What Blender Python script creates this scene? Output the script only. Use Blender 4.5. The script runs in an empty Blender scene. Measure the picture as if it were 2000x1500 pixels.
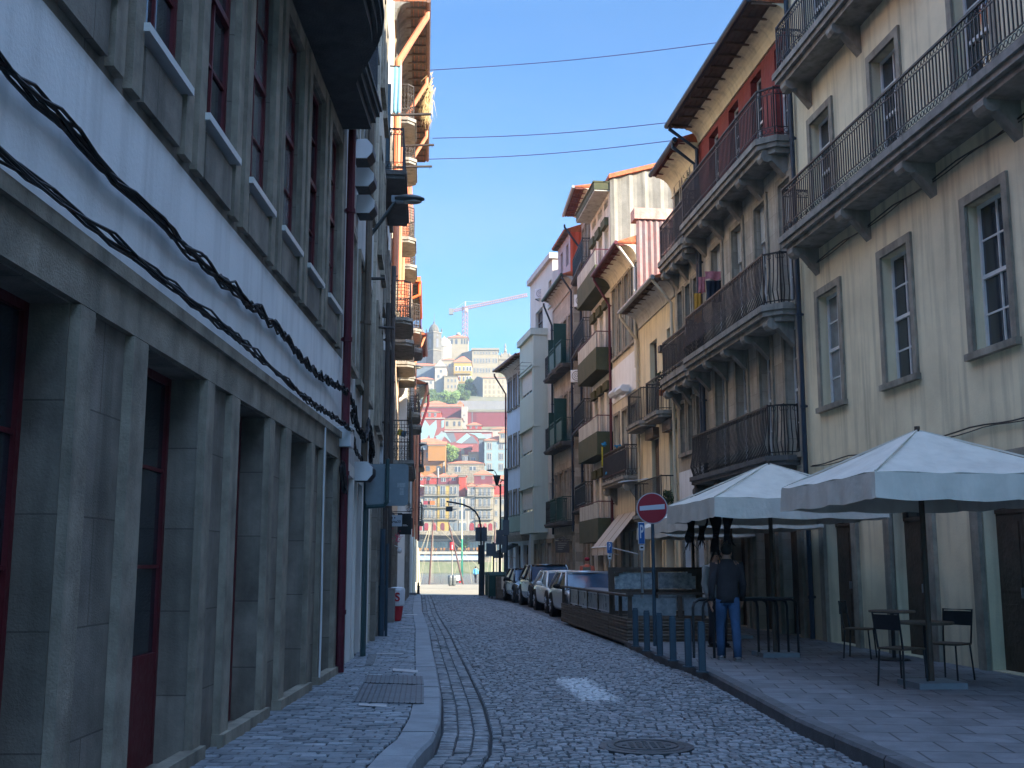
import bpy, bmesh, math, random
from mathutils import Vector, Matrix
import numpy as np
rad = math.radians
scene = bpy.context.scene
RND = random.Random(11)
# ------------------------------------------------------------------ camera
FPX = 2170.0; TH = math.atan(350/2170); EYE = 1.6
cd = bpy.data.cameras.new('camera'); cam = bpy.data.objects.new('camera', cd)
scene.collection.objects.link(cam); scene.camera = cam
cam.location = (0, 0, EYE); cam.rotation_euler = (rad(90)+TH, 0, 0)
cd.sensor_width = 36; cd.lens = FPX/2000*36; cd.clip_start = .1; cd.clip_end = 6000
# ------------------------------------------------------------------ sky and sun
SUN_EL, SUN_PHI = 26, 33          # phi: degrees behind the +X axis
sd = Vector((math.cos(rad(SUN_EL))*math.cos(rad(SUN_PHI)), -math.cos(rad(SUN_EL))*math.sin(rad(SUN_PHI)), math.sin(rad(SUN_EL))))
w = bpy.data.worlds.new('World'); scene.world = w; w.use_nodes = True
nt = w.node_tree; bg = nt.nodes['Background']
sky = nt.nodes.new('ShaderNodeTexSky'); sky.sky_type = 'NISHITA'; sky.sun_disc = False
sky.sun_elevation = rad(SUN_EL); sky.sun_rotation = math.atan2(sd.x, sd.y)
sky.air_density = 1.0; sky.dust_density = 0.6; sky.ozone_density = 2.2; sky.altitude = 50
# deeper blue low down, full brightness overhead (the same law in every direction)
tc = nt.nodes.new('ShaderNodeTexCoord'); sx = nt.nodes.new('ShaderNodeSeparateXYZ'); nt.links.new(tc.outputs['Generated'], sx.inputs[0])
mr = nt.nodes.new('ShaderNodeMapRange'); mr.interpolation_type = 'SMOOTHSTEP'; mr.inputs[1].default_value = .46; mr.inputs[2].default_value = .66; nt.links.new(sx.outputs[2], mr.inputs[0])
mc = nt.nodes.new('ShaderNodeMix'); mc.data_type = 'RGBA'; mc.inputs[6].default_value = (.07, .155, .222, 1); mc.inputs[7].default_value = (.95, 1, 1, 1); nt.links.new(mr.outputs[0], mc.inputs[0])
mm = nt.nodes.new('ShaderNodeMix'); mm.data_type = 'RGBA'; mm.blend_type = 'MULTIPLY'; mm.inputs[0].default_value = 1
nt.links.new(sky.outputs[0], mm.inputs[6]); nt.links.new(mc.outputs[2], mm.inputs[7]); 
cn = nt.nodes.new('ShaderNodeTexNoise'); cn.inputs['Scale'].default_value = 2.2; cn.inputs['Detail'].default_value = 6; cn.inputs['Roughness'].default_value = .55
cp = nt.nodes.new('ShaderNodeMapping'); cp.inputs['Scale'].default_value = (1, 1, 2.2); nt.links.new(tc.outputs['Generated'], cp.inputs[0]); nt.links.new(cp.outputs[0], cn.inputs[0])
cr = nt.nodes.new('ShaderNodeMapRange'); cr.inputs[1].default_value = .46; cr.inputs[2].default_value = .72; cr.inputs[4].default_value = .42; nt.links.new(cn.outputs[0], cr.inputs[0])
lo = nt.nodes.new('ShaderNodeMapRange'); lo.inputs[1].default_value = .5; lo.inputs[2].default_value = .2; nt.links.new(sx.outputs[2], lo.inputs[0])
cu_ = nt.nodes.new('ShaderNodeMath'); cu_.operation = 'MULTIPLY'; nt.links.new(cr.outputs[0], cu_.inputs[0]); nt.links.new(lo.outputs[0], cu_.inputs[1])
cl = nt.nodes.new('ShaderNodeMix'); cl.data_type = 'RGBA'; cl.inputs[7].default_value = (.50, .60, .72, 1); nt.links.new(cu_.outputs[0], cl.inputs[0]); nt.links.new(mm.outputs[2], cl.inputs[6])
nt.links.new(cl.outputs[2], bg.inputs[0]); bg.inputs[1].default_value = 0.15
sl = bpy.data.lights.new('sun', 'SUN'); so = bpy.data.objects.new('sun', sl); scene.collection.objects.link(so)
sl.energy = 2.2; sl.angle = rad(.5); sl.color = (1, .88, .7)
so.rotation_euler = (-sd).to_track_quat('-Z', 'Y').to_euler(); so.location = (60, -60, 60)
scene.view_settings.view_transform = 'Standard'; scene.view_settings.look = 'None'
HAZE = .0004
scene.view_settings.exposure = 3.1; scene.view_settings.gamma = 1
cy = scene.cycles; cy.use_denoising = True; cy.max_bounces = 7; cy.diffuse_bounces = 5; cy.glossy_bounces = 3
cy.transmission_bounces = 4; cy.transparent_max_bounces = 8; cy.volume_bounces = 0
# ------------------------------------------------------------------ pixel -> place
def ray(px, py):
    x = (px-1000)/FPX; y = (750-py)/FPX
    return Vector((x, math.cos(TH)-y*math.sin(TH), math.sin(TH)+y*math.cos(TH)))
def atY(px, py, Y):
    r = ray(px, py); return Vector((0, 0, EYE))+r*(Y/r.y)
def ground(px, py, z=0):
    r = ray(px, py); return Vector((0, 0, EYE))+r*((z-EYE)/r.z)
# ------------------------------------------------------------------ materials
MATS = {}
def _n(nt, t, **k):
    n = nt.nodes.new(t)
    for a, b in k.items(): setattr(n, a, b)
    return n
def M(name, col, rough=.8, var=.18, scale=2.0, bump=.15, bscale=25, metal=0, stain=0, spec=.35, col2=None, wave=None, brick=None, alpha=None, coat=0):
    if name in MATS: return MATS[name]
    m = bpy.data.materials.new(name); m.use_nodes = True; MATS[name] = m
    nt = m.node_tree; b = nt.nodes['Principled BSDF']; L = nt.links.new
    tc = _n(nt, 'ShaderNodeTexCoord'); co = tc.outputs['Object']
    b.inputs['Roughness'].default_value = rough; b.inputs['Metallic'].default_value = metal
    b.inputs['Specular IOR Level'].default_value = spec; b.inputs['Coat Weight'].default_value = coat
    b.inputs['Coat Roughness'].default_value = .08
    n1 = _n(nt, 'ShaderNodeTexNoise'); n1.inputs['Scale'].default_value = scale; n1.inputs['Detail'].default_value = 7
    n1.inputs['Roughness'].default_value = .65; L(co, n1.inputs['Vector'])
    mr = _n(nt, 'ShaderNodeMapRange'); mr.inputs[1].default_value = .3; mr.inputs[2].default_value = .7
    L(n1.outputs[0], mr.inputs[0])
    mx = _n(nt, 'ShaderNodeMix', data_type='RGBA')
    a = [max(0, c*(1-var)) for c in col]; d = [min(1, c*(1+var)) for c in col]
    if col2: a = col2; d = col
    mx.inputs[6].default_value = (*a, 1); mx.inputs[7].default_value = (*d, 1); L(mr.outputs[0], mx.inputs[0])
    out = mx.outputs[2]; h = None
    if brick:                                         # (w, h, mortar, mortar colour factor, axis rotation)
        mp = _n(nt, 'ShaderNodeMapping'); L(co, mp.inputs[0]); mp.inputs['Rotation'].default_value = brick[4] if len(brick) > 4 else (rad(90), 0, 0)
        bt = _n(nt, 'ShaderNodeTexBrick'); L(mp.outputs[0], bt.inputs['Vector'])
        bt.inputs['Scale'].default_value = 1; bt.inputs['Brick Width'].default_value = brick[0]; bt.inputs['Row Height'].default_value = brick[1]
        bt.inputs['Mortar Size'].default_value = brick[2]; bt.inputs['Mortar Smooth'].default_value = .3
        bt.inputs['Color1'].default_value = (.82, .82, .82, 1); bt.inputs['Color2'].default_value = (1.1, 1.1, 1.1, 1)
        k = brick[3]; bt.inputs['Mortar'].default_value = (k, k, k, 1)
        m2 = _n(nt, 'ShaderNodeMix', data_type='RGBA', blend_type='MULTIPLY'); m2.inputs[0].default_value = 1
        L(out, m2.inputs[6]); L(bt.outputs[0], m2.inputs[7]); out = m2.outputs[2]; h = bt.outputs['Fac']
    if stain:
        mp = _n(nt, 'ShaderNodeMapping'); L(co, mp.inputs[0]); mp.inputs['Scale'].default_value = (5, 5, .35)
        n3 = _n(nt, 'ShaderNodeTexNoise'); n3.inputs['Scale'].default_value = 1; n3.inputs['Detail'].default_value = 6; L(mp.outputs[0], n3.inputs['Vector'])
        m3 = _n(nt, 'ShaderNodeMapRange'); m3.inputs[1].default_value = .48; m3.inputs[2].default_value = .72; m3.inputs[4].default_value = stain
        L(n3.outputs[0], m3.inputs[0])
        m4 = _n(nt, 'ShaderNodeMix', data_type='RGBA'); L(m3.outputs[0], m4.inputs[0]); L(out, m4.inputs[6])
        m4.inputs[7].default_value = (.07, .065, .05, 1); out = m4.outputs[2]
    L(out, b.inputs['Base Color'])
    if bump:
        n2 = _n(nt, 'ShaderNodeTexNoise'); n2.inputs['Scale'].default_value = bscale; n2.inputs['Detail'].default_value = 5; L(co, n2.inputs['Vector'])
        src = n2.outputs[0]
        if wave:                                      # (axis, scale)
            wv = _n(nt, 'ShaderNodeTexWave', bands_direction=wave[0]); wv.inputs['Scale'].default_value = wave[1]; wv.inputs['Distortion'].default_value = .4; L(co, wv.inputs['Vector'])
            ad = _n(nt, 'ShaderNodeMath', operation='ADD'); L(wv.outputs['Fac'], ad.inputs[0]); L(src, ad.inputs[1]); src = ad.outputs[0]
        if h:
            sb = _n(nt, 'ShaderNodeMath', operation='SUBTRACT'); L(src, sb.inputs[0]); L(h, sb.inputs[1]); src = sb.outputs[0]
        bp = _n(nt, 'ShaderNodeBump'); bp.inputs['Strength'].default_value = bump; bp.inputs['Distance'].default_value = .03
        L(src, bp.inputs['Height']); L(bp.outputs[0], b.inputs['Normal'])
        rr = _n(nt, 'ShaderNodeMapRange'); rr.inputs[3].default_value = max(.05, rough-.12); rr.inputs[4].default_value = min(1, rough+.12)
        L(n2.outputs[0], rr.inputs[0]); L(rr.outputs[0], b.inputs['Roughness'])
    if alpha is not None: b.inputs['Alpha'].default_value = alpha
    return m
# plasters, stones, metals, wood ...
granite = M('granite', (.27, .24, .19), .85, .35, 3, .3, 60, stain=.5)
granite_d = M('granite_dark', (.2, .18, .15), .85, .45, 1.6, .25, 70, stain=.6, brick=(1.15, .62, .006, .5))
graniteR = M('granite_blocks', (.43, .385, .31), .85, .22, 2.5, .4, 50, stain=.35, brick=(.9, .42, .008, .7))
concrete = M('concrete', (.3, .29, .26), .9, .2, 3, .3, 40, stain=.6)
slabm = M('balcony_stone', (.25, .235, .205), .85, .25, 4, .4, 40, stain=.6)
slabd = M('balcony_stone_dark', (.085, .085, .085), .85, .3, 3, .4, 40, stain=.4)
white = M('white_plaster', (.74, .75, .75), .9, .07, 1.3, .12, 30, stain=.22)
whiteL = M('white_plaster_lit', (.68, .66, .62), .9, .06, 1.5, .1, 30, stain=.12)
cream = M('cream_plaster', (.70, .61, .42), .9, .16, .7, .15, 30, stain=.4)
beige = M('beige_plaster', (.6, .54, .42), .9, .1, 1.5, .15, 30, stain=.4)
greyp = M('grey_plaster', (.44, .44, .42), .9, .12, 1.5, .2, 30, stain=.4)
bluew = M('pale_blue_plaster', (.5, .56, .64), .9, .05, 1.2, .1, 30, stain=.15)
greenp = M('sage_green_plaster', (.42, .5, .45), .9, .04, 1.0, .08, 30, stain=.12)
redp = M('red_boards', (.22, .035, .03), .75, .2, 3, .4, 8, wave=('X', 3), stain=.2)
redsheet = M('red_metal_sheet', (.62, .10, .045), .45, .08, 2, .05, 8)
rust = M('rusty_sheet', (.3, .11, .1), .7, .3, 1.6, .3, 8, col2=(.2, .2, .21), stain=.4)
asb = M('fibre_cement_sheet', (.23, .22, .19), .85, .25, 1.3, .2, 20, stain=.6)
tile = M('roof_tile', (.46, .135, .06), .85, .35, 7, .4, 20, stain=.3)
tileN = M('far_roof_tile', (.42, .13, .06), .9, .22, .9, .1, 3)
soffR = M('red_soffit_boards', (.15, .042, .035), .75, .25, 4, .4, 12, stain=.3)
soffB = M('brown_soffit_boards', (.13, .085, .06), .8, .35, 5, .5, 12, stain=.4)
woodd = M('dark_wood', (.07, .05, .036), .6, .35, 4, .4, 14)
woodp = M('terrace_planks', (.115, .085, .06), .65, .35, 5, .5, 14, wave=('Z', 5))
maroon = M('maroon_paint', (.10, .014, .02), .5, .2, 5, .2, 20)
maroonp = M('maroon_pipe_paint', (.085, .012, .024), .45, .25, 4, .15, 30)
brownf = M('brown_frame_paint', (.07, .05, .042), .5, .2, 5, .2, 20)
whitef = M('white_frame_paint', (.62, .62, .6), .45, .08, 5, .1, 20)
shut = M('white_roller_shutter', (.6, .6, .56), .6, .08, 3, .6, 20, wave=('Z', 5))
shutb = M('brown_roller_shutter', (.14, .11, .09), .6, .15, 3, .6, 20, wave=('Z', 5))
blackm = M('black_iron', (.01, .011, .014), .5, .3, 8, .2, 50, spec=.5)
ironb = M('brown_iron', (.045, .035, .03), .6, .3, 8, .2, 50, spec=.5)
dgreen = M('dark_green_paint', (.012, .05, .042), .5, .2, 5, .15, 30)
navy = M('navy_pipe_paint', (.02, .035, .055), .45, .25, 4, .15, 30)
zinc = M('zinc', (.32, .33, .33), .45, .2, 4, .15, 20, metal=.5)
greym = M('grey_metal', (.2, .235, .26), .5, .12, 4, .1, 20, metal=.2)
bluegrey = M('blue_grey_post_paint', (.024, .052, .078), .45, .2, 5, .1, 30, spec=.5)
orangep = M('salmon_pipe_paint', (.62, .22, .12), .5, .12, 3, .08, 20)
whiteb = M('white_enamel', (.62, .64, .66), .4, .05, 3, .05, 20)
algae = M('green_stained_concrete', (.085, .085, .045), .9, .35, 2.5, .3, 30, col2=(.05, .06, .03), stain=.3)
panel = M('weathered_white_panel', (.42, .42, .38), .8, .12, 2, .2, 20, stain=.55)
glass = M('window_glass', (.02, .026, .035), .06, .3, 1, .0, spec=.9)
glassc = M('window_glass_curtained', (.2, .21, .22), .12, .45, 2.2, .0, spec=.8, coat=.6)
rubber = M('rubber', (.012, .012, .013), .8, .2, 5, .2)
cloudp = M('frosted_panel', (.3, .34, .36), .3, .3, 7, .05, 5, col2=(.12, .15, .17), spec=.6)
canvas = M('umbrella_canvas', (.66, .62, .54), .9, .1, 2.0, .5, 5, stain=.12)
# ------------------------------------------------------------------ mesh builder
def tag(o, label=None, cat=None, group=None, kind=None):
    if label: o['label'] = label
    if cat: o['category'] = cat
    if group: o['group'] = group
    if kind: o['kind'] = kind
    return o
class MB:
    def __init__(s): s.v = []; s.f = []; s.mi = []; s.m = 0
    def face(s, *pts):
        b = len(s.v); s.v += [tuple(p) for p in pts]; s.f.append(tuple(range(b, b+len(pts)))); s.mi.append(s.m); return s
    def _add(s, vs, fs):
        b = len(s.v); s.v += [tuple(p) for p in vs]; s.f += [tuple(i+b for i in f) for f in fs]; s.mi += [s.m]*len(fs); return s
    def box(s, x0, x1, y0, y1, z0, z1):
        if x0 > x1: x0, x1 = x1, x0
        if y0 > y1: y0, y1 = y1, y0
        if z0 > z1: z0, z1 = z1, z0
        return s._add([(x0,y0,z0),(x1,y0,z0),(x1,y1,z0),(x0,y1,z0),(x0,y0,z1),(x1,y0,z1),(x1,y1,z1),(x0,y1,z1)],
                      [(0,3,2,1),(4,5,6,7),(0,1,5,4),(1,2,6,5),(2,3,7,6),(3,0,4,7)])
    def prism(s, poly, z0, z1):                        # polygon in xy, extruded in z
        n = len(poly); a = sum(poly[i][0]*poly[(i+1)%n][1]-poly[(i+1)%n][0]*poly[i][1] for i in range(n))
        if a < 0: poly = poly[::-1]
        vs = [(x, y, z0) for x, y in poly]+[(x, y, z1) for x, y in poly]
        return s._add(vs, [tuple(range(n-1, -1, -1)), tuple(range(n, 2*n))]+[(i, (i+1)%n, n+(i+1)%n, n+i) for i in range(n)])
    def extr(s, prof, x0, x1):                         # profile in (y,z), extruded along x
        n = len(prof)
        vs = [(x0, y, z) for y, z in prof]+[(x1, y, z) for y, z in prof]
        return s._add(vs, [tuple(range(n)), tuple(range(2*n-1, n-1, -1))]+[(i, n+i, n+(i+1)%n, (i+1)%n) for i in range(n)])
    def tube(s, pts, r, n=6, caps=True, r2=None):
        pts = [Vector(p) for p in pts]; N = len(pts); vs = []; fs = []
        t0 = (pts[1]-pts[0]).normalized(); up = Vector((0, 0, 1)) if abs(t0.z) < .9 else Vector((1, 0, 0))
        for i, p in enumerate(pts):
            t = (pts[min(i+1, N-1)]-pts[max(i-1, 0)]).normalized()
            a = t.cross(up)
            if a.length < 1e-4: a = t.cross(Vector((0, 1, 0)))
            a.normalize(); b = t.cross(a); up = -b if b.dot(up) < 0 else b
            a = up.cross(t) if True else a; a.normalize(); b = t.cross(a)
            rr = r if r2 is None else r+(r2-r)*i/(N-1)
            for k in range(n):
                q = 2*math.pi*(k+.5)/n; vs.append(p+a*(rr*math.cos(q))+b*(rr*math.sin(q)))
        for i in range(N-1):
            for k in range(n):
                j = (k+1) % n; fs.append((i*n+k, i*n+j, (i+1)*n+j, (i+1)*n+k))
        if caps: fs.append(tuple(range(n-1, -1, -1))); fs.append(tuple((N-1)*n+k for k in range(n)))
        return s._add(vs, fs)
    def ring(s, c, r, t, nrm=(0, 1, 0), n=10, m=4):
        nrm = Vector(nrm).normalized(); a = nrm.orthogonal().normalized(); b = nrm.cross(a); c = Vector(c)
        vs = []; fs = []
        for i in range(n):
            q = 2*math.pi*i/n; d = a*math.cos(q)+b*math.sin(q)
            for k in range(m):
                p = 2*math.pi*k/m; vs.append(c+d*(r+t*math.cos(p))+nrm*(t*math.sin(p)))
        for i in range(n):
            for k in range(m): fs.append((i*m+k, ((i+1) % n)*m+k, ((i+1) % n)*m+(k+1) % m, i*m+(k+1) % m))
        return s._add(vs, fs)
    def lathe(s, prof, c=(0, 0, 0), n=16):             # profile [(r,z)] about z
        vs = []; fs = []; N = len(prof)
        for r, z in prof:
            for k in range(n):
                q = 2*math.pi*k/n; vs.append((c[0]+r*math.cos(q), c[1]+r*math.sin(q), c[2]+z))
        for i in range(N-1):
            for k in range(n):
                j = (k+1) % n; fs.append((i*n+k, i*n+j, (i+1)*n+j, (i+1)*n+k))
        fs.append(tuple(range(n-1, -1, -1))); fs.append(tuple((N-1)*n+k for k in range(n)))
        return s._add(vs, fs)
    def ell(s, c, rx, ry, rz, n=12, m=8):
        vs = [(c[0], c[1], c[2]-rz)]; fs = []
        for i in range(1, m):
            p = -math.pi/2+math.pi*i/m
            for k in range(n):
                q = 2*math.pi*k/n; vs.append((c[0]+rx*math.cos(p)*math.cos(q), c[1]+ry*math.cos(p)*math.sin(q), c[2]+rz*math.sin(p)))
        vs.append((c[0], c[1], c[2]+rz)); T = len(vs)-1
        for k in range(n): fs.append((0, 1+(k+1) % n, 1+k)); fs.append((T, 1+(m-2)*n+k, 1+(m-2)*n+(k+1) % n))
        for i in range(m-2):
            for k in range(n):
                j = (k+1) % n; fs.append((1+i*n+k, 1+i*n+j, 1+(i+1)*n+j, 1+(i+1)*n+k))
        return s._add(vs, fs)
    def build(s, name, mats, parent=None, smooth=False, loc=None, rot=None, bevel=0):
        me = bpy.data.meshes.new(name); me.from_pydata(s.v, [], s.f)
        for m in (mats if isinstance(mats, (list, tuple)) else [mats]): me.materials.append(m)
        me.polygons.foreach_set('material_index', s.mi)
        if smooth: me.polygons.foreach_set('use_smooth', [True]*len(s.f))
        me.update()
        o = bpy.data.objects.new(name, me); scene.collection.objects.link(o)
        if parent: o.parent = parent
        if loc is not None: o.location = loc
        if rot is not None: o.rotation_euler = rot
        if bevel:
            bv = o.modifiers.new('bevel', 'BEVEL'); bv.width = bevel; bv.segments = 2; bv.limit_method = 'ANGLE'
        return o
def empty(name, label, cat, loc=(0, 0, 0), rz=0, group=None):
    o = bpy.data.objects.new(name, None); scene.collection.objects.link(o)
    o.location = loc; o.rotation_euler = (0, 0, rz); o.empty_display_size = .2
    return tag(o, label, cat, group)
def copy_tree(o, parent=None):
    c = o.copy(); scene.collection.objects.link(c); c.parent = parent
    for ch in [x for x in bpy.data.objects if x.parent == o]: copy_tree(ch, c)
    return c
def text_mesh(body, size, mat, parent, mw, _=None, name='lettering', ext=.004, bold=0):
    cu = bpy.data.curves.new(name, 'FONT'); cu.body = body; cu.size = size; cu.extrude = ext; cu.align_x = 'CENTER'; cu.align_y = 'CENTER'; cu.offset = bold
    o = bpy.data.objects.new(name, cu); scene.collection.objects.link(o)
    dg = bpy.context.evaluated_depsgraph_get(); me = bpy.data.meshes.new_from_object(o.evaluated_get(dg)); bpy.data.objects.remove(o)
    me.materials.clear(); me.materials.append(mat)
    p = bpy.data.objects.new(name, me); scene.collection.objects.link(p); p.parent = parent; p.matrix_local = mw
    return p
TXT = Matrix.Rotation(rad(90), 4, 'X')                 # text that faces -Y
# ------------------------------------------------------------------ house builder: local x along the facade, +y to the street, z up
class House:
    def __init__(s, name, label, p0, p1, cat='house', group=None):
        p0 = Vector((*p0, 0)); p1 = Vector((*p1, 0)); d = p1-p0; s.L = d.length; s.d = d.normalized()
        s.n = Vector((-s.d.y, s.d.x, 0)); s.p0 = p0
        s.e = empty(name, label, cat, p0, math.atan2(d.y, d.x), group)
    def hit(s, px, py, off=0):
        r = ray(px, py); o = Vector((0, 0, EYE))-s.p0
        t = (off-o.dot(s.n))/r.dot(s.n); q = o+r*t
        return q.dot(s.d), q.z
    def S(s, px, py=1000, off=0): return s.hit(px, py, off)[0]
    def Z(s, px, py, off=0): return s.hit(px, py, off)[1]
    def wall(s, z0, z1, ops, mat, flank=None, depth=9, s0=0, s1=None, body=True, off=0, name='wall', side_off=0):
        s1 = s.L if s1 is None else s1; b = MB(); T = .3
        ops = [(max(a, s0+.05), min(c, s1-.05), d, e) for a, c, d, e in ops if min(c, s1-.05)-max(a, s0+.05) > .05]
        xs = sorted({s0, s1, *[o[0] for o in ops], *[o[1] for o in ops]}); zs = sorted({z0, z1, *[o[2] for o in ops], *[o[3] for o in ops]})
        zs = [z for z in zs if z0 <= z <= z1]
        for i in range(len(xs)-1):
            for k in range(len(zs)-1):
                cx, cz = (xs[i]+xs[i+1])/2, (zs[k]+zs[k+1])/2
                if any(a < cx < c and d < cz < e for a, c, d, e in ops): continue
                b.face((xs[i+1], off, zs[k]), (xs[i], off, zs[k]), (xs[i], off, zs[k+1]), (xs[i+1], off, zs[k+1]))
        for a, c, d, e in ops:
            d = max(d, z0); e = min(e, z1)
            b.face((a, off, d), (a, off-T, d), (a, off-T, e), (a, off, e)); b.face((c, off, d), (c, off, e), (c, off-T, e), (c, off-T, d))
            b.face((a, off, e), (a, off-T, e), (c, off-T, e), (c, off, e)); b.face((a, off, d), (c, off, d), (c, off-T, d), (a, off-T, d))
        if body:
            b.m = 1
            for x in (s0, s1):
                b.face((x, off, z0), (x, -depth, z0), (x, -depth, z1), (x, off, z1))
            b.m = 0; y = off-T
            b.face((s0, y, z0), (s1, y, z0), (s1, y, z1), (s0, y, z1)); b.face((s0, -depth, z0), (s1, -depth, z0), (s1, -depth, z1), (s0, -depth, z1))
            b.face((s0, off, z1), (s0, -depth, z1), (s1, -depth, z1), (s1, off, z1))
        return b.build(name, [mat, flank or mat], s.e)
    def window(s, a, c, z0, z1, fm=None, style='sash', surround=None, sw=.14, sill=None, gl=None, off=0, shutter_frac=0, shm=None, panes=(2, 3)):
        fm = fm or brownf; y = off-.16; b = MB(); w = .055
        if style == 'blank':
            zt_ = z0+(z1-z0)*.78; m = (a+c)/2; t = .07
            for x0, x1 in ((a, m-.006), (m+.006, c)):
                b.box(x0, x1, y-.1, y-.05, z0, zt_); b.box(x0+t, x1-t, y-.0499, y-.035, z0+.15, z0+(zt_-z0)*.42); b.box(x0+t, x1-t, y-.0499, y-.035, z0+(zt_-z0)*.5, zt_-.12)
            b.box(a, c, y-.1, y-.03, zt_+.001, zt_+.06); b.box(a, c, y-.1, y-.03, z1-.06, z1); b.box(a, a+.06, y-.1, y-.03, zt_+.061, z1-.061); b.box(c-.06, c, y-.1, y-.03, zt_+.061, z1-.061); b.box(m-.015, m+.015, y-.09, y-.035, zt_+.061, z1-.061)
            o = b.build('door', fm, s.e); g = MB(); g.box(a+.05, c-.05, y-.08, y-.07, zt_+.05, z1-.05); g.build('pane', glass, o)
            g = MB(); g.box(m+.03, m+.05, y-.05, y-.0, z0+1.0, z0+1.14); g.build('handle', zinc, o); return o
        b.box(a, a+w, y-.06, y, z0, z1); b.box(c-w, c, y-.06, y, z0, z1); b.box(a+w, c-w, y-.06, y, z1-w, z1); b.box(a+w, c-w, y-.06, y, z0, z0+w*1.4)
        if style == 'sash':
            zm = (z0+z1)/2; b.box(a+w, c-w, y-.05, y+.015, zm-.03, zm+.03)
        nx, nz = panes
        for i in range(1, nx): x = a+(c-a)*i/nx; t = .03 if (style != 'sash' and i*2 == nx) else .013; b.box(x-t, x+t, y-.045, y-.006, z0+w, z1-w)
        for k in range(1, nz): z = z0+(z1-z0)*k/nz; b.box(a+w, c-w, y-.043, y-.01, z-.013, z+.013)
        if style == 'door': b.box(a+w, c-w, y-.05, y-.004, z0+w, z0+(z1-z0)*.28)
        o = b.build('window', fm, s.e)
        g = MB(); g.box(a+w*.5, c-w*.5, y-.04, y-.03, z0+w*.5, z1-w*.5); g.build('pane', gl or (glassc if RND.random() < .4 else glass), o)
        if surround:
            q = MB(); p = .045+off
            q.box(a-sw, a, off-.02, p, z0, z1+sw); q.box(c, c+sw, off-.02, p, z0, z1+sw); q.box(a, c, off-.02, p, z1, z1+sw)
            q.box(a-sw-.04, c+sw+.04, off-.02, p+.05, z0-.1, z0); q.build('surround', surround, o)
        elif sill:
            q = MB(); q.box(a-.06, c+.06, off-.2, off+.07, z0-.07, z0-.003); q.build('sill', sill, o)
        if shutter_frac:
            q = MB(); zt = z1-(z1-z0)*shutter_frac; zz = z1
            while zz > zt+.02: q.box(a+.02, c-.02, y+.02, y+.045, zz-.052, zz); zz -= .06
            q.build('shutter', shm or shut, o)
        return o
    def pxwin(s, xl, xr, yt, yb, **k):
        off = k.get('off', 0); xc = (xl+xr)/2; ym = (yt+yb)/2
        a = s.S(xr, ym, off); c = s.S(xl, ym, off); a, c = min(a, c), max(a, c)
        return (a, c, s.Z(xc, yb, off), s.Z(xc, yt, off))
    def rail(s, pts, z0, h, style='bars', mat=None, parent=None, name='railing', step=.1):
        b = MB(); mat = mat or blackm
        for i in range(len(pts)-1):
            p = Vector((*pts[i], 0)); q = Vector((*pts[i+1], 0)); Ln = (q-p).length
            if Ln < .02: continue
            d = (q-p)/Ln; nn = Vector((-d.y, d.x, 0))
            def at(t, z, o=0): return p+d*t+nn*o+Vector((0, 0, z))
            b.tube([at(0, z0+h), at(Ln, z0+h)], .024, 4); b.tube([at(0, z0+.07), at(Ln, z0+.07)], .014, 4)
            b.tube([at(0, z0), at(0, z0+h+.03)], .018, 4)
            k = max(1, round(Ln/step)); st = Ln/k
            if style == 'ornate':
                b.tube([at(0, z0+h-.14), at(Ln, z0+h-.14)], .012, 4); b.tube([at(0, z0+.22), at(Ln, z0+.22)], .012, 4)
            for j in range(k):
                t = (j+.5)*st
                if style == 'bars': b.tube([at(t, z0+.02), at(t, z0+h)], .009, 4)
                elif style == 'ornate':
                    b.tube([at(t, z0+.22), at(t, z0+h-.14)], .0135, 4)
                    b.ring(at(t, z0+h-.07), .045, .008, nn, 8, 3); b.ring(at(t, z0+.145), .045, .008, nn, 8, 3)
                elif style == 'scroll':
                    b.tube([at(t-st/2, z0), at(t-st/2, z0+h)], .01, 4)
                    for zz, rr in ((.14, .05), (.3, .06), (.5, .045), (.68, .06), (.86, .05)):
                        b.ring(at(t, z0+zz*h), rr, .01, nn, 8, 3)
                elif style == 'belly':
                    b.tube([at(t, z0), at(t, z0+h*.25, .08), at(t, z0+h*.5, .03), at(t, z0+h*.8, 0), at(t, z0+h)], .013, 4)
                    if j % 2 == 0: b.ring(at(t, z0+h-.07), .05, .008, nn, 8, 3)
        return b.build(name, mat, parent or s.e)
    def balcony(s, a, c, z, proj, style='bars', slab=None, rm=None, t=.16, h=1.0, chamfer=0, corbel=0, off=0, step=.1):
        slab = slab or slabm; o = MB(); ch = chamfer; p = off+proj
        def poly(e): return [(a-e, off), (a-e, p-ch), (a+ch-e*.4, p+e), (c-ch+e*.4, p+e), (c+e, p-ch), (c+e, off)] if ch else [(a-e, off), (a-e, p+e), (c+e, p+e), (c+e, off)]
        o.prism(poly(0), z-t, z-t*.55); o.prism(poly(.045), z-t*.55+.001, z)
        if t > .2: o.prism(poly(-.08), z-t*1.5, z-t-.001)
        ob = o.build('balcony', slab, s.e)
        for i in range(corbel):
            q = MB(); x = a+.35+(c-a-.7)*i/max(1, corbel-1)
            pr = [(off, z-t), (off+proj*.85, z-t), (off+proj*.85, z-t-.14), (off+proj*.5, z-t-.26), (off, z-t-.62)]
            q.extr(pr, x-.11, x+.11); q.tube([(x-.14, off+proj*.72, z-t-.16), (x+.14, off+proj*.72, z-t-.16)], .13, 10)
            q.build('corbel', slab, ob)
        if style:
            i = .05; pts = poly(-i); pts = [(x, max(off+.01, y)) for x, y in pts]
            s.rail(pts, z, h, style, rm, ob, step=step)
        return ob
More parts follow.
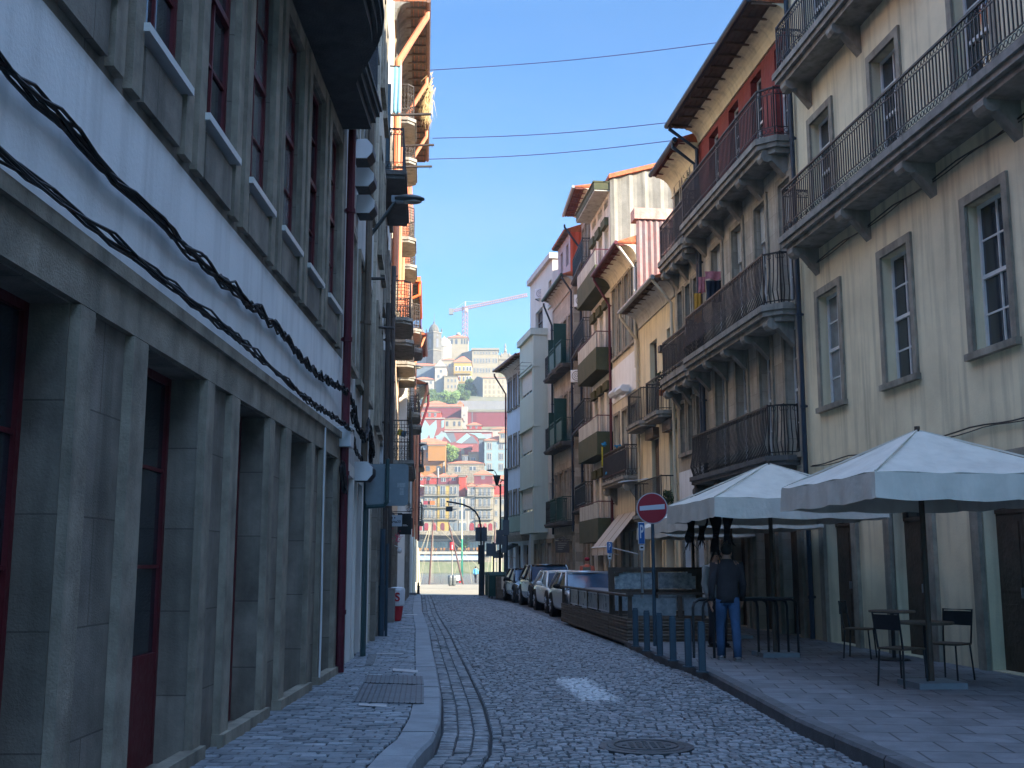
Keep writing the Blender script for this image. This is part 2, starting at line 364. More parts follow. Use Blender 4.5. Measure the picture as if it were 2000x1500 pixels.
    def eave(s, z, proj, soffit, cove=True, a=0, c=None, gut=None, tilem=None, t=.1, cm=None, rise=.35, off=0, covew=.35, depth=5):
        c = s.L if c is None else c; b = MB(); n = int((c-a)/.055); y0 = off+proj; vs = []
        for i in range(n+1):
            x = a+(c-a)*i/n; hz = .035*abs(math.sin(math.pi*i/4))
            vs += [(x, y0, z+t+hz), (x, off-depth, z+t+hz+(proj+depth)*rise)]
        b._add(vs, [(2*i, 2*i+1, 2*i+3, 2*i+2) for i in range(n)])
        b.box(a, c, off, y0-.02, z+.05, z+t)
        b.face((a, y0, z+t), (a, off-depth, z+t+(proj+depth)*rise), (a, off-depth, z), (a, off, z), (a, y0, z+.05))
        b.face((c, y0, z+t), (c, off-depth, z+t+(proj+depth)*rise), (c, off-depth, z), (c, off, z), (c, y0, z+.05))
        r = b.build('roof', tilem or tile, s.e)
        q = MB(); y = off
        while y < y0-.05:                               # soffit boards run along the wall
            q.box(a, c, y+.008, min(y+.13, y0-.02), z+.02+RND.random()*.008, z+.048); y += .14
        x = a+.02
        while x < c: q.box(x, x+.07, off, y0-.04, z-.035, z+.018); x += .62
        q.build('soffit', soffit, r)
        if cove:
            q = MB(); pr = [(off, z+.01)]
            for i in range(7): al = i/6*math.pi/2; pr.append((off+covew*(1-math.sin(al))+.02, z-.005-covew*1.15*(1-math.cos(al))))
            pr.append((off+.05, z-covew*1.3)); pr.append((off, z-covew*1.3)); q.extr(pr, a, c); q.build('cornice', cm or beige, r)
        if gut:
            q = MB(); q.tube([(a, y0+.05, z+.07), (c, y0+.05, z+.07)], .075, 8); q.build('gutter', gut, r)
        return r
    def pipe(s, x, z0, z1, mat, y=.09, r=.05, top=None, parent=None):
        b = MB(); pts = [(x, y, z0), (x, y, z1)]
        if top: pts += [(x+top[0], top[1], z1+top[2]), (x+top[0], top[1], z1+top[2]+.12)]
        b.tube(pts, r, 8)
        z = z0+.8
        while z < z1: b.tube([(x, y, z-.03), (x, y, z+.03)], r*1.25, 8); b.box(x-.02, x+.02, 0, y, z-.02, z+.02); z += 1.9
        return b.build('downpipe', mat, parent or s.e, smooth=False)
# ------------------------------------------------------------------ ground
def interp(kn, y):
    if y <= kn[0][0]: return kn[0][1]+(kn[1][1]-kn[0][1])/(kn[1][0]-kn[0][0])*(y-kn[0][0])
    for (a, p), (b, q) in zip(kn, kn[1:]):
        if y <= b: return p+(q-p)*(y-a)/(b-a)
    return kn[-1][1]+(kn[-1][1]-kn[-2][1])/(kn[-1][0]-kn[-2][0])*(y-kn[-1][0])
KL = [(3, -.95), (9.2, -.73), (9.8, -.67), (11, -.68), (13, -.80), (16.5, -1.09), (20, -1.40), (25.7, -1.88), (36, -2.86), (48, -3.85), (57.5, -4.65)]
KR = [(3, 3.3), (11, 2.72), (14.2, 2.70), (15.4, 2.69), (17, 2.60), (18, 2.43), (21.9, 2.21), (26.7, 1.70), (31.2, 1.27), (37.8, .66), (44.8, 0), (51, -.9), (58, -1.6)]
KF = [(10, 7.34), (46, 3.38), (54, 2.34), (61.3, 1.03), (68, -.5)]
LF = [(3, -2.45), (15.8, -2.45), (18, -2.5), (75, -6.93)]
YE = 57.5; ZQ = -.5
asph = M('road_bed', (.03, .03, .032), .95, .3, 4, .4, 40)
def ribbon(name, fa, fb, ys, za, zb, mat, kind='structure', uvn=1):
    b = MB()
    for y, y2 in zip(ys, ys[1:]):
        for i in range(uvn):
            def P(y, u, z): return (fa(y)+(fb(y)-fa(y))*u, y, z)
            b.face(P(y, i/uvn, za), P(y, (i+1)/uvn, zb), P(y2, (i+1)/uvn, zb), P(y2, i/uvn, za))
    return tag(b.build(name, mat), kind=kind)
ys = [3+i*.5 for i in range(110)]
ribbon('road', lambda y: interp(KL, y)-.3, lambda y: interp(KR, y)+3.4, ys, -.03, -.03, asph)
# granite setts laid in rows: one mesh, stones with their own tilt and height
def setts_mat():
    m = M('granite_setts', (.17, .175, .185), .55, .35, 9, .3, 55, spec=.45)
    nt = m.node_tree; b = nt.nodes['Principled BSDF']; L = nt.links.new
    src = b.inputs['Base Color'].links[0].from_socket
    at = _n(nt, 'ShaderNodeAttribute'); at.attribute_name = 'tone'
    mu = _n(nt, 'ShaderNodeMix', data_type='RGBA', blend_type='MULTIPLY'); mu.inputs[0].default_value = 1
    L(src, mu.inputs[6]); L(at.outputs['Color'], mu.inputs[7])
    # worn white paint of the old road marking
    tc = _n(nt, 'ShaderNodeTexCoord'); sp = _n(nt, 'ShaderNodeSeparateXYZ'); L(tc.outputs['Object'], sp.inputs[0])
    def band(o, lo, hi, e):
        r1 = _n(nt, 'ShaderNodeMapRange'); r1.inputs[1].default_value = lo-e; r1.inputs[2].default_value = lo+e; L(o, r1.inputs[0])
        r2 = _n(nt, 'ShaderNodeMapRange'); r2.inputs[1].default_value = hi+e; r2.inputs[2].default_value = hi-e; L(o, r2.inputs[0])
        q = _n(nt, 'ShaderNodeMath', operation='MULTIPLY'); L(r1.outputs[0], q.inputs[0]); L(r2.outputs[0], q.inputs[1]); return q.outputs[0]
    no = _n(nt, 'ShaderNodeTexNoise'); no.inputs['Scale'].default_value = 12; no.inputs['Detail'].default_value = 8; no.inputs['Roughness'].default_value = .75; L(tc.outputs['Object'], no.inputs['Vector'])
    skx = _n(nt, 'ShaderNodeMath', operation='MULTIPLY_ADD'); L(sp.outputs[1], skx.inputs[0]); skx.inputs[1].default_value = .085; skx.inputs[2].default_value = -14.6*.085
    skx2 = _n(nt, 'ShaderNodeMath', operation='ADD'); L(sp.outputs[0], skx2.inputs[0]); L(skx.outputs[0], skx2.inputs[1])
    acc = None
    for (x0, x1, y0, y1, k) in ((.68, 1.24, 13.4, 16.3, 1.12), (-.42, -.05, 13.8, 15.4, .42), (1.9, 2.3, 13.9, 15.4, .3), (.55, .85, 16.9, 17.25, .7), (-.4, 0, 16.9, 17.2, .45)):
        q = _n(nt, 'ShaderNodeMath', operation='MULTIPLY'); L(band(skx2.outputs[0], x0, x1, .14), q.inputs[0]); L(band(sp.outputs[1], y0, y1, .25), q.inputs[1])
        q2 = _n(nt, 'ShaderNodeMath', operation='MULTIPLY'); L(q.outputs[0], q2.inputs[0]); q2.inputs[1].default_value = k
        if acc is None: acc = q2.outputs[0]
        else:
            ad = _n(nt, 'ShaderNodeMath', operation='ADD'); L(acc, ad.inputs[0]); L(q2.outputs[0], ad.inputs[1]); acc = ad.outputs[0]
    ad = _n(nt, 'ShaderNodeMath', operation='MULTIPLY'); ad.inputs[1].default_value = .42; L(acc, ad.inputs[0])
    a2 = _n(nt, 'ShaderNodeMath', operation='ADD'); L(ad.outputs[0], a2.inputs[0]); L(no.outputs[0], a2.inputs[1])
    th = _n(nt, 'ShaderNodeMapRange'); th.inputs[1].default_value = .74; th.inputs[2].default_value = .95; L(a2.outputs[0], th.inputs[0])
    mx = _n(nt, 'ShaderNodeMix', data_type='RGBA'); L(th.outputs[0], mx.inputs[0]); L(mu.outputs[2], mx.inputs[6]); mx.inputs[7].default_value = (.5, .51, .52, 1)
    L(mx.outputs[2], b.inputs['Base Color'])
    return m
def stones(name, cells, mat, inset=.0075, dome=.007, jz=.006, tilt=.004, base=-.03, loc=(0, 0, 0), zf=None):
    rs = np.random.RandomState(5); n = len(cells); V = np.zeros((n, 9, 3)); F = []
    C = np.array(cells)                                # n x 4 corners x 2
    cen = C.mean(axis=1)
    z0 = rs.normal(0, jz, n)
    for k in range(4):
        V[:, k, :2] = C[:, k]; V[:, k, 2] = base
        dv = cen-C[:, k]; ln = np.linalg.norm(dv, axis=1)[:, None]
        V[:, 4+k, :2] = C[:, k]+dv/ln*(inset+rs.rand(n, 1)*inset*.8); V[:, 4+k, 2] = z0-.004+rs.normal(0, tilt, n)
    V[:, 8, :2] = cen+rs.normal(0, .006, (n, 2)); V[:, 8, 2] = z0+dome
    if zf is not None: V[:, :, 2] += zf(V[:, :, 1])
    loc8 = np.array([[0,1,5,4],[1,2,6,5],[2,3,7,6],[3,0,4,7]]); tri = np.array([[4,5,8],[5,6,8],[6,7,8],[7,4,8]])
    me = bpy.data.meshes.new(name)
    q = (loc8[None]+np.arange(n)[:, None, None]*9).reshape(-1, 4); t = (tri[None]+np.arange(n)[:, None, None]*9).reshape(-1, 3)
    me.from_pydata(V.reshape(-1, 3).tolist(), [], q.tolist()+t.tolist())
    tone = np.clip(rs.normal(1, .22, n), .5, 1.6); col = np.ones((n, 9, 4)); col[:, :, :3] = tone[:, None, None]
    at = me.color_attributes.new('tone', 'FLOAT_COLOR', 'POINT'); at.data.foreach_set('color', col.reshape(-1))
    me.materials.append(mat); me.update()
    o = bpy.data.objects.new(name, me); scene.collection.objects.link(o); o.location = loc
    return o
cells = []; rs = random.Random(3); y = 5.0
while y < YE:
    h = (.092 if y < 30 else .12)*rs.uniform(.88, 1.12); xa = interp(KL, y)+.02; xb = interp(KR, y)+(.02 if y > 17 else .0)
    for k in range(3):                                 # gutter courses along the kerb
        x0 = xa+k*.15; sk = .11
        if True: cells.append([(x0, y), (x0+.145, y), (x0+.145, y+h-.004), (x0, y+h-.004)])
    x = xa+.47
    wob = lambda x: .05*math.sin(x*2.1+y*.6)+.03*math.sin(x*5.3+y*1.7)
    while x < xb:
        ww = rs.uniform(.075, .125)*(1 if y < 30 else 1.2); e = min(x+ww, xb+.03); g = .004
        cells.append([(x+g, y+wob(x)+rs.uniform(-.012, .012)), (e-g, y+wob(e)+rs.uniform(-.012, .012)), (e-g, y+wob(e)+h-g), (x+g, y+wob(x)+h-g)])
        x += ww
    y += h
tag(stones('road_setts', cells, setts_mat(), dome=.004, jz=.0045, tilt=.0035), kind='structure')
# left pavement
pavm = M('pavement_blocks', (.19, .205, .225), .6, .3, 3, .3, 45, spec=.4)
_b = pavm.node_tree.nodes['Principled BSDF']; _s = _b.inputs['Base Color'].links[0].from_socket
_a = _n(pavm.node_tree, 'ShaderNodeAttribute'); _a.attribute_name = 'tone'; _m = _n(pavm.node_tree, 'ShaderNodeMix', data_type='RGBA', blend_type='MULTIPLY'); _m.inputs[0].default_value = .7
pavm.node_tree.links.new(_s, _m.inputs[6]); pavm.node_tree.links.new(_a.outputs['Color'], _m.inputs[7]); pavm.node_tree.links.new(_m.outputs[2], _b.inputs['Base Color'])
KH = .13
def drop(Y): return -np.clip((Y-50)/9, 0, 1)*.07
cells = []; y = 4.6; row = 0
while y < YE+1:
    h = .12*rs.uniform(.93, 1.07); xa = interp(LF, y)-.02; xb = interp(KL, y)-.31; x = xa-(.1 if row % 2 else 0)
    while x < xb:
        ww = .21*rs.uniform(.94, 1.06); e = min(x+ww, xb); g = .006; a0 = max(x, xa)
        z1, z2 = rs.uniform(-.016, .016), rs.uniform(-.016, .016)
        if e-a0 > .03: cells.append([(a0+g, y+g), (e-g+z1, y+g), (e-g+z2, y+h-g), (a0+g, y+h-g)])
        x += ww
    y += h; row += 1
tag(stones('pavement_paving', cells, pavm, inset=.006, dome=.002, jz=.0025, tilt=.002, base=-.02, loc=(0, 0, KH), zf=drop), kind='structure')
ribbon('pavement', lambda y: interp(LF, y)-.5, lambda y: interp(KL, y)-.2, [3+i*.5 for i in range(112)], KH-.03, KH-.03, asph)
# left kerb: long granite blocks, one object
kerbm = M('kerb_granite', (.25, .265, .285), .7, .22, 3, .3, 60)
b = MB(); y = 4.0
while y < YE+.6:
    ln = rs.uniform(.9, 1.5); y2 = min(y+ln, YE+.6); n = 3; dz = rs.uniform(-.006, .006)
    for i in range(n):
        ya = y+.006+(y2-y-.012)*i/n; yb = y+.006+(y2-y-.012)*(i+1)/n; Xa, Xb = interp(KL, ya), interp(KL, yb); zt = KH+dz; da, db = float(drop(ya)), float(drop(yb))
        T = [(Xa-.3, ya, zt+da), (Xa-.02, ya, zt+da), (Xb-.02, yb, zt+db), (Xb-.3, yb, zt+db)]
        b.face(*T); b.face((Xa-.02, ya, zt+da), (Xa, ya, zt-.03+da), (Xb, yb, zt-.03+db), (Xb-.02, yb, zt+db)); b.face((Xa, ya, zt-.03+da), (Xa, ya, -.05), (Xb, yb, -.05), (Xb, yb, zt-.03+db))
        if i == 0: b.face((Xa-.3, ya, zt+da), (Xa-.3, ya, 0), (Xa, ya, 0), (Xa, ya, zt-.03+da), (Xa-.02, ya, zt+da))
    y = y2
tag(b.build('kerb', kerbm), kind='structure')
# right pavement and kerb
KRH = .12
pavd = M('pavement_slabs', (.16, .165, .175), .75, .25, 3, .35, 45, brick=(.5, .5, .012, .35, (0, 0, rad(6))))
ribbon('pavement', lambda y: interp(KR, y)+.14+(2.0 if y > 21.9 else 0), lambda y: interp(KF, y)+.4, [3+i*.5 for i in range(110)], KRH, KRH, pavd)
b = MB(); y = 4.0
while y < 22:
    ln = rs.uniform(.8, 1.2); y2 = min(y+ln, 22.1); n = 3
    for i in range(n):
        ya = y+.008+(y2-y-.016)*i/n; yb = y+.008+(y2-y-.016)*(i+1)/n; Xa, Xb = interp(KR, ya), interp(KR, yb); h = KRH+.015
        b.face((Xa+.02, ya, h), (Xa+.16, ya, h), (Xb+.16, yb, h), (Xb+.02, yb, h)); b.face((Xa, ya, h-.03), (Xa+.02, ya, h), (Xb+.02, yb, h), (Xb, yb, h-.03)); b.face((Xa, ya, -.05), (Xa, ya, h-.03), (Xb, yb, h-.03), (Xb, yb, -.05))
    y = y2
tag(b.build('kerb', M('kerb_granite_dark', (.10, .10, .105), .75, .3, 3, .3, 60)), kind='structure')
# parking lane (asphalt strip under cars and terraces) is the same setts bed, a touch higher
ribbon('parking_lane', lambda y: interp(KR, y)+.01, lambda y: interp(KR, y)+2.15, [21.9+i*.5 for i in range(74)], -.008, -.008, M('parking_lane_setts', (.09, .095, .105), .7, .35, 5, .5, 40, brick=(.13, .11, .012, .3, (0, 0, 0))))
b = MB()
for i in range(73):
    y = 21.9+i*.5; y2 = y+.5; a, c = interp(KR, y)+2.14, interp(KR, y2)+2.14
    b.face((a, y, -.02), (a, y, KRH), (c, y2, KRH), (c, y2, -.02))
tag(b.build('kerb', kerbm), kind='structure')
# quay: slopes down beyond the street end
quaym = M('quay_paving', (.30, .245, .16), .85, .12, 1.5, .15, 30, brick=(2.4, .8, .02, .75, (0, 0, 0)))
b = MB()
prof = [(YE+.3, -.004), (60, -.06), (64, -.2), (70, ZQ), (112, ZQ), (112.6, ZQ), (112.6, -3)]
for (ya, za), (yb, zb) in zip(prof, prof[1:]): b.face((-90, ya, za), (90, ya, za), (90, yb, zb), (-90, yb, zb))
tag(b.build('quay', quaym), kind='structure')
waterm = M('river_water', (.10, .105, .095), .16, .15, .02, .5, 1.2, spec=.5, stain=0)
b = MB(); b.face((-400, 108, -1.05), (400, 108, -1.05), (400, 312, -1.05), (-400, 312, -1.05)); tag(b.build('river', waterm), kind='structure')
# kerb line of the sunlit quay and the dip at the end of the setts
b = MB(); b.box(-6.4, 3, YE-.02, YE+.28, -.2, .012); tag(b.build('kerb', kerbm), kind='structure')
# base ground sheet under everything near
b = MB(); b.box(-60, -2.9, -30, 57, -.4, -.06); b.box(3.2, 70, -30, 57, -.4, -.06); b.box(-2.9, 3.2, -30, 4.2, -.4, -.045); tag(b.build('ground', asph), kind='structure')
# ------------------------------------------------------------------ right side of the street (near to far)
def F(y, o=0): return (interp(KF, y)+o, y)
def facade(H, z0, z1, mat, wins, doors=(), **k):
    ops = [w[:4] for w in wins]+[d[:4] for d in doors]
    wl = H.wall(z0, z1, ops, mat, **k)
    for w in wins: H.window(*w[:4], **w[4], off=k.get('off', 0))
    for d in doors: H.window(*d[:4], fm=d[4], style='blank', off=k.get('off', 0))
    return wl
def ground_bays(H, n, z1, w=1.15, stonew=granite, doorm=woodd, s0=0, s1=None):
    s1 = s1 or H.L; st = (s1-s0)/n; return [(s0+st*(i+.5)-w/2, s0+st*(i+.5)+w/2, .13, z1) for i in range(n)]
def pilasters(H, ops, z0, z1, mat=granite, w=.22, p=.07, name='pilaster'):
    b = MB()
    for a, c, d, e in ops:
        b.box(a-w, a, -.02, p, z0, e+w); b.box(c, c+w, -.02, p, z0, e+w); b.box(a, c, -.02, p, e, e+w)
    return b.build(name, mat, H.e)
# --- house nearest the picture edge (mostly beyond it)
HX = House('house', 'cream plaster house furthest to the right with stone framed windows', F(11), F(22.4))
g = ground_bays(HX, 4, 2.9, 1.3); wins = []
for k in range(4):
    for z in (4.5, 8.1, 11.6, 15.2): wins.append((HX.L*(k+.5)/4-.5, HX.L*(k+.5)/4+.5, z+.1, z+2.3, dict(fm=whitef, surround=granite, panes=(2, 4))))
facade(HX, 0, 18.2, cream, wins, [(*q, woodd) for q in g]); pilasters(HX, g, .12, 3)
for z in (8.1, 11.6): HX.balcony(.6, HX.L-.6, z, .6, 'ornate', slabm, blackm, .22, 1.0, corbel=5)
HX.eave(17.9, .9, soffB, gut=navy)
# --- the street goes on behind the viewer: unseen houses, added to keep the near street in the shade
for yb, ya, hh, lb, mt in ((11, -3, 19, 'unseen tall grey plaster house on the right just behind the viewer, added for shade', greyp), (-3, -18, 17, 'unseen tall beige house on the right farther behind the viewer, added for shade', beige), (-18, -40, 16, 'unseen long white house on the right far behind the viewer, added for shade', white)):
    hb = House('house', lb, F(ya), F(yb)); n = int(hb.L/2.6)
    facade(hb, 0, hh, mt, [(hb.L*(k+.5)/n-.5, hb.L*(k+.5)/n+.5, z, z+2.2, dict(fm=whitef, panes=(2, 3), surround=granite)) for k in range(n) for z in (4.5, 8.1, 11.6)], [(hb.L*(k+.5)/n-.6, hb.L*(k+.5)/n+.6, .13, 2.9, woodd) for k in range(n)]); hb.eave(hh-.1, .8, soffB, gut=navy)
HX.pipe(.15, .14, 14, zinc); HX.pipe(HX.L-.1, .14, 14, navy)
for z, x0, x1 in ((3.55, .3, HX.L-.3), (7.55, .3, HX.L-.6)):
    b = MB(); b.tube([(x0+(x1-x0)*i/30, .05+.02*math.sin(i), z-.05*abs(math.sin(i*.5))) for i in range(31)], .012, 5); b.tube([(x0+(x1-x0)*i/30, .06, z-.04-.05*abs(math.sin(i*.5+.5))) for i in range(31)], .009, 5); b.build('wall_cable', blackm, HX.e)
b = MB(); b.box(3.1, 3.5, .002, .18, 1.5, 2.0); b.build('meter_box', greym, HX.e, bevel=.01)
# --- R0: stone fronted house with red boarded attic and white windows
H0 = House('house', 'stone fronted house at the right edge with red boarded attic and white sash windows', F(22.4), F(29.5))
zb1 = H0.Z(1360, 932, .5); zb2 = H0.Z(1365, 690, .5); zb3 = H0.Z(1365, 415, .5); ze = H0.Z(1362, 170, .8)
wins = []
for px in (1410, 1452, 1500, 1552):
    for (yt, yb) in ((734, 855), (465, 545)):
        hw = 9.5*(1+(px-1410)/500); q = H0.pxwin(px-hw, px+hw, 800, 820)
        z0 = zb1+.05 if yt > 600 else zb2+.05
        wins.append((q[0], q[1], z0, z0+2.75, dict(fm=whitef, surround=granite, panes=(2, 4), shutter_frac=.3 if yt < 600 else 0)))
g = ground_bays(H0, 4, 2.9, 1.1, s0=.3)
facade(H0, 0, zb3-.15, graniteR, wins, [(*q, woodd) for q in g]); pilasters(H0, g, .12, 3)
wa = [(q[0], q[1], zb3+.1, zb3+2.3, dict(fm=whitef, panes=(2, 3))) for q in [w for w in wins][::2]]
facade(H0, zb3-.15, ze+.1, redp, wa)
H0.balcony(.4, H0.L-.25, zb1, .6, 'belly', slabd, blackm, .2, 1.05, corbel=4, chamfer=.3)
H0.balcony(.2, H0.L-.05, zb2, .65, 'belly', slabm, blackm, .24, 1.1, corbel=5, chamfer=.32)
H0.balcony(.2, H0.L-.05, zb3, .65, 'ornate', slabm, blackm, .24, 1.1, corbel=5, chamfer=.32)
H0.eave(ze, .85, soffB, gut=navy, cm=cream)
H0.pipe(H0.L-.12, 3.2, ze-.6, navy, top=(0, .85, .55))
# --- R1: beige stone house, three narrow windows
H1 = House('house', 'beige stone house with three narrow brown windows per floor and two long black balconies', F(29.5), F(32.4))
zc2 = H1.Z(1300, 738, .5); zc3 = H1.Z(1300, 500, .5); z1e = H1.Z(1290, 325, .6)
wins = []
for i in range(3):
    a = .28+i*.86; c = a+.52
    zs1 = H1.Z(1340, 895)
    wins.append((a, c, zs1+.15, zc2-.75, dict(fm=brownf, surround=granite, sw=.1, panes=(2, 6), gl=glassc if i else glass)))
    wins.append((a, c, zc2+.1, zc2+2.55, dict(fm=brownf, surround=granite, sw=.1, panes=(2, 6))))
    wins.append((a, c, zc3+.1, zc3+2.3, dict(fm=maroon, surround=granite, sw=.1, panes=(2, 4))))
g = [(.3, 1.1, .13, 2.8), (1.6, 2.5, .13, 2.8)]
facade(H1, 0, zs1-.35, white, [], [(*q, woodd) for q in g], body=False); pilasters(H1, g, .12, 3)
facade(H1, zs1-.35, zc3+2.9, graniteR, wins); 
facade(H1, zc3+2.9, z1e+.1, beige, [])
H1.balcony(.05, H1.L-.02, zc2, .5, 'ornate', slabm, blackm, .28, 1.1, chamfer=.12, corbel=3)
H1.balcony(.05, H1.L-.02, zc3, .5, 'ornate', slabm, blackm, .28, 1.1, chamfer=.12, corbel=3)
H1.eave(z1e, .62, soffR, gut=navy, cm=cream, covew=.5)
H1.pipe(.1, zs1-.3, z1e-.6, navy, top=(.05, .7, .5))
# --- R2: low yellow house
H2 = House('house', 'low cream yellow house with grey slatted shutters, two slab balconies and a cream gutter pipe', F(32.4), F(37.3))
z2e = H2.Z(1248, 578, .6); zf = H2.Z(1290, 798, .5)
wins = []
for xl, xr in ((1270, 1284), (1304, 1318)):
    q = H2.pxwin(xl, xr, 700, 760)
    wins.append((q[0], q[1], zf+.02, zf+2.6, dict(fm=brownf, panes=(2, 2), style='door', sill=slabm)))
    wins.append((q[0], q[1], 3.15, H2.Z(1310, 842), dict(fm=brownf, shutter_frac=1, shm=shutb, panes=(1, 1))))
q1, q2 = wins[1], wins[3]
g = [(.5, 1.5, .13, 2.55), (2, 3.0, .13, 2.55), (3.6, 4.5, .13, 2.55)]
facade(H2, 0, z2e+.1, cream, wins, [(*q, maroon) for q in g])
pilasters(H2, g, .12, 2.7, cream, .16, .06)
for q in (wins[1], wins[3]):
    b = MB(); b.box(q[0]-.06, q[1]+.06, .002, .2, q[3]-.02, q[3]+.3); b.build('shutter_box', shutb, H2.e)
H2.balcony(.32, 2.2, zf, .5, 'bars', slabm, blackm, .2, 1.05, chamfer=.12)
H2.balcony(2.65, 4.85, zf, .5, 'bars', slabm, blackm, .2, 1.05, chamfer=.12)
H2.balcony(.32, 3.9, 3.1, .5, 'bars', slabm, blackm, .18, 1.05)
H2.eave(z2e, .62, soffB, gut=zinc, cm=greyp, covew=.4)
crp = M('cream_pipe_paint', (.55, .47, .34), .5, .1, 4, .1, 20)
H2.pipe(.12, 3.1, z2e-.7, crp, top=(0, .65, .7)); H2.pipe(H2.L-.1, 3.1, z2e-.9, crp, top=(0, .65, .8))
b = MB(); b.box(1.5, 1.8, .001, .12, zf+2.0, zf+2.2); b.build('vent', blackm, H2.e)
# --- R3: beige house with maroon windows and white plaster band
H3 = House('house', 'beige house with maroon casements, white plaster band and maroon eaves', F(37.3), F(41.9))
z3e = H3.Z(1205, 485, .6); zt = H3.Z(1205, 702); zl = H3.Z(1215, 930, .5)
wins = []
for i in range(4):
    a = .25+i*1.1; c = a+.66
    wins.append((a, c, zt+.1, zt+2.75, dict(fm=maroon, surround=granite, sw=.12, panes=(2, 4))))
for i in range(3):
    a = .5+i*1.45; wins.append((a, a+.8, zl+.05, zl+2.5, dict(fm=maroon, panes=(2, 3), surround=granite, sw=.1, shutter_frac=1 if i == 2 else (.45 if i == 1 else 0))))
zmb = zl+3.0
g = [(.4, 1.4, .13, 2.7), (1.8, 2.8, .13, 2.7), (3.2, 4.2, .13, 2.7)]
facade(H3, 0, z3e+.1, beige, wins, [(*q, woodd) for q in g], flank=rust)
pilasters(H3, g, .12, 2.9)
b = MB(); b.box(.02, H3.L-.02, .001, .03, zmb, zt-.25); b.build('plaster_band', white, H3.e)
H3.balcony(.3, H3.L-.2, zl, .5, 'ornate', slabm, ironb, .2, 1.05, chamfer=.1, corbel=2)
b = MB()
for a, c in ((.5, 1.35), (1.4, 2.6), (3.1, 4.2)): b.box(a, c, .40, .415, zl+.2, zl+.88)
b.build('railing_panel', maroon, H3.e)
H3.eave(z3e, .68, soffR, gut=maroonp, cm=beige, covew=.45)
whp = M('cream_white_pipe_paint', (.6, .57, .48), .5, .1, 4, .1, 20)
H3.pipe(.1, 8.2, z3e-.8, whp, top=(0, .7, .85)); H3.pipe(H3.L-.06, 3.0, z3e-1.1, maroonp, top=(0, .68, 1.0))
# corrugated attic flank rising behind R2's roof
def sheets(H, s, y0, y1, z0, z1, mat, pitch=.16, amp=.04, top=None, name='sheet_cladding'):
    b = MB(); n = int((y1-y0)/pitch*(4 if pitch < .5 else 4)); vs = []
    for i in range(n+1):
        y = y0+(y1-y0)*i/n; x = s-.02-amp*(1+math.cos(i*math.pi/2)) 
        zt = z1 if top is None else z1+(top-z1)*(i/n)
        if pitch > .5: x = s-.02-(.09 if i % 4 == 0 else (.055 if i % 4 == 1 else .02))
        vs += [(x, y, z0), (x, y, zt)]
    b._add(vs, [(2*i, 2*i+2, 2*i+3, 2*i+1) for i in range(n)])
    return b.build(name, mat, H.e)
sheets(H3, 0, -6.5, .02, z2e, z3e+.9, rust, .2, .02)
b = MB(); b.box(-.12, .5, -6.5, .1, z3e+.91, z3e+1.3); b.build('chimney', M('pink_worn_plaster', (.5, .3, .26), .9, .3, 6, .3, 20, stain=.4), H3.e)
# --- R4: concrete block of flats with deep stained balconies
H4 = House('apartment_building', 'grey concrete apartment house with deep green stained balconies and white ribbed side wall', F(41.9), F(46.1))
zr = H4.Z(1182, 322, .55); zts = [H4.Z(1173, y, .6) for y in (637, 806)]
st = zts[0]-zts[1]; tops = [zts[0]+st, zts[0], zts[1], zts[1]-st]
wins = []
for zt_ in tops:
    zf_ = zt_-1.5+.55
    for i in range(3):
        a = .3+i*1.3
        wins.append((a, a+.85, zf_-.3+.1, zf_+2.0, dict(fm=whitef, panes=(2, 1), gl=glassc if i % 2 else glass, shutter_frac=(.12, .7, .3)[(i+int(zt_)) % 3])))
for i in range(3): wins.append((.3+i*1.3, 1.15+i*1.3, tops[0]+1.9, min(tops[0]+4.0, zr-.5), dict(fm=whitef, panes=(2, 1), shutter_frac=.1)))
facade(H4, 0, zr+.3, M('pale_concrete_wall', (.62, .6, .55), .9, .12, 1.5, .2, 30, stain=.5), wins, [(.5, 1.6, .13, 2.5, woodd), (2.2, 3.4, .13, 2.5, woodd)], flank=asb, depth=10)
for z in tops:
    b = MB(); b.box(-.02, H4.L-.05, .002, .62, z-1.5, z-1.36); b.box(-.02, H4.L-.05, .5, .62, z-1.359, z-.62); b.box(-.02, .1, .002, .499, z-1.359, z-.62); b.box(H4.L-.17, H4.L-.05, .002, .499, z-1.359, z-.62)
    o = b.build('balcony', algae, H4.e)
    q = MB(); n = 7
    for i in range(n): q.box(.02+(H4.L-.1)*i/n, (H4.L-.1)*(i+1)/n-.01, .585, .61, z-.615, z-.06)
    q.build('parapet_panel', panel, o)
    q = MB(); q.tube([(0, .02, z), (0, .6, z), (H4.L-.06, .6, z), (H4.L-.06, .02, z)], .022, 5)
    for i in range(7): q.tube([(0, .05+i*.085, z-.62), (0, .05+i*.085, z)], .006, 4)
    q.build('railing', maroonp, o)
for z in tops:
    for i in range(3): b = MB(); b.box(.28+i*1.3, 1.17+i*1.3, .004, .16, z+1.07, z+1.4); b.build('shutter_box', algae, H4.e)
b = MB(); b.box(-.03, H4.L, .003, .62, zr-.28, zr); b.box(-.05, H4.L+.02, -.1, .66, zr+.001, zr+.06); b.build('roof_slab', algae, H4.e)
b = MB(); b.box(0, H4.L, .001, .6, zr-.34, zr-.281); b.build('soffit', panel, H4.e)
sheets(H4, 0, -9.5, .0, z3e, zr+2.8, asb, .62, .028, top=zr+.12)
b = MB()
b.extr([(-9.6, zr+2.85), (.05, zr+.13), (.05, zr+.3), (-9.6, zr+3.0)], -.22, H4.L+.1); b.build('roof', tile, H4.e)
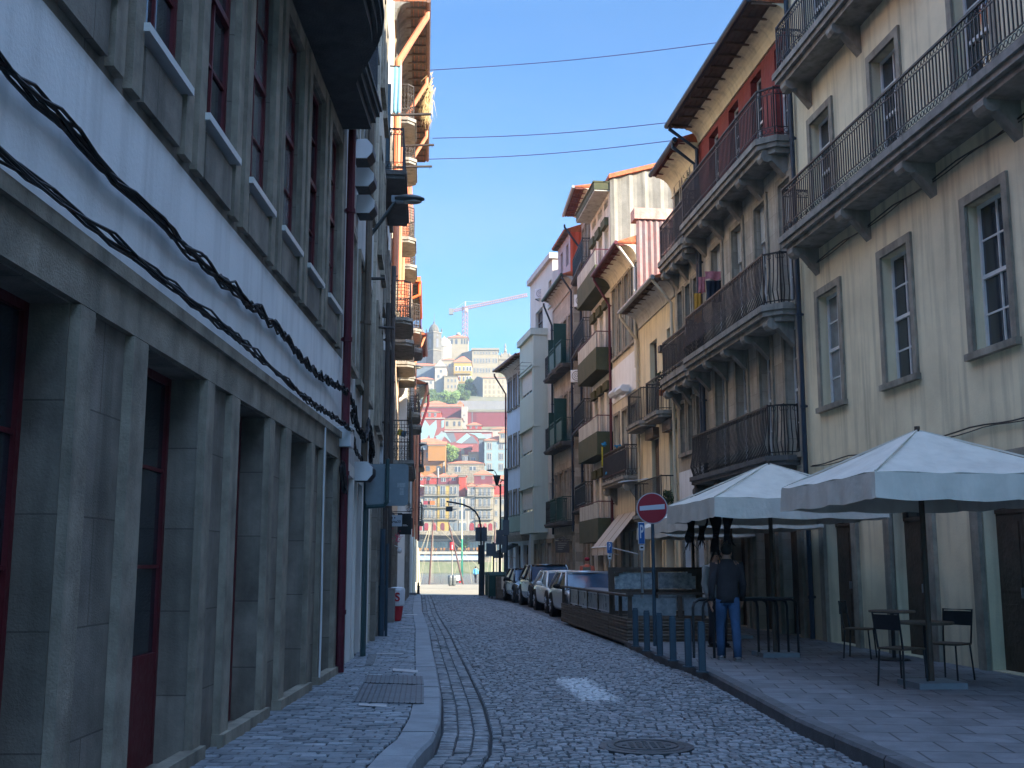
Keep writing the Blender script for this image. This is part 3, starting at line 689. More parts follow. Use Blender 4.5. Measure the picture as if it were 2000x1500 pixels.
# --- R5a tall narrow
H5 = House('house', 'tall narrow white house with round headed top windows beside the concrete flats', (3.5, 46.1), (3.25, 50.2))
z5e = H5.Z(1117, 388, .75)
wins = []
zz = 3.9; fl = []
while zz < z5e-2.8: fl.append(zz); zz += 3.5
for z in fl:
    for i in range(3): wins.append((.35+i*1.25, 1.15+i*1.25, z+.05, z+2.35, dict(fm=whitef, surround=granite, sw=.1, panes=(2, 3), shutter_frac=(0, .9, .35)[(i+int(z)) % 3])))
g = ground_bays(H5, 3, 2.7, .9)
facade(H5, 0, z5e+.1, greyp, wins, [(*q, woodd) for q in g]); pilasters(H5, g, .12, 3)
for z in fl[:4]: H5.balcony(.2, H5.L-.2, z, .5, 'ornate', slabd, blackm, .16, 1.05)
H5.eave(z5e, .8, soffR, gut=zinc, cm=beige, depth=.9, rise=.14)
H5.pipe(.1, 3, z5e-1.2, navy); H5.pipe(H5.L-.05, 3, z5e-1.5, navy, top=(.0, .8, 1.0))
# --- R5b with red attic
H6 = House('house', 'brown stone house with dark green balconies and bright red sheet metal attic', (2.84, 50.2), (2.1, 55.5))
z6e = H6.Z(1083, 563, .45); fl = [H6.Z(1085, y, .5) for y in (870, 722)]; st = fl[1]-fl[0]; fl = [fl[0]-st]+fl
wins = []
for z in fl:
    for i in range(4):
        a = .3+i*1.3; wins.append((a, a+.75, z+.05, z+2.4, dict(fm=whitef if i % 2 else brownf, surround=granite, sw=.11, panes=(2, 3))))
g = ground_bays(H6, 3, 2.6, 1.0)
facade(H6, 0, z6e+.1, graniteR, wins, [(*q, woodd) for q in g]); pilasters(H6, g, .12, 2.9)
for j, z in enumerate(fl):
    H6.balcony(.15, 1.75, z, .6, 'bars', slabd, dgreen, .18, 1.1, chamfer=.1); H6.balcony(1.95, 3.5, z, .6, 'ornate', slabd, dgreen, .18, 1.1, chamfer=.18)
    H6.balcony(3.7, 5.2, z, .5, 'scroll', slabd, blackm, .16, 1.1)
    if j:
        b = MB(); b.box(1.76, 1.8, .01, .62, z, z+2.2); b.build('partition', dgreen, H6.e)
        b = MB(); b.box(3.52, 3.56, .01, .58, z, z+1.75); b.build('partition', dgreen, H6.e)
        b = MB(); b.box(.2, 1.7, .545, .56, z+.1, z+.95); b.box(2.15, 3.35, .545, .56, z+.1, z+.85); b.build('railing_panel', dgreen, H6.e)
H6.eave(z6e, .5, soffB, gut=dgreen, cm=greyp, covew=.4)
H6.pipe(.08, 3, z6e-.7, navy, top=(0, .5, .6)); H6.pipe(H6.L-.08, 3, z6e-1.2, navy, top=(0, .5, 1.0))
za0 = z6e+.2; za1 = H6.Z(1115, 452, .1)
am = M('attic_grey_board', (.32, .3, .33), .8, .15, 2, .2, 10)
facade(H6, za0, za1, am, [(.45, 1.05, za0+.5, za1-.4, dict(fm=whitef, panes=(1, 2))), (1.9, 2.5, za0+.5, za1-.4, dict(fm=whitef, panes=(1, 2)))], flank=redsheet, depth=5, s1=3.2, off=.12)
sheets(H6, 0, -4.8, .10, za0, za1, redsheet, .3, .02)
H6.eave(za1, .3, soffB, cove=False, c=3.3, off=.12, depth=4.5)
# --- R6: pale green modernist block with projecting bay
H7 = House('apartment_building', 'sage green rendered apartment block with a projecting windowed bay and flat roof', (2.08, 55.5), (1.03, 61.3))
z7 = H7.Z(1078, 506)
wins = []
for (yt, yb) in ((605, 648),):
    q = H7.pxwin(1046, 1060, yt, yb); wins.append((*q, dict(fm=brownf, panes=(2, 1))))
zb_ = [H7.Z(1043, y, .75) for y in (1040, 652)]
b0, b1 = 1.3, 5.1
for z in (4.2, 7.7, 11.2, 14.7): wins.append((.25, 1.0, z, z+1.4, dict(fm=whitef, panes=(2, 1), sill=greenp)))
greent = M('white_green_render', (.5, .51, .47), .9, .05, 1, .08, 30, stain=.15)
facade(H7, 0, z7, greent, wins, [(.3, 1.3, .13, 2.6, woodd), (2, 3, .13, 2.6, woodd), (3.6, 4.6, .13, 2.6, woodd)], flank=greyp)
pilasters(H7, [(.3, 1.3, .13, 2.6), (2, 3, .13, 2.6), (3.6, 4.6, .13, 2.6)], .12, 3)
b = MB(); b.box(-.08, H7.L+.1, -9, .18, z7+.001, z7+.3); b.build('cornice', greyp, H7.e)
wz = [(H7.Z(1033, b_, .75), H7.Z(1033, t_, .75)) for t_, b_ in ((716, 770), (838, 887), (951, 1001))]
bw = [(b0+.35, b1-.1, a, c) for a, c in wz]
bay = H7.wall(zb_[0], zb_[1], bw, greenp, s0=b0, s1=b1, off=.75, body=False, name='bay')
b = MB(); b.box(b0, b1, .001, .45, zb_[0], zb_[1]-.001)
b.face((b0, .45, zb_[0]), (b0, .75, zb_[0]), (b0, .75, zb_[1]), (b0, .45, zb_[1])); b.face((b1, .45, zb_[0]), (b1, .75, zb_[0]), (b1, .75, zb_[1]), (b1, .45, zb_[1]))
b.face((b0, .45, zb_[0]), (b0, .75, zb_[0]), (b1, .75, zb_[0]), (b1, .45, zb_[0]))
for y in (715, 832, 950): z = H7.Z(1043, y, .75); b.box(b0-.04, b1+.03, .45, .79, z, z+.09)
b.box(b0-.06, b1+.1, .002, .9, zb_[1], zb_[1]+.35); b.build('bay_wall', greenp, H7.e)
for a, c, d, e in bw: H7.window(a, c, d, e, fm=whitef, style='cas', off=.75, panes=(4, 1), gl=glassc, shutter_frac=.85)
b = MB()
for x in (1.6, 2.6, 3.6): b.tube([(x, .79, 11.9), (x, 1.35, 11.9)], .012, 4)
b.tube([(1.4, 1.3, 11.9), (3.8, 1.3, 11.9)], .012, 4); b.build('clothes_rail', blackm, H7.e)
# --- R7: last house
H8 = House('house', 'pale blue white corner house at the far right end of the street', (1.03, 61.3), (-.31, 67.0))
z8e = H8.Z(985, 715, .7); wins = []
for i in range(4):
    a = .6+i*1.35
    for (z0, z1) in ((H8.Z(1009, 794), H8.Z(1009, 735)), (H8.Z(1009, 910), H8.Z(1009, 850)), (H8.Z(1009, 1028), H8.Z(1009, 960))):
        wins.append((a, a+.62, z0, z1, dict(fm=whitef, surround=granite_d, sw=.16, panes=(2, 4))))
facade(H8, 0, z8e+.1, bluew, wins, [(.6, 1.7, .05, 2.6, woodd), (2.4, 3.6, .05, 2.6, woodd), (4.2, 5.2, .05, 2.6, woodd)], flank=bluew)
H8.balcony(.3, H8.L-.2, H8.Z(1009, 1042), .5, 'bars', slabm, dgreen, .3, 1.0)
b = MB(); z = H8.Z(1009, 1042); b.box(.35, H8.L-.3, .46, .475, z+.08, z+.92); b.build('railing_panel', dgreen, H8.e)
H8.eave(z8e, .8, soffB, gut=maroonp, cm=greyp, covew=.5)
H8.pipe(H8.L-.05, 0, z8e-1.3, maroonp, top=(0, .8, 1.1))
# ------------------------------------------------------------------ left side of the street
def LHouse(y0, y1, name, label, o0=0, o1=None, cat='house'):
    o1 = o0 if o1 is None else o1
    H = House(name, label, (interp(LF, y1)+o1, y1), (interp(LF, y0)+o0, y0), cat); H.y1 = y1; H.k = H.L/(y1-y0); return H
def sy(H, Y): return (H.y1-Y)*H.k
# L1: the nearest house
A = House('house', 'nearest house on the left with white plaster band, granite ground floor and maroon sash windows', (-2.45, 15.75), (-2.45, 2.5)); A.y1 = 15.75; A.k = 1
zg = 3.4; zw = 4.5; zs = 5.07; zt = 7.45; zbal = 7.9
ops = []; y = 15.5
for (ya, yb) in ((14.3, 15.2), (12.0, 13.2), (9.7, 10.9), (7.2, 8.6), (4.8, 6.0)): ops.append((sy(A, yb), sy(A, ya), .13, 3.02))
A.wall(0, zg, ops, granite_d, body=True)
b = MB(); pm = []
for a, c, d, e in ops:
    b.box(a-.02, a-.24, -.02, .06, .13, 3.02); b.box(c+.02, c+.3, -.02, .06, .13, 3.02)
b.box(0, A.L, -.02, .05, 3.03, zg); b.box(0, A.L, -.02, .09, zg-.09, zg+.001)
for a, c, d, e in ops: b.box(a-.26, c+.32, -.02, .1, .02, .22)
b.build('stone_frame', granite, A.e)
for i, (a, c, d, e) in enumerate(ops):
    if i == 0:
        q = MB(); q.box(a, c, -.28, -.1, .13, 1.35); q.build('door', granite, A.e)
        A.window(a, c, 1.36, e, fm=brownf, panes=(2, 3), off=-.08)
    else: A.window(a, c, d, e, fm=maroon, style='door', panes=(2, 4), off=-.06)
wl = []
for k in range(8):
    yb = 15.02-k*1.46; wl.append((sy(A, yb), sy(A, yb-.92), zs, zt))
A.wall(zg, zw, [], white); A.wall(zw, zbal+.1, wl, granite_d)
for q in wl:
    A.window(*q, fm=maroon, style='sash', panes=(2, 4), off=.12, gl=glassc if RND.random() < .5 else glass)
    b = MB(); b.box(q[0]-.02, q[0]-.2, -.02, .06, zw+.05, zt+.2); b.box(q[1]+.02, q[1]+.2, -.02, .06, zw+.05, zt+.2); b.box(q[0]-.02, q[1]+.02, -.02, .05, zt+.02, zt+.2)
    b.build('stone_frame', granite, A.e)
    b = MB(); b.box(q[0]-.05, q[1]+.05, -.1, .1, zs-.06, zs-.002); b.build('sill', whitef, A.e)
    b = MB(); b.box(q[0]+.06, q[1]-.06, .001, .05, zs-.5, zs-.12); b.build('apron_panel', granite_d, A.e)
A.wall(zbal+.1, 15.5, [(q[0], q[1], 8.3, 10.8) for q in wl], M('red_tiled_wall', (.5, .16, .09), .5, .3, 30, .3, 30, col2=(.3, .06, .04), brick=(.14, .14, .006, .6)))
for q in wl: A.window(q[0], q[1], 8.3, 10.8, fm=maroon, panes=(2, 3))
# great stone balcony with the bowed front
pts = [(0, 0)]; BL = [(15.35, 0), (15.35, .47), (13.75, .47), (13.55, .52), (13.3, .64), (13.0, .75), (12.6, .82), (12.2, .85), (9.6, .85), (9.2, .9), (8.8, .78), (8.5, .47), (4, .47), (4, 0)]
def bp(e, dn=0): return [(sy(A, y+(e if y > 15 else (-e if y < 4.1 else 0))), max(0.0, p+e) if p else 0) for y, p in BL]
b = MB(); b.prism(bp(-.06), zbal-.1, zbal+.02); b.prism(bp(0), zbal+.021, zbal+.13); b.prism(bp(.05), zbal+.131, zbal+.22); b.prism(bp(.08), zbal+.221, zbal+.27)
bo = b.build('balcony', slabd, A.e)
A.rail([(x, y) for x, y in bp(0)], zbal+.27, 1.0, 'ornate', blackm, bo, step=.12)
b = MB(); y = 15.0
A.pipe(sy(A, 15.5), .14, 8.6, maroonp, y=.11, r=.06)
# meter box, wall plaques
for (px0, px1, yt, yb, yy, mt, nm) in ((663, 687, 834, 872, 15.35, whiteb, 'meter_box'),):
    p = atY(px0, yt, yy); q = atY(px1, yb, yy); s = sy(A, yy)
    b = MB(); b.box(s-.32, s, .03, .21, q.z, p.z); b.box(s-.34, s+.01, .02, .225, p.z-.02, p.z+.01); b.build(nm, mt, A.e, bevel=.008)
b = MB()
for z in (.9, 1.35, 1.9): b.box(sy(A, 15.36), sy(A, 15.28), .0, .05, z, z+.2)
b.build('door_bell_plate', whiteb, A.e)
# cables clipped along the plaster
def cable(name, label, pts, r, mat, wob=.02, n=40, strands=1, group=None):
    rs = random.Random(len(pts)*7+n); b = MB(); P = [Vector(p) for p in pts]
    for s in range(strands):
        out = []; off = Vector((rs.uniform(-1, 1)*r*2, rs.uniform(-1, 1)*r*2, rs.uniform(-1, 1)*r*2))*(1 if strands > 1 else 0); ph = rs.uniform(0, 6)
        for i in range(n+1):
            t = i/n*(len(P)-1); k = min(int(t), len(P)-2); u = t-k
            p0, p1, p2, p3 = P[max(k-1, 0)], P[k], P[k+1], P[min(k+2, len(P)-1)]
            q = .5*((2*p1)+(-p0+p2)*u+(2*p0-5*p1+4*p2-p3)*u*u+(-p0+3*p1-3*p2+p3)*u**3)
            out.append(q+off+Vector((0, math.sin(i*.9+ph), math.cos(i*1.3+ph)))*wob*rs.random())
        b.tube(out, r, 5)
    o = b.build(name, mat); return tag(o, label, 'cable', group)
cab = M('cable_black', (.015, .015, .017), .6, .3, 10, .1)
def Wl(Y, z, o=.05): return (interp(LF, Y)+o, Y, z)
cable('cable_bundle', 'sagging bundle of black cables across the white plaster above the granite lintel', [Wl(4, 3.95), Wl(8, 3.9), Wl(11, 3.98), Wl(12.8, 3.9), Wl(14.3, 3.95), Wl(15.3, 3.98, .12), Wl(16.2, 3.85, .14), Wl(17.2, 3.7)], .011, cab, .06, 110, 8)
cable('cable_bundle', 'lower bundle of black cables running just over the granite door lintel', [Wl(4, 3.45, .1), Wl(9, 3.5, .1), Wl(12.8, 3.46, .1), Wl(14.3, 3.5, .1), Wl(15.5, 3.42, .2), Wl(16.8, 3.3, .1), Wl(18.6, 3.2, .09), Wl(20, 3.0), Wl(22, 3.0)], .009, cab, .05, 110, 7)
cable('cable_tangle', 'tangle of loose black cables on the wall beside the maroon downpipe', [Wl(16.1, 3.75, .12), Wl(17.2, 3.5, .2), Wl(18.4, 3.9, .14), Wl(19, 3.45, .2), Wl(19.6, 3.8, .12), Wl(20.2, 3.4, .1), Wl(21, 3.6)], .014, cab, .09, 70, 7)
cable('cable_drop', 'black cable loop hanging below the white meter box', [Wl(15.1, 2.9, .12), Wl(15.15, 2.7, .14), Wl(15.25, 2.55, .16), Wl(15.3, 2.75, .14), Wl(15.35, 3.0, .1)], .012, cab, .02, 30, 4)
cable('hanging_wire', 'pale wire hanging loose under the great dark balcony', [atY(560, 92, 13), atY(590, 103, 13.1), atY(618, 112, 13.2), atY(636, 117, 13.3), atY(643, 128, 13.35)], .010, whiteb, .0, 20)
cable('wall_cable', 'pale cable running straight down the granite pilaster of the nearest house', [(-2.37, 14.02, 3.35), (-2.37, 14.02, 2), (-2.36, 14.03, 1), (-2.36, 14.0, .2)], .012, whiteb, .004, 20)
# L2 .. L4
B2 = LHouse(15.75, 21.6, 'house', 'narrow pale grey house behind the maroon downpipe on the left')
g = [(sy(B2, 17.3), sy(B2, 16.4), .13, 2.9), (sy(B2, 19.1), sy(B2, 18.2), .13, 2.9), (sy(B2, 20.9), sy(B2, 19.9), .13, 2.9)]
wn = [(sy(B2, y+.9), sy(B2, y), z, z+2.1, dict(fm=whitef, surround=granite, sw=.12, panes=(2, 3))) for y in (16.4, 18.2, 20.0) for z in (4.6, 8.2, 11.6)]
facade(B2, 0, 16, M('light_grey_plaster', (.5, .5, .48), .9, .1, 1.5, .2, 30, stain=.35), wn, [(*q, maroon) for q in g]); pilasters(B2, g, .1, 3.1, whiteL, .18)
B2.pipe(sy(B2, 18.75), 3.0, 16, M('olive_brown_pipe', (.12, .09, .065), .6, .2, 4, .1, 20), y=.12, r=.06)
B3 = LHouse(21.6, 25, 'house', 'old granite house of narrow grey pilasters on the left', .06)
g = [(sy(B3, 23.0), sy(B3, 22.1), .13, 3.0), (sy(B3, 24.6), sy(B3, 23.7), .13, 3.0)]
wn = [(sy(B3, y+.8), sy(B3, y), z, z+2.3, dict(fm=brownf, surround=granite, sw=.16, panes=(2, 4))) for y in (22.1, 23.7) for z in (4.4, 7.9, 11.5)]
facade(B3, 0, 16.5, graniteR, wn, [(*q, woodd) for q in g]); pilasters(B3, g, .1, 3.2, granite_d, .26, .1)
B3.pipe(.1, .14, 7.5, ironb, y=.14, r=.06)
B4 = LHouse(25, 31, 'house', 'dark plaster house on the left carrying the deep slab balcony', .0)
g = [(sy(B4, y+1), sy(B4, y), .13, 3.0) for y in (25.4, 27.3, 29.4)]
wn = [(sy(B4, y+.8), sy(B4, y), z, z+2.3, dict(fm=brownf, surround=granite_d, sw=.16, panes=(2, 4))) for y in (25.5, 27.4, 29.6) for z in (4.4, 7.6, 11.0)]
facade(B4, 0, 17.5, greyp, wn, [(*q, woodd) for q in g]); pilasters(B4, g, .1, 3.2, granite_d, .22, .08)
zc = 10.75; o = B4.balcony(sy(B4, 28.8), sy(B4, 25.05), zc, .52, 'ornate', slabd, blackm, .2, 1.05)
b = MB(); b.box(sy(B4, 25.2), sy(B4, 25.15), .02, .16, zc, zc+2.2); b.build('partition', M('grey_blue_board', (.07, .11, .14), .6, .2, 3, .1, 20), B4.e)
B4.pipe(.12, .14, 10, ironb, y=.12, r=.07)
# L5: the tall house with the wooden eaves
B5 = LHouse(31, 44.4, 'house', 'tall left house with deep weathered wooden eaves, salmon pipes and iron balconies', .0)
og = M('warm_plaster', (.62, .45, .3), .9, .12, 2, .15, 30, stain=.25)
g = [(sy(B5, y+1), sy(B5, y), .13, 3.0) for y in (31.6, 34, 36.4, 38.8, 41.2)]
wn = [(sy(B5, y+.9), sy(B5, y), z+.05, z+2.4, dict(fm=whitef, surround=granite, sw=.16, panes=(2, 4))) for y in (32.3, 36, 39.8, 43) for z in (4.5, 8.65, 12.6, 15.3)]
zE = 18.2
facade(B5, 0, zE+.1, og, wn, [(*q, woodd) for q in g]); pilasters(B5, g, .1, 3.2, granite_d, .22, .08)
for (ya, yb, z, st_) in ((31.9, 34.3, 8.75, 'scroll'), (35.2, 38.0, 8.75, 'scroll'), (39.2, 41.6, 8.75, 'scroll'), (42.2, 44.2, 8.75, 'scroll'), (37.6, 39.6, 12.9, 'scroll'), (41.2, 43.4, 12.9, 'scroll'), (33, 35, 15.4, 'scroll'), (36.5, 39, 15.4, 'scroll')):
    B5.balcony(sy(B5, yb), sy(B5, ya), z, .62, st_, slabm, ironb, .19, 1.1, chamfer=.22)
B5.balcony(sy(B5, 37.5), sy(B5, 31.6), 4.5, .72, 'scroll', slabm, ironb, .18, 1.15, step=.09)
b = MB()
x = sy(B5, 37.4)
while x < sy(B5, 31.7): b.box(x, x+.03, .60, .66, 4.55, 6.0); x += .07
b.build('wicker_screen', M('brown_wicker', (.09, .06, .035), .8, .4, 10, .3, 30), B5.e)
B5.eave(zE, .96, soffB, gut=M('old_brown_gutter', (.16, .09, .06), .5, .3, 4, .2, 20), cm=granite_d, covew=.45)
def legpipe(H, Y, zt, zb_, out, nm='downpipe', mt=orangep, r=.075, drop_=1.7):
    s = sy(H, Y); b = MB(); b.tube([(s, out, zt), (s, out, zt-.25), (s, .14, zt-drop_), (s, .14, zb_)], r, 8); return b.build(nm, mt, H.e)
legpipe(B5, 31.6, zE+.1, 9.9, .96, r=.1); legpipe(B5, 32.0, zE, 9.9, .8, r=.07, drop_=1.5); legpipe(B5, 36.2, zE, 9.9, .96); legpipe(B5, 41.0, zE, 9.9, .96)
# L6: red patterned wall standing a little proud
redt = M('red_patterned_tiles', (.66, .25, .12), .5, .3, 22, .35, 30, col2=(.4, .09, .05))
B6 = LHouse(44.4, 52, 'house', 'house faced with red patterned tiles standing proud of its left hand neighbours', .3, .35)
g = [(sy(B6, y+1), sy(B6, y), .13, 3.0) for y in (45, 47.3, 49.8)]
wn = [(sy(B6, y+.9), sy(B6, y), z+.05, z+2.3, dict(fm=whitef, surround=granite, sw=.16, panes=(2, 4))) for y in (45.4, 47.6, 50) for z in (4.2, 7.7, 11.2, 14.7)]
facade(B6, 0, 10, whiteL, wn[::4]+wn[1::4], [(*q, woodd) for q in g]); facade(B6, 10, 18.5, redt, wn[2::4]+wn[3::4]); pilasters(B6, g, .1, 3.2, granite_d, .22, .08)
for z in (7.7, 11.2): B6.balcony(.4, 2.8, z, .5, 'scroll', slabm, ironb, .19, 1.05, chamfer=.2); B6.balcony(4.4, 7, z, .5, 'scroll', slabm, ironb, .19, 1.05, chamfer=.2)
B7 = LHouse(52, 60, 'house', 'left house with a bright orange painted gutter and dark coved eaves', .05, .08)
z7 = 14.9; wn = [(sy(B7, y+.9), sy(B7, y), z+.05, z+2.3, dict(fm=whitef, surround=granite, sw=.16, panes=(2, 4))) for y in (53, 55.4, 57.8) for z in (4.2, 7.7, 11.2)]
g = [(sy(B7, y+1), sy(B7, y), .0, 3.0) for y in (52.8, 55.2, 57.7)]
facade(B7, 0, z7+.1, M('yellow_plaster', (.6, .43, .2), .9, .1, 2, .1, 20, stain=.2), wn, [(*q, maroon) for q in g])
brt = M('bright_orange_paint', (.72, .16, .05), .5, .1, 3, .1, 20)
B7.eave(z7, .62, soffB, gut=brt, cm=granite_d, covew=.5)
b = MB(); b.box(B7.L, B7.L+.12, -.3, .70, z7+.06, z7+.3); b.build('fascia', brt, B7.e)
b = MB(); b.tube([(B7.L-.1, .64, z7+.05), (B7.L-.1, .64, z7-.55), (B7.L-.1, .2, z7-.75), (B7.L-.1, .12, z7-.95), (B7.L-.1, .12, 10)], .075, 8); b.build('downpipe', brt, B7.e)
b = MB(); b.tube([(.1, .64, z7+.05), (.1, .64, z7-.75), (.1, .2, z7-.9), (.1, .12, z7-1.1), (.1, .12, 3)], .06, 8); b.build('downpipe', M('purple_pipe_paint', (.06, .03, .09), .5, .2, 4, .1), B7.e)
B8 = LHouse(60, 66.5, 'house', 'left house with slatted red brown eaves and a salmon strut pipe', .35, .4)
z8 = 14.0; wn = [(sy(B8, y+.9), sy(B8, y), z+.05, z+2.2, dict(fm=whitef, surround=granite, sw=.16, panes=(2, 4))) for y in (60.8, 62.8, 64.8) for z in (4.2, 7.4, 10.6)]
facade(B8, -.5, z8+.1, whiteL, wn, [(sy(B8, y+1), sy(B8, y), .0, 2.8, maroon) for y in (61, 64)])
B8.eave(z8, .62, soffR, gut=maroonp, cm=beige)
b = MB(); b.tube([(B8.L-.3, .6, z8), (B8.L-.3, .12, z8-1.4), (B8.L-.3, .12, 3)], .07, 8); b.build('downpipe', orangep, B8.e)
B9 = LHouse(66.5, 71, 'house', 'end house on the left with ragged black eaves, salmon pipe and lit plaster wall', .45, .55)
z9 = 12.3; wn = [(sy(B9, y+.9), sy(B9, y), z+.05, z+2.2, dict(fm=whitef, surround=granite, sw=.16, panes=(2, 4))) for y in (67.3, 69.5) for z in (4.2, 7.6)]
facade(B9, -.5, z9+.1, beige, wn, [(sy(B9, y+1), sy(B9, y), -.4, 2.6, maroon) for y in (67.2, 69.4)])
B9.eave(z9, .62, M('black_eaves_boards', (.02, .018, .018), .85, .3, 5, .5, 12), gut=ironb, cm=granite_d, covew=.6)
b = MB(); b.tube([(B9.L-.2, .66, z9+.1), (B9.L-.2, .66, z9-.4), (B9.L-.2, .14, z9-2.0), (B9.L-.2, .14, 3)], .085, 8); b.build('downpipe', orangep, B9.e)
b = MB(); b.tube([(.2, .66, z9+.1), (.2, .66, z9-.6), (.2, .14, z9-2.3), (.2, .14, 3)], .085, 8); b.build('downpipe', maroonp, B9.e)
for z in (4.1, 7.5): B9.balcony(.4, 4.2, z, .45, 'ornate', slabd, blackm, .2, 1.1)
# dry grass growing from the tall house's gutter
b = MB(); rs = random.Random(4)
for i in range(260):
    Y = 38.2+rs.gauss(0, 1.2)+0; p = Vector((interp(LF, Y)+.92+rs.gauss(.03, .07), Y, zE+.05+rs.uniform(-.1, .2)))
    l = rs.uniform(.3, .8)*max(.2, 1-abs(Y-38.2)/3.2); a = rs.uniform(-.6, .6)
    q = p+Vector((rs.uniform(-.1, .2), a*.5, .15*l)); e = p+Vector((rs.uniform(-.2, .15), a, -l))
    b.face(p-Vector((0, .012, 0)), p+Vector((0, .012, 0)), q+Vector((0, .01, 0)), q-Vector((0, .01, 0))); b.face(q-Vector((.008, .01, 0)), q+Vector((.008, .01, 0)), e)
tag(b.build('dry_grass', M('dry_straw', (.5, .36, .17), .9, .3, 5, 0)), 'tufts of dry straw coloured grass hanging from the wooden eaves gutter', 'grass', kind='stuff')
# ------------------------------------------------------------------ things on and along the street
# six-sided boxes high on the left wall
hexm = M('box_dark_underside', (.05, .05, .055), .6, .2, 3, .1, 20)
def hexbox(Y, xc, zc, r, ln, label, group=None):
    e = empty('wall_box', label, 'wall box', (xc, Y, zc), 0, group)
    pr = [(-.5*r, -r), (.45*r, -r), (r, -.35*r), (r, .35*r), (.45*r, r), (-.9*r, r), (-.9*r, -r)]
    def P(y): return [(x, y, z) for x, z in pr]
    b = MB(); n = len(pr)
    for k in range(n):
        a, c = pr[k], pr[(k+1) % n]; b.face((a[0], 0, a[1]), (c[0], 0, c[1]), (c[0], ln, c[1]), (a[0], ln, a[1]))
    b.build('casing', hexm, e)
    b = MB(); b.face(*P(-.004)); b.face(*P(.03)); 
    for k in range(n): a, c = pr[k], pr[(k+1) % n]; b.face((a[0], -.004, a[1]), (c[0], -.004, c[1]), (c[0], .03, c[1]), (a[0], .03, a[1]))
    b.build('front_panel', whiteb, e); return e
for i, (Y, px, py, lb) in enumerate(((16.4, 708, 290, 'white six-sided wall box, nearest and highest of the upper three beside the maroon pipe'), (16.95, 711, 345, 'white six-sided wall box between the highest and lowest of the upper three'), (17.5, 713, 398, 'white six-sided wall box, furthest and lowest of the upper three'))):
    p = atY(px, py, Y); hexbox(Y, p.x, p.z, .155, .42, lb, 'six-sided boxes on the left wall')
p = atY(709, 920, 17.6); hexbox(17.6, p.x, p.z, .15, .42, 'white six-sided wall box low down beside the back of the road sign', 'six-sided boxes on the left wall')
# clothes poles
def pole(x0, y0, x1, y1, Y, label, r=.03, grp='poles sticking out from the left facades'):
    a, c = atY(x0, y0, Y), atY(x1, y1, Y); b = MB(); b.tube([a, c], r, 6); m = c+(a-c)*.06
    b.tube([m, m-Vector((0, 0, .09))], .01, 4); b.tube([a+Vector((0, 0, .03)), a+Vector((0, 0, -.03))], r*1.6, 6)
    return tag(b.build('clothes_pole', ironb), label, 'pole', grp)
pole(742, 225, 842, 223, 29.0, 'long dark pole crossing in front of the wooden eaves, topmost of the sky poles', .04)
pole(782, 285, 848, 283, 34.0, 'dark pole against the sky just under the lowest eaves boards', .04)
pole(772, 326, 844, 325, 31.4, 'lowest of the three dark poles sticking out against the sky', .035)
pole(748, 128, 782, 130, 28.0, 'short dark pole from which the light blue towel hangs', .025)
pole(690, 544, 752, 544, 19.2, 'dark pole beside the maroon pipe below the large wall lamp', .028)
pole(704, 637, 770, 641, 22.6, 'dark pole reaching towards the iron balconies, lowest on the left', .028)
# towel
def cloth(name, label, x0, x1, y0, y1, Y, mat, cat, waves=3, amp=.03, dy=0, grp=None):
    a, c = atY(x0, y0, Y), atY(x1, y1, Y+dy); b = MB(); nx, nz = 14, 12; vs = []
    for k in range(nz+1):
        for i in range(nx+1):
            u, v = i/nx, k/nz; s = 1-.08*math.sin(v*3); uu = .5+(u-.5)*s
            vs.append((a.x+(c.x-a.x)*uu, Y+dy*u+amp*math.sin(u*waves*6.28+v*1.5)*(.4+.6*v), a.z+(c.z-a.z)*v+.02*math.sin(u*9)*v))
    fs = [(k*(nx+1)+i, k*(nx+1)+i+1, (k+1)*(nx+1)+i+1, (k+1)*(nx+1)+i) for k in range(nz) for i in range(nx)]
    b._add(vs, fs); o = b.build(name, mat, smooth=True); so_ = o.modifiers.new('t', 'SOLIDIFY'); so_.thickness = .008
    return tag(o, label, cat, grp)
cloth('towel', 'light blue towel hanging above the deep slab balcony on the left', 768, 783, 129, 222, 28, M('light_blue_cloth', (.18, .38, .5), .95, .1, 6, .2, 40), 'towel', 2, .02)
# black chair on the slab balcony
c0 = atY(757, 331, 27.2); e = empty('chair', 'black plastic chair standing on the deep slab balcony', 'chair', (c0.x, 27.2, zc+.0), rad(75))
b = MB(); b.box(-.22, .22, -.22, .22, .42, .46); b.build('seat', rubber, e, bevel=.01)
b = MB(); b.tube([(-.22, .22, .46), (-.2, .28, .9), (0, .3, .97), (.2, .28, .9), (.22, .22, .46)], .025, 6); b.box(-.2, .2, .25, .27, .6, .85); b.build('backrest', rubber, e)
for sx in (-1, 1):
    b = MB(); b.tube([(sx*.24, .24, .66), (sx*.26, -.2, .66), (sx*.24, -.22, .46)], .022, 6); b.build('armrest', rubber, e)
    for sy_ in (-1, 1): b = MB(); b.tube([(sx*.2, sy_*.2, .42), (sx*.23, sy_*.23, 0)], .02, 6, r2=.015); b.build('leg', rubber, e)
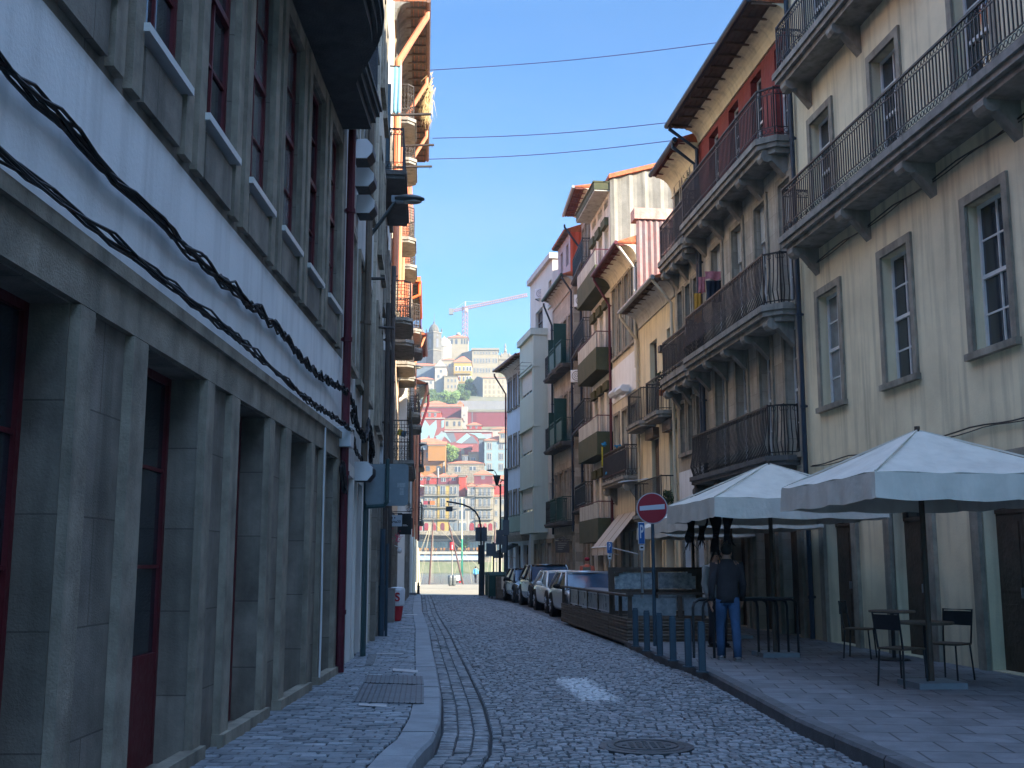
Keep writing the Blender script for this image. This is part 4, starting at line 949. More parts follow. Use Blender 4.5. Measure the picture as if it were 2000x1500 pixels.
# wall lamps
lampm = M('lamp_grey_paint', (.045, .055, .06), .4, .15, 4, .1, 20, spec=.5)
def walllamp(bx, by, hx0, hx1, hy, Y, label, s=1.0):
    base = atY(bx, by, Y); h0 = atY(hx0, hy, Y); h1 = atY(hx1, hy-1, Y)
    e = empty('wall_lamp', label, 'street lamp', base, 0, 'cobra head lamps on the left facades')
    L_ = lambda p: Vector(p)-base
    b = MB(); a = L_(h0)+Vector((.02, 0, -.02*s)); b.tube([(0, -.04*s, 0), a+Vector((0, -.04*s, 0))], .022*s, 6); b.tube([(0, .04*s, 0), a+Vector((0, .04*s, 0))], .022*s, 6)
    b.box(-.05*s, .05*s, -.07*s, .07*s, -.26*s, .12*s); b.build('arm', lampm, e)
    ln = (L_(h1)-L_(h0)).length; c = (L_(h0)+L_(h1))/2
    b = MB(); b.box(L_(h0).x-.06*s, L_(h0).x+.14*s, -.06*s, .06*s, c.z-.055*s, c.z+.055*s); b.build('clamp', greym, e)
    b = MB(); n = 10; vs = []
    for i in range(n+1):
        t = i/n; x = L_(h0).x+ln*t; w_ = .14*s*(math.sin(math.pi*(.16+.8*t)))**.6; hh = .085*s*(math.sin(math.pi*(.12+.84*t)))**.6
        for k in range(8): q = 2*math.pi*k/8; vs.append((x, w_*math.cos(q), c.z+(hh*math.sin(q) if math.sin(q) > 0 else hh*.55*math.sin(q))))
    b._add(vs, [(i*8+k, i*8+(k+1) % 8, (i+1)*8+(k+1) % 8, (i+1)*8+k) for i in range(n) for k in range(8)]+[tuple(range(7, -1, -1)), tuple(n*8+k for k in range(8))])
    h = b.build('lamp_head', lampm, e, smooth=True)
    b = MB(); b.ell((c.x+.04*s, 0, c.z-.045*s), ln*.34, .1*s, .035*s, 10, 6); b.build('lens', M('lamp_lens', (.25, .25, .22), .15, .1, 3, 0, spec=.8), h, smooth=True)
walllamp(716, 470, 772, 829, 390, 20.8, 'large grey cobra head lamp on a double arm, nearest of the left wall lamps', 1.15)
walllamp(768, 757, 797, 827, 717, 42, 'grey wall lamp above the ragged black eaves, halfway along the left row', 1.0)
walllamp(799, 890, 809, 834, 869, 70, 'small wall lamp at the far end, upper of the close pair', .95)
walllamp(801, 893, 803, 828, 880, 73.5, 'small wall lamp at the far end, lower of the close pair', .95)
walllamp(795, 915, 798, 816, 908, 72, 'smallest and lowest wall lamp just right of the road sign back', .8)
# back of road sign on a bent post
Y = 18.2; p0 = atY(715, 906, Y); p1 = atY(797, 988, Y)
gx = atY(713, 1000, Y).x; e = empty('road_sign', 'back of a large grey rounded road sign on a bent dark green post', 'road sign', (gx, Y, KH))
lx = lambda px: atY(px, 1000, Y).x-gx
lz = lambda py: atY(750, py, Y).z-KH
def rrect(x0, x1, z0, z1, r, n=5):
    pts = []
    for cx, cz, a0 in ((x1-r, z1-r, 0), (x0+r, z1-r, 90), (x0+r, z0+r, 180), (x1-r, z0+r, 270)):
        for i in range(n+1): q = rad(a0+90*i/n); pts.append((cx+r*math.cos(q), cz+r*math.sin(q)))
    return pts
def plate(b, poly, y0, y1):
    n = len(poly); b._add([(x, y0, z) for x, z in poly]+[(x, y1, z) for x, z in poly], [tuple(range(n)), tuple(range(2*n-1, n-1, -1))]+[(i, n+i, n+(i+1) % n, (i+1) % n) for i in range(n)])
b = MB(); plate(b, rrect(p0.x-gx, p1.x-gx, p1.z-KH, p0.z-KH, .07), 0, .02); sp_ = b.build('sign_plate', greym, e)
b = MB(); plate(b, rrect(lx(775), lx(791), lz(952), lz(943), .005, 1), -.004, -.001); plate(b, rrect(lx(780), lx(788), lz(967), lz(953), .005, 1), -.004, -.001); b.build('sticker', M('faded_sticker', (.3, .33, .35), .6, .2, 30, 0), sp_)
b = MB(); xp = lx(756)
b.tube([(0, .0, .0), (0, 0, lz(998)), (.04, -.02, lz(990)), (xp-.05, -.05, lz(988)), (xp, -.05, lz(982)), (xp, -.05, lz(897))], .034, 8); b.tube([(0, .1, 0), (0, .1, lz(920))], .045, 8)
b.build('post', M('dark_green_post', (.03, .065, .07), .5, .2, 5, .1, 20), e)
b = MB(); b.box(xp-.05, xp+.05, -.012, .03, lz(980), lz(977)); b.box(xp-.05, xp+.05, -.012, .03, lz(915), lz(912)); b.build('clamp', zinc, e)
# hanging signs
Y = 31; p0 = atY(757, 1006, Y); p1 = atY(785, 1028, Y); c = (p0+p1)/2; e = empty('hanging_sign', 'small pale grey hanging sign lettered Porta33', 'sign', c)
W_, H_ = (p1.x-p0.x)/2, (p0.z-p1.z)/2
b = MB(); b.box(-W_, W_, -.015, .015, -H_, H_); b.build('board', M('sign_pale_grey', (.38, .42, .46), .6, .05, 3, .02), e, bevel=.004)
b = MB(); b.tube([(-W_-.25, 0, H_+.05), (W_, 0, H_+.05)], .012, 5); b.build('bracket', blackm, e)
text_mesh('Porta33', .105, blackm, e, Matrix.Translation((0, -.018, -.03))@TXT, None, bold=.002)
b = MB(); b.ell((0, -.018, .08), .018, .004, .022, 8, 6); b.build('emblem', blackm, e)
Y = 35; p0 = atY(777, 1003, Y); p1 = atY(803, 1044, Y); c = (p0+p1)/2; e = empty('hanging_sign', 'square black hanging sign with small pale lettering behind the Porta33 sign', 'sign', c)
W_, H_ = (p1.x-p0.x)/2, (p0.z-p1.z)/2
b = MB(); b.box(-W_, W_, -.05, .05, -H_, H_); b.build('board', blackm, e, bevel=.005)
b = MB()
for i, wd in ((0, .12), (1, .16)): b.box(-.05, -.05+wd, -.055, -.051, -.02-i*.03, -.035-i*.03)
b.build('lettering', whiteb, e)
b = MB(); b.tube([(-W_-.15, 0, H_+.06), (W_, 0, H_+.06)], .012, 5); b.ring((W_*.6, 0, H_+.13), .06, .008, (0, 1, 0)); b.ring((W_*1.1, 0, H_+.12), .05, .008, (0, 1, 0)); b.build('bracket', blackm, e)
Y = 37; p0 = atY(799, 1012, Y); p1 = atY(806, 1033, Y); b = MB(); b.box(p0.x-.1, p1.x, Y-.02, Y+.06, p1.z, p0.z); tag(b.build('small_sign', blackm), 'small black sign half hidden behind the square black sign', 'sign')
# blue grey standing pipe and street cabinets on the left pavement
p = ground(744, 1243, KH); b = MB(); b.tube([(p.x, p.y, KH), (p.x, p.y, KH+1.0)], .062, 10); b.tube([(p.x, p.y, KH+.98), (p.x, p.y, 2.3)], .055, 10); b.tube([(p.x, p.y, KH+.96), (p.x, p.y, KH+1.02)], .075, 10); b.tube([(p.x+.09, p.y+.1, KH), (p.x+.09, p.y+.1, 2.0)], .03, 8)
tag(b.build('standing_pipe', bluegrey), 'thick dark blue grey vertical pipe at the wall foot on the left', 'pipe')
p = ground(761, 1216, KH); b = MB(); b.box(-.12, .1, 0, .3, 0, .82); b.box(-.13, .11, -.01, .31, .821, .85)
o = b.build('street_cabinet', M('warm_grey_cabinet', (.2, .19, .18), .6, .1, 3, .1, 20), loc=(p.x, p.y, KH), bevel=.008); tag(o, 'grey street cabinet beside the red and white tub on the left pavement', 'cabinet')
p = ground(773, 1213, KH); e = empty('advertising_tub', 'white and red tub with a red letter S against the grey cabinet', 'tub', (p.x+.02, p.y+.1, KH))
b = MB(); b.lathe([(.09, 0), (.11, .02), (.16, .38)], n=16); b.build('base', M('red_plastic', (.42, .02, .03), .4, .1, 3, .02), e, smooth=False)
b = MB(); b.lathe([(.17, .381), (.19, .42), (.2, .78), (.18, .84), (.1, .86)], n=16); b.build('top', whiteb, e)
text_mesh('S', .3, MATS['red_plastic'], e, Matrix.Translation((.02, -.205, .6))@TXT, None, bold=.008)
# flower pots and lamps on the left wall further down
p = atY(777, 1051, 34); b = MB(); rs = random.Random(2)
for i in range(60):
    q = Vector((rs.gauss(0, .06), rs.gauss(0, .06), rs.gauss(0, .09))); b.face(q, q+Vector((.03, 0, .02)), q+Vector((.01, .01, .04)))
tag(b.build('flowers', M('pink_petals', (.5, .03, .1), .7, .3, 9, 0), loc=p), 'bunch of pink flowers hanging under the black sign', 'flowers')
p = atY(780, 1075, 34); b = MB(); b.ell((0, 0, 0), .07, .07, .09); b.tube([(0, 0, .09), (-.15, 0, .15)], .01, 5); tag(b.build('globe_lamp', whiteb, loc=p, smooth=True), 'white globe wall lamp below the pink flowers', 'lamp')
p = atY(790, 1092, 45); b = MB(); b.box(-.09, .09, -.03, .03, -.11, .11); tag(b.build('small_sign', whiteb, loc=p), 'small white plaque hanging near the street end on the left', 'sign')
# yellow and blue item on the wicker balcony
p = atY(785, 846, 33.5); b = MB(); b.box(-.13, 0, -.06, .06, -.09, .09); b.m = 1; b.box(.001, .13, -.06, .06, -.09, .09)
tag(b.build('banner_roll', [M('yellow_plastic', (.6, .42, .03), .5, .1, 3, 0), M('blue_plastic', (.06, .14, .2), .5, .1, 3, 0)], loc=p, rot=(0, rad(20), 0)), 'yellow and blue roll tied to the wicker screened balcony', 'roll')
b = MB(); p = atY(745, 880, 26); b.box(-.12, .1, 0, .12, -.3, .3); tag(b.build('alarm_box', whiteb, loc=p, bevel=.02), 'rounded white box on the wall just above the road sign back', 'box')
# pavement details, left: ribbed cover, grating, pale threshold strips
def flat(name, px, label, cat, mat, ribs=None, z=KH, h=.008, grp=None):
    q = [ground(x, y, z) for x, y in px]; b = MB()
    c = sum(q, Vector())/len(q); c.z = z
    b.prism([((v.x-c.x), (v.y-c.y)) for v in q], .004, h)
    if ribs:
        b.m = 1; n, fr = ribs
        A0, A1, A2, A3 = q
        for i in range(n):
            t0, t1 = (i+.5-fr/2)/n, (i+.5+fr/2)/n
            P = [A0.lerp(A1, t0), A0.lerp(A1, t1), A3.lerp(A2, t1), A3.lerp(A2, t0)]; b.prism([((v.x-c.x), (v.y-c.y)) for v in P], h+.0005, h+.004)
    o = b.build(name, [mat, blackm], loc=c); return tag(o, label, cat, grp)
pcov = M('dark_grooved_concrete', (.115, .125, .14), .6, .25, 3, .3, 30)
flat('service_cover', [(687, 1372), (828, 1375), (828, 1340), (706, 1336)], 'dark grooved service cover panel, larger and nearer of two on the pavement', 'cover', pcov, (13, .22), z=KH)
flat('service_cover', [(710, 1334), (828, 1338), (826, 1322), (716, 1319)], 'dark grooved service cover panel, narrower and farther of two on the pavement', 'cover', pcov, (13, .22), z=KH)
flat('drain_grating', [(713, 1300), (729, 1300), (737, 1279), (719, 1279)], 'slotted drain grating at the foot of the left wall', 'grating', M('pale_grate', (.3, .31, .32), .6, .1, 3, .1), (7, .6))
strip = M('worn_pale_strip', (.42, .4, .4), .7, .25, 9, .2, 30)
for k, (px, lb) in enumerate((([(767, 1311), (816, 1315), (816, 1310), (768, 1306)], 'pale pinkish metal strip set in the pavement beyond the grooved covers'),
                ([(700, 1379), (755, 1382), (755, 1377), (702, 1375)], 'pale worn strip set in the pavement in front of the grooved covers'),
                ([(789, 1202), (815, 1202), (815, 1200), (789, 1200)], 'pale strip across the pavement farthest along the left kerb'),
                ([(783, 1226), (808, 1226), (808, 1224.5), (783, 1224.5)], 'pale strip across the pavement second farthest along the left kerb'),
                ([(735, 1278), (788, 1278), (788, 1276.5), (737, 1276)], 'long pale strip across the pavement beside the drain grating'))):
    flat('threshold_strip', px, lb, 'strip', strip, grp='pale strips set in the left pavement')
# manhole cover
p = ground(1262, 1459, .0); b = MB(); b.lathe([(.32, -.02), (.34, .0), (.34, .008), (.30, .010)], n=32); b.ring((0, 0, .012), .28, .007, (0, 0, 1), 32, 4)
for i in range(-3, 4):
    for k in range(-3, 4):
        if i*i+k*k < 10: b.box(i*.065-.02, i*.065+.02, k*.065-.02, k*.065+.02, .009, .016)
b.lathe([(.36, -.03), (.42, -.03), (.42, .004), (.345, .006), (.345, -.01)], n=32)
tag(b.build('manhole_cover', M('cast_iron_cover', (.06, .065, .07), .45, .3, 6, .3, 30, metal=.4), loc=(p.x, p.y, .006)), 'round cast iron manhole cover set in the granite setts', 'manhole cover')
# bollards
bol = [(1242, 1263), (1264, 1272), (1289, 1281), (1315, 1291), (1345, 1303), (1372, 1313)]
words = ['farthest blue grey bollard, beside the wooden terrace corner', 'second blue grey bollard from the terrace corner', 'blue grey bollard standing right under the no entry sign', 'blue grey bollard just nearer than the no entry sign post', 'second nearest blue grey bollard by the black tube rack', 'nearest blue grey bollard, at the kerb corner']
for (px, py), wd in zip(bol, words):
    p = ground(px, py, KRH); hh = .68; b = MB(); r = .052
    b.prism(rrect(-r, r, -r*.8, r*.8, .02, 3), .015, hh-.03); b.prism(rrect(-r*.85, r*.85, -r*.65, r*.65, .02, 3), hh-.029, hh)
    b.prism(rrect(-.085, .085, -.07, .07, .02, 3), 0, .0149)
    tag(b.build('bollard', bluegrey, loc=(p.x, p.y, KRH+.003), rot=(0, 0, rad(-8))), wd, 'bollard', 'bollards along the right kerb')
p = ground(817, 1164, 0); b = MB(); b.lathe([(.1, 0), (.1, .05), (.07, .08), (.06, .38), (.075, .42), (.04, .48), (.055, .54), (.02, .6)], n=12)
tag(b.build('bollard', blackm, loc=(p.x, p.y, KH-.07)), 'small black turned iron bollard at the far end of the left kerb', 'bollard')
# no entry sign
Y = 20.6; p = ground(1278, 1271, KRH); cx = atY(1273, 993, Y); e = empty('no_entry_sign', 'round red no entry sign with white bar on a dark blue post', 'road sign', (atY(1278, 1200, Y).x, Y, KRH))
zc_ = cx.z-KRH; dx = cx.x-atY(1278, 1200, Y).x; R_ = 30.5/FPX*Y*.99
b = MB(); b.tube([(0, 0, 0), (0, 0, zc_+.12)], .032, 10); b.build('post', bluegrey, e)
def disc(b, x, z, r, y0, y1, n=40): plate(b, [(x+r*math.cos(2*math.pi*i/n), z+r*math.sin(2*math.pi*i/n)) for i in range(n)], y0, y1)
b = MB(); disc(b, dx, zc_, R_, -.06, -.04); b.build('rim', M('sign_rim_grey', (.42, .42, .45), .5, .05, 3, 0), e)
b = MB(); disc(b, dx, zc_, R_*.935, -.064, -.0605); rf = b.build('red_disc', M('sign_red', (.27, .008, .022), .45, .06, 2, 0), e)
b = MB(); plate(b, [(dx-R_*.8, zc_-R_*.12-.01), (dx+R_*.8, zc_-R_*.12+.02), (dx+R_*.8, zc_+R_*.2+.02), (dx-R_*.8, zc_+R_*.2-.02)], -.069, -.0645); b.build('white_bar', M('sign_white', (.5, .54, .6), .5, .05, 3, 0), rf)
b = MB(); b.tube([(dx-.2, -.03, zc_+.1), (dx+.2, -.03, zc_+.1)], .012, 4); b.build('clamp', zinc, e)
# parking signs
sblue = M('sign_blue', (.012, .10, .32), .45, .06, 3, 0)
def psign(px0, px1, py0, py1, pyb, Y, label):
    a, c = atY(px0, py0, Y), atY(px1, py1, Y); cx = (a.x+c.x)/2; e = empty('parking_sign', label, 'road sign', (cx, Y, KRH), 0, 'blue parking signs')
    w2 = (c.x-a.x)/2; z0, z1 = c.z-KRH, a.z-KRH
    b = MB(); b.tube([(0, .03, 0), (0, .03, z1)], .03, 8); b.build('post', zinc, e)
    b = MB(); b.box(-w2, w2, -.012, .002, z0, z1); b.build('border', whiteb, e, bevel=.004); b = MB(); b.box(-w2+.012, w2-.012, -.0155, -.0125, z0+.012, z1-.012); b.build('blue_plate', sblue, e)
    text_mesh('P', (z1-z0)*.85, whiteb, e, Matrix.Translation((0, -.018, (z0+z1)/2+.02))@TXT@Matrix.Diagonal((.42, 1, 1, 1)), None, bold=.006)
    zb = atY(px0, pyb, Y).z-KRH; b = MB(); b.box(-w2*.7, w2*.7, -.012, .002, zb, z0-.02); b.m = 1; b.box(-w2*.4, w2*.4, -.016, -.0125, zb+(z0-zb)*.35, zb+(z0-zb)*.6); b.build('lower_plate', [whiteb, blackm], e)
psign(1246, 1260, 1020, 1063, 1075, 24.5, 'tall blue parking sign with white P just left of the no entry post')
psign(1185, 1196, 1058, 1081, 1092, 34, 'smaller blue parking sign with white P below the striped awning')
# wires over the street
for k, (x0, y0, x1, y1, lb) in enumerate(((840, 137, 1425, 80, 'thin purple wire, highest of three crossing the sky'), (845, 270, 1335, 236, 'thin purple wire, middle of three crossing the sky'), (835, 311, 1310, 275, 'thin purple wire, lowest of three crossing the sky'))):
    a, c = atY(x0, y0, 34), atY(x1, y1, 31); pts = [a.lerp(c, i/16)-Vector((0, 0, .12*math.sin(math.pi*i/16))) for i in range(17)]
    b = MB(); b.tube(pts, .013, 5); tag(b.build('overhead_wire', M('purple_wire', (.05, .035, .12), .6, .1, 3, 0)), lb, 'wire', 'wires crossing the street')
# laundry on the right balconies
cloth('towel', 'mustard yellow towel hanging over the black balcony rail on the right', 1355, 1371, 573, 630, 28.2, M('mustard_cloth', (.45, .22, .03), .95, .12, 8, .2, 40), 'towel', 2, .03)
cloth('pink_laundry', 'pink striped cloth hanging inside the balcony near the mustard towel', 1363, 1378, 541, 572, 29.0, M('pink_cloth', (.45, .17, .2), .95, .2, 12, .2, 40), 'laundry', 2, .03)
cloth('pink_laundry', 'pink striped sheet draped along the airer at the picture edge', 1376, 1420, 530, 546, 28.0, MATS['pink_cloth'], 'laundry', 2, .03)
cloth('dark_laundry', 'dark blue clothes drying behind the railing under the pink sheet', 1378, 1418, 548, 590, 28.3, M('dark_blue_cloth', (.02, .03, .05), .95, .2, 8, .2, 40), 'laundry', 4, .05)
# air conditioning units on the right
def ac(px, py, Y, w_, label, rz=0, mt=None):
    p = atY(px, py, Y); e = empty('air_conditioner', label, 'air conditioner', p, rz, 'air conditioners on the right facades')
    b = MB(); b.box(-w_/2, w_/2, -.15, .15, -.27, .27); b.build('casing', mt or whiteb, e, bevel=.02)
    b = MB(); b.ring((0, -.155, 0), .2, .012, (0, 1, 0), 16, 4); b.ring((0, -.155, 0), .12, .008, (0, 1, 0), 14, 4); b.ring((0, -.155, 0), .05, .008, (0, 1, 0), 10, 4); b.build('fan_grille', blackm, e)
    b = MB(); b.box(-w_/2, -w_/2+.04, -.1, .35, -.31, -.272); b.box(w_/2-.04, w_/2, -.1, .35, -.31, -.272); b.build('bracket', blackm, e)
ac(1057, 574, 58.5, .62, 'air conditioner high on the green block beside the flat roof', rad(-25)); ac(1136, 588, 46, .6, 'white air conditioner under the arched eaves of the narrow house', rad(-20)); ac(1128, 735, 47.5, .55, 'white air conditioner left of the lower stained balcony', rad(-20))
for px, py, Y, lb in ((1204, 768, 40.8, 'white shutter hood box, left of the pair under the plaster band'), (1218, 762, 38.9, 'white shutter hood box, right of the pair under the plaster band')):
    p = atY(px, py, Y); b = MB(); b.extr([(-.1, -.12), (.16, -.12), (.24, 0), (.16, .13), (-.1, .13)], -.5, .5); o = b.build('shutter_hood', whiteb, loc=p, rot=(0, 0, H3.e.rotation_euler.z), bevel=.01); tag(o, lb, 'shutter hood', 'white hoods on the maroon windowed house')
# striped awning
def awning(H, s0, s1, z1, z0, out, label):
    e = empty('awning', label, 'awning', H.e.matrix_basis@Vector(((s0+s1)/2, .05, 0)), H.e.rotation_euler.z)
    w2 = (s1-s0)/2; n = 6; cols = [M('awning_cream', (.42, .37, .31), .9, .08, 5, .1, 30), M('awning_brown', (.12, .09, .07), .9, .1, 5, .1, 30)]
    b = MB(); x = -w2; i = 0
    for wd in (.27, .03, .3, .03, .3, .03):
        wd = wd*2*w2/.96; b.m = i % 2; b.face((x, .02, z1), (x+wd, .02, z1), (x+wd, out, z0), (x, out, z0)); b.face((x, out, z0), (x+wd, out, z0), (x+wd, out+.015, z0-.28), (x, out+.015, z0-.28)); x += wd; i += 1
    b.build('canopy', cols, e)
    for sx in (-1, 1): b = MB(); b.tube([(sx*w2*.96, .02, z0-.25), (sx*w2*.96, out-.03, z0-.02)], .018, 6); b.build('arm', whiteb, e)
    b = MB(); b.tube([(-w2, out, z0), (w2, out, z0)], .025, 6); b.build('front_bar', whiteb, e)
bpy.context.view_layer.update()
s0 = H3.S(1238, 1000, 0); awning(H3, .3, 3.6, 3.35, 2.15, 1.0, 'cream and brown striped awning sloping out over the right pavement')
# small clothes airer folded out under the maroon balcony
p = atY(1238, 942, 36); b = MB()
for i in range(6): b.tube([(-.5+i*.03, .0+i*.12, .02*i), (.45, i*.12, .12)], .01, 4)
b.tube([(-.5, 0, 0), (-.35, .6, .1)], .014, 4); b.tube([(.45, 0, .12), (.45, .6, .12)], .014, 4); tag(b.build('clothes_airer', whiteb, loc=p, rot=(0, 0, rad(-10))), 'white folding clothes airer fixed under the maroon panelled balcony', 'airer')
# blue knots and yellow strip on that balcony
for px, py, lb in ((1180, 868, 'bright blue knotted cloth on the top corner of the maroon panelled balcony'), (1186, 924, 'bright blue knotted cloth at the bottom corner of the maroon panelled balcony'), (1208, 873, 'blue tape tied round the middle of the maroon panelled balcony')):
    p = atY(px, py, 40.9 if px < 1200 else 39.0); b = MB(); rs = random.Random(px)
    for i in range(9): b.ell((rs.gauss(0, .05), rs.gauss(0, .03), rs.gauss(0, .035)), .05, .03, .03, 6, 5)
    tag(b.build('knotted_cloth', M('bright_blue_cloth', (.02, .22, .42), .8, .2, 9, .1), loc=p, smooth=True), lb, 'cloth', 'blue ties on the maroon panelled balcony')
cloth('yellow_strip', 'narrow yellow cloth hanging at the end of the maroon panelled balcony', 1174.5, 1178, 873, 911, 41.2, M('yellow_cloth', (.5, .38, .04), .9, .1, 5, .1), 'cloth', 1, .01)
# ------------------------------------------------------------------ wooden terrace in the parking lane
def kx(Y, o=0): return interp(KR, Y)+o
def terrace(name, label, Y0, Y1, n, panels, white_trim):
    e = empty(name, label, 'terrace', (kx(Y0), Y0, 0)); o = Vector((kx(Y0), Y0, 0))
    b = MB(); W = 2.05
    for k in range(5):                                    # base planks along the street side and the near end
        z0, z1 = .06+k*.1, .06+k*.1+.088
        P = [(kx(Y0)-o.x, 0), (kx(Y1)-o.x, Y1-Y0)]
        b.prism([(P[0][0], P[0][1]+.035), (P[1][0], P[1][1]), (P[1][0]+.03, P[1][1]), (P[0][0]+.03, P[0][1]+.035)], z0, z1)
        b.box(0, W, 0, .03, z0, z1)
    b.build('plank_base', woodp, e)
    b = MB(); b.prism([(.04, .04), (W, .04), (W+kx(Y1)-o.x, Y1-Y0), (kx(Y1)-o.x+.04, Y1-Y0)], .14, .18); b.build('deck', woodp, e)
    for i in range(n+1):
        Y = Y0+(Y1-Y0)*i/n; x = kx(Y)-o.x; b = MB(); b.box(x+.032, x+.1, Y-Y0-(.0 if i else -.04), Y-Y0+.07+(0 if i else .04), .18, .96); b.build('post', woodd, e)
    b = MB(); b.prism([(-.02, -.03), (kx(Y1)-o.x-.02, Y1-Y0), (kx(Y1)-o.x+.13, Y1-Y0), (.13, -.03)], .961, 1.0); b.build('handrail', woodd, e)
    for i in panels:
        Ya = Y0+(Y1-Y0)*i/n+.12; Yb = Y0+(Y1-Y0)*(i+1)/n-.05; xa, xb = kx(Ya)-o.x+.05, kx(Yb)-o.x+.05
        b = MB(); b.prism([(xa, Ya-Y0), (xb, Yb-Y0), (xb+.012, Yb-Y0), (xa+.012, Ya-Y0)], .6, .93); p = b.build('frosted_panel', cloudp, e)
        b = MB()
        for z in (.585, .931): b.prism([(xa-.01, Ya-Y0), (xb-.01, Yb-Y0), (xb+.02, Yb-Y0), (xa+.02, Ya-Y0)], z-.008, z+.013)
        b.build('panel_trim', zinc if not white_trim else whiteb, p)  # panel edges in white enamel when the flag is set, zinc otherwise
    return e
T1 = terrace('wooden_terrace', 'dark wooden terrace platform with frosted side panels in front of the parked silver car', 23.75, 30.6, 5, (0, 1, 2, 3), True)
T2 = terrace('wooden_terrace', 'near end section of the wooden terrace behind the blue grey bollards', 21.85, 23.7, 2, (), False)
bx = kx(21.85)
b = MB(); W = 2.05
for x in (.03, 1.0, 1.97): b.box(x, x+.08, .035, .1, .56, .96)
b.box(0, 2.1, .02, .13, 1.0005, 1.03); b.build('end_frame', woodd, T2)
for x0, x1 in ((.14, .96), (1.12, 1.93)): b = MB(); b.box(x0, x1, .06, .072, .6, .93); b.build('frosted_panel', cloudp, T2)
# tall framed screen
p0 = atY(1188, 1108, 24.6); p1 = atY(1370, 1108, 24.6); e = empty('windscreen_partition', 'tall dark wooden screen with two cloudy frosted panes and stepped corners', 'screen', (p0.x, 24.6, .18))
Wd = p1.x-p0.x; top = p0.z-.18; b = MB()
b.box(0, .13, -.04, .04, 0, top); b.box(Wd-.13, Wd, -.04, .04, 0, top); b.box(Wd/2-.06, Wd/2+.06, -.04, .04, .0, top-.1); b.box(.131, Wd-.131, -.04, .04, top-.1, top); b.box(.131, Wd-.131, -.04, .04, .78, .86)
for q in (0, 1): x = .135 if q == 0 else Wd-.135; s_ = 1 if q == 0 else -1; b.box(x, x+s_*.09, -.05, -.041, top-.19, top-.13); b.box(x, x+s_*.18, -.055, -.041, top-.13, top-.1)
b.box(.131, Wd-.131, -.03, .03, .02, .4); b.build('frame', woodd, e)
for x0, x1 in ((.14, Wd/2-.07), (Wd/2+.07, Wd-.14)): b = MB(); b.box(x0, x1, -.01, .01, .87, top-.11); b.build('frosted_pane', M('cloudy_pane', (.42, .46, .48), .3, .2, 9, .05, 5, col2=(.09, .13, .16), spec=.6), e)
for x0, x1 in ((.14, Wd/2-.07), (Wd/2+.07, Wd-.14)): b = MB(); b.box(x0, x1, -.01, .01, .41, .775); b.build('frosted_pane', cloudp, e)
# low black rail of joined tube hoops
p = ground(1345, 1290, KRH); e = empty('tube_rack', 'black tubular metal rack of hoops with a flat top beside the bollards', 'rack', (p.x+.15, p.y+.4, KRH+.003))
for i in range(5):
    b = MB(); x = i*.16; pts = [(x, 0, 0), (x, 0, .78), (x+.03, .02, .86), (x+.1, .05, .9), (x+1.0, .3, .9), (x+1.08, .33, .86), (x+1.1, .35, .78), (x+1.1, .35, 0)]
    b.tube(pts, .022, 6); b.build('hoop', blackm, e)
b = MB(); b.prism([(.12, .03), (1.05, .32), (1.7, .32), (.8, .03)], .925, .94); b.build('top_plate', M('steel_top', (.1, .12, .13), .35, .15, 3, .05, metal=.5), e)
# ------------------------------------------------------------------ umbrellas
def umbrella(cx, cy, wx, wy, ztop, zval, label, drop=.3, tilt=0):
    e = empty('market_umbrella', label, 'umbrella', (cx, cy, KRH), rad(6), 'white market umbrellas over the terrace'); za = zval+.95-KRH; zt = zval+drop-KRH; hx, hy = wx/2, wy/2
    b = MB(); n = 10; rs = random.Random(int(cx*10)); vs = []; per = []
    C = [(-hx, -hy), (hx, -hy), (hx, hy), (-hx, hy)]
    for k in range(4):
        a, c = C[k], C[(k+1) % 4]
        for i in range(n): t = i/n; sag = -.015*math.sin(math.pi*t); per.append((a[0]+(c[0]-a[0])*t, a[1]+(c[1]-a[1])*t, zt+sag))
    N = len(per); rows = [(.04, za-.01), (.35, None), (.7, None), (1, None)]
    for r, _z in rows:
        for (x, y, z) in per: vs.append((x*r, y*r, z+(za-z)*(1-r)**1.12-.012*math.sin(x*9)*math.sin(y*7)*r))
    b._add(vs, [(j*N+i, j*N+(i+1) % N, (j+1)*N+(i+1) % N, (j+1)*N+i) for j in range(3) for i in range(N)])
    for k in range(4): b.tube([(0, 0, za+.005), Vector(per[k*n])*.5+Vector((0, 0, za*.5+.012)), Vector(per[k*n])+Vector((0, 0, .012))], .014, 4)
    co = b.build('canopy', canvas, e, smooth=False); m_ = co.modifiers.new('t', 'SOLIDIFY'); m_.thickness = .01
    b = MB(); vs = []; M_ = N*4
    for row, (dz, out) in enumerate(((0, .004), (-drop*.5, .012), (-drop*.95, .018))):
        for i in range(M_):
            t = i/4; k = int(t) % N; u = t-int(t); p, q = Vector(per[k]), Vector(per[(k+1) % N]); v = p.lerp(q, u); wv = .014*math.sin(i*.8)*row/2*(1+.4*math.sin(i*.13)); d = Vector((v.x, v.y, 0)).normalized()
            v = v+d*(out+wv); v.z += dz+(-.025*abs(math.sin(i*math.pi/13)) if row == 2 else 0); vs.append(v)
    b._add(vs, [(r*M_+i, r*M_+(i+1) % M_, (r+1)*M_+(i+1) % M_, (r+1)*M_+i) for r in range(2) for i in range(M_)])
    v_ = b.build('valance', canvas, e, smooth=False); m_ = v_.modifiers.new('t', 'SOLIDIFY'); m_.thickness = .008
    b = MB(); b.tube([(0, 0, 0), (0, 0, za+.05)], .035, 10); b.build('pole', woodd, e)
    for (x, y) in C: b = MB(); b.tube([(0, 0, za-.06), (x*.97, y*.97, zt-.02)], .014, 4); b.build('rib', woodd, e)
    b = MB(); b.box(-.3, .3, -.3, .3, 0, .07); b.build('base', greym, e)
    return e
